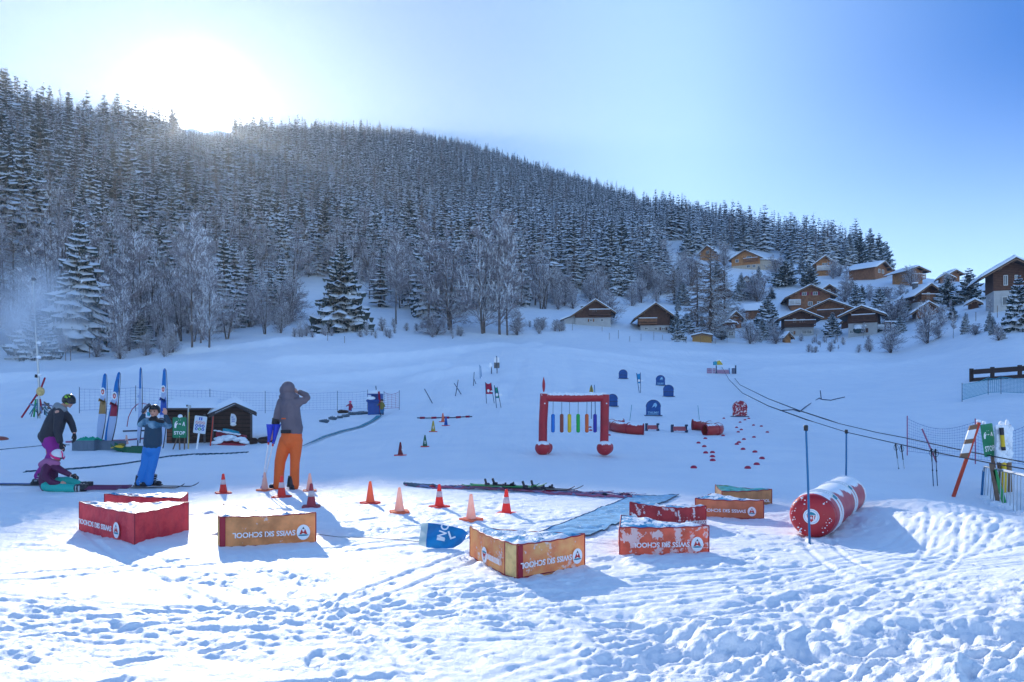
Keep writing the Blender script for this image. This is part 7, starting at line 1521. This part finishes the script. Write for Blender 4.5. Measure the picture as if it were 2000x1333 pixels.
def helmet(parent, c, r, f, rt, u, m, brim=False, gog=None):
    b = MB(); n, k = 20, 12; vs = []; fs = []
    for i in range(k + 1):
        th = math.pi * (.0 + .66 * i / k)
        for j in range(n):
            ph = 2 * math.pi * j / n; x, y, z = math.sin(th) * math.cos(ph), math.sin(th) * math.sin(ph), math.cos(th)
            if th > 1.35 and x > .3: z = max(z, math.cos(1.38 + .05 * (1 - x)))       # open face
            vs.append(c + u * r * .12 + (f * x * 1.12 + rt * y * .98 + u * z * 1.10) * r * 1.16)
    fs = [[i * n + j, (i + 1) * n + j, (i + 1) * n + (j + 1) % n, i * n + (j + 1) % n] for i in range(k) for j in range(n)]
    b.add(vs, fs, m, True); h = b.build('helmet', parent)
    if gog:
        b = MB(); P = [c + u * r * .14 + (f * math.cos(a) * 1.10 + rt * math.sin(a) * .98) * r * 1.0 for a in [(-1.0 + 2.0 * i / 10) for i in range(11)]]; b.tube(P, r * .24, gog, 10); b.build('goggles', parent)
    return h
def placer(d): return lambda x, y, dy=0.: pix(x, y, d + dy)
def man():
    d = 12.35; Q = placer(d); g = ground(562, d); t = thing('person', 'man from behind in grey hooded jacket and orange trousers, crutches hanging from his arm', 'person', g); q = lambda x, y, dy=0.: Q(x, y, dy) - g
    hc = q(562, 762, .0); hp, f, rt, u = head_parts(hc, .095, Vector((-.35, 1, 0)))
    wl = q(533, 846, -.02); wr = q(581, 766, .10)
    body = hp + [('t', [hc - V3(0, 0, .05), q(564, 776)], [.055, .06]), ('t', [q(565, 778), q(567, 800), q(569, 838), q(569, 858)], [.10, .14, .13, .13]), ('t', [q(548, 786), q(541, 820), wl], [.05, .04, .03]), ('t', [q(585, 783), q(600, 776, .05), wr], [.05, .04, .03]),
            ('t', [q(560, 862), q(547, 902), q(544, 945)], [.085, .06, .045]), ('t', [q(577, 862), q(576, 904), q(573, 946)], [.085, .06, .045])] + hand(wl, V3(-.1, -.02, -1), V3(0, -1, 0), 1, .6) + hand(wr, V3(-1, .3, .25), V3(0, .5, 1), 1, .3)
    bd = blob('body', body, 'skin', t, .008, 3); face(bd, hc, .095, f, rt, u)
    J = [('t', [q(565, 779), q(566, 792), q(568, 815), q(570, 832), q(571, 839)], [.115, .165, .172, .178, .185]), ('b', q(553, 789), .095), ('b', q(581, 787), .09), ('t', [q(550, 785), q(544, 803, -.02), q(540, 822, -.02), q(536, 836, -.02)], [.075, .072, .066, .056]), ('t', [q(583, 784), q(594, 783, .02), q(600, 777, .04), q(598, 772, .06), q(586, 766.5, .09)], [.075, .062, .060, .052, .046])]
    def ex(me): pass
    blob('jacket', J, 'jacket_grey', t, .012, 5)
    H_ = [('b', q(562.5, 758.5, -.01), .112, (1.04, 1.1, 1.06)), ('b', q(557, 763, .04), .10, (1, .9, 1.05)), ('t', [q(560, 769, .02), q(565, 776, 0)], [.105, .13]), ('t', [q(550, 775.5, .02), q(566, 774, -.03), q(580, 775, .02)], [.05, .06, .045])]
    blob('hood', H_, 'jacket_grey', t, .012, 4)
    T_ = [('t', [q(571, 841), q(570, 848), q(569, 858)], [.150, .176, .178]), ('t', [q(560, 860), q(553, 880), q(547, 902), q(545, 925), q(544, 949)], [.125, .112, .094, .086, .088]), ('t', [q(578, 860), q(577.5, 882), q(576, 904), q(575.5, 925), q(574.5, 949)], [.118, .100, .082, .080, .086])]
    blob('trousers', T_, 'trousers_orange', t, .012, 5)
    b = MB(); b.tube([q(540, 818, -.02), q(538, 829, -.02)], [.071, .066], 'glove', 14); b.build('elbow_patch', t); b = MB(); b.box(q(558, 843.5, -.185), (.17, .02, .06), 'glove', bev=.008); b.box(q(554, 818, -.165), (.07, .015, .02), 'orange_zip'); b.build('belt_patch', t); b = MB(); b.tube([q(569, 930, -.02), q(568.5, 951, -.02)], [.055, .075], 'glove', 12); b.build('ankle_patch', t)
    boot(t, Vector((q(541, 955).x, .0, .0)), R(165), .9); boot(t, Vector((q(571, 955).x, -.02, .0)), R(110), .9)
    for nm, (x0, y0), (x1, y1), (xt, yt), yo in (('grey crutch hanging nearer the man\'s side, its blue cuff round the forearm', (541, 829), (533, 868), (513, 957), -.06), ('crutch hanging farther out from the man, leaning on the same tip', (527, 829), (524.5, 865), (511, 957), -.10)):
        c = thing('crutch', nm, 'crutch', Q(xt, yt, yo)); o = c.location.copy(); K = lambda x, y, dy=0.: Q(x, y, yo + dy) - o
        b = MB(); b.tube([K(x1, y1), K(xt, yt - 5)], .010, 'crutch_metal', 8); b.build('shaft', c); vs = []; n = 10
        for i in range(7):
            f_ = i / 6; cc = K(x1 + (x0 - x1) * f_, y1 + (y0 - y1) * f_); w = .022 + .045 * f_ ** 1.3
            for j in range(n): a = math.pi * (-.15 + 1.3 * j / (n - 1)); vs.append(cc + Vector((math.cos(a) * w, -math.sin(a) * w * .8 + .02, 0)))
        b = MB(); b.add(vs, [[i * n + j, i * n + j + 1, (i + 1) * n + j + 1, (i + 1) * n + j] for i in range(6) for j in range(n - 1)], 'crutch_blue', True); b.build('cuff', c)
        b = MB(); b.tube([K(x1 + 1, y1 - 3), K(x1 - 1 , y1 - 3, -.10)], .014, 'crutch_blue', 8); b.tube([K(x1, y1 - 1), K(x1 - .4, y1 + 4)], .016, 'red_print', 8); b.build('handle', c); b = MB(); b.tube([K(xt + .5, yt - 7), K(xt, yt)], [.016, .030], 'crutch_blue', 10); b.build('tip', c); b = MB(); b.tube([K(xt + (x1 - xt) * .28, yt - 28), K(xt + (x1 - xt) * .24, yt - 24)], .015, 'crutch_blue', 8); b.build('clip', c)
man()
def boy():
    d = 12.45; Q = placer(d); g = ground(285, d); t = thing('person', 'boy on skis in navy jacket and bright blue trousers holding his helmet with both hands', 'person', g); q = lambda x, y, dy=0.: Q(x, y, dy) - g
    hc = q(301.5, 804.5); r = .082; hp, f, rt, u = head_parts(hc, r, Vector((.10, -1, -.05))); wl = q(281, 809, -.03); wr = q(323.5, 811, -.03)
    body = hp + [('t', [q(301, 812), q(300, 820)], [.045, .05]), ('t', [q(300, 823), q(299, 845), q(297, 868)], [.09, .11, .10]), ('t', [q(287, 822), q(276, 829), wl], [.04, .034, .026]), ('t', [q(315, 822), q(329, 833), wr], [.04, .034, .026]), ('t', [q(291, 872), q(284, 906), q(275, 940)], [.07, .05, .04]), ('t', [q(303, 872), q(298, 906), q(291, 940)], [.07, .05, .04])] + hand(wl, V3(.15, 0, 1), V3(1, -.2, 0), .85, .5) + hand(wr, V3(-.12, 0, 1), V3(-1, -.2, 0), .85, .5)
    bd = blob('body', body, 'skin', t, .008, 3); face(bd, hc, r, f, rt, u)
    helmet(t, hc + V3(0, .01, .012), r, f, rt, u, 'helmet_black')
    b = MB(); b.tube([hc + V3(-.085, -.02, -.01), hc + V3(-.085, -.03, -.07)], [.03, .022], 'hood_teal', 8); b.build('ear_pad', t)
    blob('jacket', [('t', [q(300, 824), q(299.5, 832), q(299, 850), q(298, 867)], [.10, .135, .145, .152]), ('t', [q(288, 823), q(281, 828), q(274, 829)], [.066, .060, .055]), ('t', [q(315, 823), q(323, 828), q(330, 833)], [.066, .060, .055]), ('t', [q(274, 829), q(276, 820, -.01), q(280.5, 811, -.03)], [.055, .048, .038]), ('t', [q(330, 833), q(328, 822, -.01), q(323.5, 813, -.03)], [.055, .048, .038])], 'jacket_navy', t, .012, 4)
    blob('yoke', [('t', [q(285, 824, -.01), q(300, 831, -.035), q(316, 825, -.01)], [.07, .112, .07]), ('t', [q(285, 824, -.005), q(275, 829, -.005)], [.07, .060]), ('t', [q(317, 825, -.005), q(329.5, 832, -.005)], [.07, .060])], 'pattern_navy', t, .012, 4)
    blob('neck_warmer', [('t', [q(300, 822, -.03), q(301, 818.5, -.03)], [.085, .062]), ('t', [q(303, 821, -.06), q(318, 824, -.09)], [.04, .03])], 'glove', t, .012, 4)
    blob('trousers', [('t', [q(298, 869), q(297, 877)], [.125, .138]), ('t', [q(290, 874), q(286, 892), q(284, 908), q(278, 926), q(274, 942)], [.092, .085, .078, .078, .080]), ('t', [q(304, 874), q(301, 892), q(298, 908), q(293, 926), q(290.5, 942)], [.090, .080, .074, .072, .074])], 'trousers_blue', t, .012, 5)
    b = MB(); b.tube([q(278, 806, -.06), q(285, 797, -.07), q(293, 790, -.06)], [.022, .032, .028], 'visor', 10); b.build('goggles', t)
    zb = .035; boot(t, Vector((q(273, 955).x, -.02, zb)), R(-12), .85, ski=True); boot(t, Vector((q(291, 955).x, .18, zb)), R(-12), .85, ski=True)
    for (x, y_, lab) in ((296, -.02, 'ski under the boy\'s right boot, tip nearer the red block'), (314, .18, 'ski under the boy\'s left boot, tip farther out')):
        s = ski_mb(1.15, .075, 'ski_black').build('ski'); s.location = Vector((Q(x - 2, 955).x, d + y_, g.z + .012)); s.rotation_euler = (0, 0, R(-6)); tag(s, lab, 'ski')
boy()
def woman():
    d = 12.9; Q = placer(d); g = ground(90, d); t = thing('person', 'person in a black jacket, black helmet and purple trousers bending over the seated child', 'person', g); q = lambda x, y, dy=0.: Q(x, y, dy) - g
    hc = q(134, 784); r = .092; hp, f, rt, u = head_parts(hc, r, Vector((1, -.25, -.55))); wl = q(118, 866, -.20); wr = q(145, 846, -.05)
    body = hp + [('t', [q(128, 790), q(119, 798)], [.05, .06]), ('t', [q(115, 803), q(107, 825), q(99, 853)], [.11, .14, .13]), ('t', [q(113, 806, -.16), q(112, 838, -.18), wl], [.05, .04, .03]), ('t', [q(124, 806, .12), q(139, 826, .02), wr], [.05, .04, .03]), ('t', [q(98, 858, -.07), q(106, 896, -.05), q(84, 936, -.05)], [.09, .06, .045]), ('t', [q(98, 858, .1), q(98, 898, .12), q(74, 932, .12)], [.09, .06, .045])] + hand(wl, V3(.35, 0, -1), V3(1, 0, 0), .95, .5) + hand(wr, V3(.05, 0, -1), V3(0, -1, 0), .95, .5)
    bd = blob('body', body, 'skin', t, .008, 3); face(bd, hc, r, f, rt, u)
    blob('gloves', hand(wl - V3(0, 0, -.01), V3(.35, 0, -1), V3(1, 0, 0), 1.22, .5) + hand(wr, V3(.05, 0, -1), V3(0, -1, 0), 1.22, .5), 'glove', t, .008, 3)
    helmet(t, hc + V3(0, 0, .005), r, f, rt, u, 'helmet_black', gog='visor')
    b = MB(); rn = random.Random(4)
    for i in range(9): a, e = rn.uniform(-.6, .6), rn.uniform(.5, 1.15); p = hc + (rt * (.9 * math.cos(e)) + f * math.sin(a) * .7 * math.sin(e) + u * math.sin(e) * .95).normalized() * r * 1.24; b.ball(p + u * .012, .013, 'lime', 8, 6)
    b.tube([q(124, 780, -.06), q(127, 787, -.09), q(133, 790, -.09)], .008, 'lime', 6); b.build('lime_spots', t)
    blob('jacket', [('t', [q(118, 801), q(113, 812), q(106, 830), q(100, 846), q(99, 853)], [.115, .160, .175, .180, .188]), ('t', [q(88, 852), q(80, 853)], [.12, .05]), ('t', [q(115, 806, -.12), q(114, 824, -.20), q(112, 842, -.20), q(117, 862, -.20)], [.08, .075, .068, .055]), ('t', [q(123, 806, .08), q(133, 815, .06), q(140, 828, .02), q(144.5, 842, -.04)], [.078, .068, .060, .050])], 'jacket_black', t, .012, 4)
    blob('hood', [('t', [q(112, 793), q(117, 797, -.06), q(125, 800, -.08)], [.065, .07, .05]), ('b', q(111, 797), .075)], 'fleece', t, .012, 4)
    blob('trousers', [('t', [q(99, 856), q(100, 864)], [.14, .155]), ('t', [q(99, 860, -.07), q(104, 880, -.06), q(105, 898, -.05), q(88, 934, -.05)], [.125, .105, .09, .085]), ('t', [q(100, 860, .1), q(106, 880, .12), q(96, 900, .12), q(76, 930, .12)], [.12, .10, .088, .082])], 'trousers_purple', t, .012, 4)
    boot(t, Vector((q(83, 950).x, -.05, .03)), R(185), .9, ski=True); boot(t, Vector((q(70, 946).x, .14, .03)), R(185), .9, ski=True)
    for x, y_, m, lab in ((48, -.05, 'ski_black', 'dark ski pointing out of the left edge, nearer of the bending person\'s two'), (34, .14, 'ski_blue', 'blue ski pointing out of the left edge, farther of the bending person\'s two')):
        s = ski_mb(1.5, .08, m).build('ski'); s.location = Vector((Q(x, 950).x, d + y_, g.z + .01)); s.rotation_euler = (0, 0, R(178)); tag(s, lab, 'ski')
woman()
def child():
    d = 12.2; Q = placer(d); g = ground(108, d); t = thing('person', 'child in a white and pink helmet, maroon jacket and turquoise trousers sitting on the snow', 'person', g); q = lambda x, y, dy=0.: Q(x, y, dy) - g
    hc = q(112, 891); r = .085; hp, f, rt, u = head_parts(hc, r, Vector((1, -.35, -.55))); wl = q(139, 929, -.12); wr = q(118, 945, -.16)
    body = hp + [('t', [q(107, 898), q(101, 905)], [.045, .05]), ('t', [q(99, 908), q(95, 928), q(97, 948)], [.09, .11, .11]), ('t', [q(108, 912, -.08), q(122, 922, -.10), wl], [.04, .034, .026]), ('t', [q(92, 914, -.12), q(90, 935, -.16), wr], [.04, .034, .026]), ('t', [q(98, 950), q(128, 941), q(162, 950)], [.07, .055, .04]), ('t', [q(98, 952, -.12), q(125, 953, -.16), q(154, 954, -.16)], [.07, .055, .04])] + hand(wl, V3(1, 0, -.35), V3(0, -.3, 1), .8, .4) + hand(wr, V3(1, -.1, .1), V3(0, -.3, 1), .8, .5)
    bd = blob('body', body, 'skin', t, .008, 3); face(bd, hc, r, f, rt, u); helmet(t, hc, r, f, rt, u, 'helmet_white', gog='visor')
    b = MB(); P = [hc + u * r * .15 + (f * math.cos(a) * 1.34 + rt * math.sin(a) * 1.17) * r for a in [(.35 + 5.6 * i / 30) for i in range(31)]]; b.tube(P, .011, 'pink', 8); P = [hc + u * r * .16 + (f * math.cos(a) * 1.34 + rt * math.sin(a) * 1.17) * r - u * .018 for a in [(.35 + 5.6 * i / 30) for i in range(31)]]; b.tube(P, .010, 'pink', 8); b.tube([hc + u * r * 1.40 + f * r * .55, hc + u * r * 1.0 + f * r * 1.05, hc + u * r * .4 + f * r * 1.36], .010, 'pink', 8); b.build('goggle_strap', t)
    blob('gloves', hand(wl, V3(1, 0, -.35), V3(0, -.3, 1), 1.05, .4), 'glove', t, .008, 3)
    blob('jacket', [('t', [q(101, 909), q(97, 920), q(94, 936), q(96, 947)], [.10, .135, .148, .145]), ('t', [q(107, 911, -.07), q(119, 919, -.10), q(135, 927, -.12)], [.066, .058, .045]), ('t', [q(92, 913, -.10), q(88, 930, -.17), q(100, 942, -.18), q(114, 945, -.17)], [.07, .064, .055, .045])], 'jacket_maroon', t, .012, 4)
    blob('scarf', [('t', [q(84, 906, .05), q(90, 904), q(100, 905, -.06), q(112, 906, -.08)], [.06, .075, .075, .05]), ('b', q(82, 908, .04), .06)], 'scarf_pink', t, .012, 4)
    blob('trousers', [('b', q(97, 949, -.04), .13, (1, 1.1, .8)), ('t', [q(100, 948, .02), q(116, 942, .02), q(130, 940, 0), q(146, 944, 0), q(158, 949, 0)], [.10, .09, .08, .072, .068]), ('t', [q(100, 952, -.12), q(118, 953, -.16), q(136, 953.5, -.17), q(148, 954, -.17)], [.088, .080, .072, .068])], 'trousers_teal', t, .012, 4)
    for (x0, x1, yy, dy) in ((148, 168, 954, -.17), (158, 177, 949, .0)): b = MB(); b.tube([q(x0, yy, dy), q((x0 + x1) / 2, yy - 1, dy), q(x1, yy, dy)], [.066, .066, .05], 'boot', 12); b.tube([q(x1 - 1, yy, dy), q(x1 - .5, yy - 8, dy)], [.05, .045], 'boot', 10); b.box(q((x0 + x1) / 2, yy, dy), (.03, .138, .10), 'galvanised', bev=.006); b.box(q(x0 + 4, yy, dy), (.02, .138, .10), 'galvanised', bev=.006); b.build('boot', t)
    for (x, y, dy, rz, lab) in ((203, 955, -.19, -2, 'plum ski of the seated child, nearer one'), (214, 950, -.02, -3, 'plum ski of the seated child, farther one')):
        s = ski_mb(1.0, .08, 'ski_plum').build('ski'); s.location = Vector((Q(x, y).x - .1, d + dy, g.z + .05)); s.rotation_euler = (R(55), 0, R(rz)); tag(s, lab, 'ski')
child()
def far_person(label, x, yb, hpx, jm, tm, hm, arms=1, legs=True):
    p = at(x, yb); s = p.y / F; k = hpx * s / 1.2; t = thing('person', label, 'person', p)
    blob('body', [('b', V3(0, 0, 1.08 * k), .105 * k), ('t', [V3(0, 0, 1.0 * k), V3(0, 0, .9 * k), V3(0, 0, .58 * k)], [.05 * k, .11 * k, .10 * k]), ('t', [V3(.1 * k, 0, .88 * k), V3(.24 * k, 0, .62 * k)], [.04 * k, .035 * k]), ('t', [V3(-.1 * k, 0, .88 * k), V3(-.36 * k, 0, .74 * k)], [.04 * k, .035 * k]), ('t', [V3(.07 * k, 0, .55 * k), V3(.08 * k, 0, .02)], [.06 * k, .05 * k]), ('t', [V3(-.07 * k, 0, .55 * k), V3(-.08 * k, 0, .02)], [.06 * k, .05 * k])], 'skin', t, .03 * k, 2)
    blob('jacket', [('t', [V3(0, 0, .92 * k), V3(0, 0, .52 * k)], [.12 * k, .15 * k]), ('t', [V3(.1 * k, 0, .89 * k), V3(.22 * k, 0, .66 * k)], [.06 * k, .05 * k]), ('t', [V3(-.1 * k, 0, .89 * k), V3(-.34 * k, 0, .76 * k)], [.06 * k, .05 * k])], jm, t, .025 * k, 2)
    blob('trousers', [('t', [V3(.07 * k, 0, .52 * k), V3(.085 * k, 0, .08 * k)], [.085 * k, .07 * k]), ('t', [V3(-.07 * k, 0, .52 * k), V3(-.085 * k, 0, .08 * k)], [.085 * k, .07 * k])], tm, t, .025 * k, 2)
    b = MB(); b.ball((0, .01, 1.12 * k), .12 * k, hm, 12, 8, sc=(1, 1, .9)); b.build('hat', t); boot(t, V3(.09 * k, -.03, 0), R(-90), k * .8); boot(t, V3(-.09 * k, -.03, 0), R(-90), k * .8)
far_person('small child in a dark red jacket and pink hat riding the conveyor', 684, 812, 27, 'jacket_red', 'net_blue', 'pink'); far_person('attendant in dark green standing at the right of the blue booth', 746, 813, 30, 'olive_cloth', 'pole_blue', 'glove')
# ------------------------------------------------------------------ haze
def haze():
    b = MB(); b.box((0, 560, 137), (3300, 1300, 304), mat('haze', (1, 1, 1)))
    m = MATS['haze']; n = m.node_tree; n.nodes.clear()
    pv = n.nodes.new('ShaderNodeVolumePrincipled'); o = n.nodes.new('ShaderNodeOutputMaterial'); n.links.new(pv.outputs[0], o.inputs['Volume'])
    pv.inputs['Color'].default_value = (.80, .90, 1, 1); pv.inputs['Density'].default_value = .00018; pv.inputs['Anisotropy'].default_value = .68
    tag(b.build('haze'), 'thin cold haze over the slope and the forest', None, None, 'stuff')
haze()
def mist():
    c = pix(60, 610, 34); b = MB(); b.ball((0, 0, 0), 1, mat('mist', (1, 1, 1)), 24, 16, sc=(3.6, 2.2, 3.3), fn=lambda v: 1 + .12 * math.sin(4 * v.x + 3 * v.z) + .1 * math.sin(7 * v.z))
    m = MATS['mist']; n = m.node_tree; n.nodes.clear(); T = NT(m); pv = n.nodes.new('ShaderNodeVolumePrincipled'); o = n.nodes.new('ShaderNodeOutputMaterial'); n.links.new(pv.outputs[0], o.inputs['Volume'])
    pv.inputs['Color'].default_value = (.95, .97, 1, 1); pv.inputs['Anisotropy'].default_value = .2; ln = T.new('ShaderNodeVectorMath', operation='LENGTH'); sc = T.new('ShaderNodeVectorMath', operation='MULTIPLY'); sc.inputs[1].default_value = (1 / 3.6, 1 / 2.2, 1 / 3.3)
    T.l.new(T.pos(), sc.inputs[0]); T.l.new(sc.outputs[0], ln.inputs[0]); f = T.ramp(ln.outputs['Value'], .95, .15); d = T.math('MULTIPLY', T.math('MULTIPLY', f, T.ramp(T.noise(.55, 4, .6), .30, .70)), .8); T.l.new(d, pv.inputs['Density'])
    ob = b.build('snow_mist'); ob.location = c; tag(ob, 'cloud of artificial snow drifting round the snow lance', None, None, 'stuff')
mist()
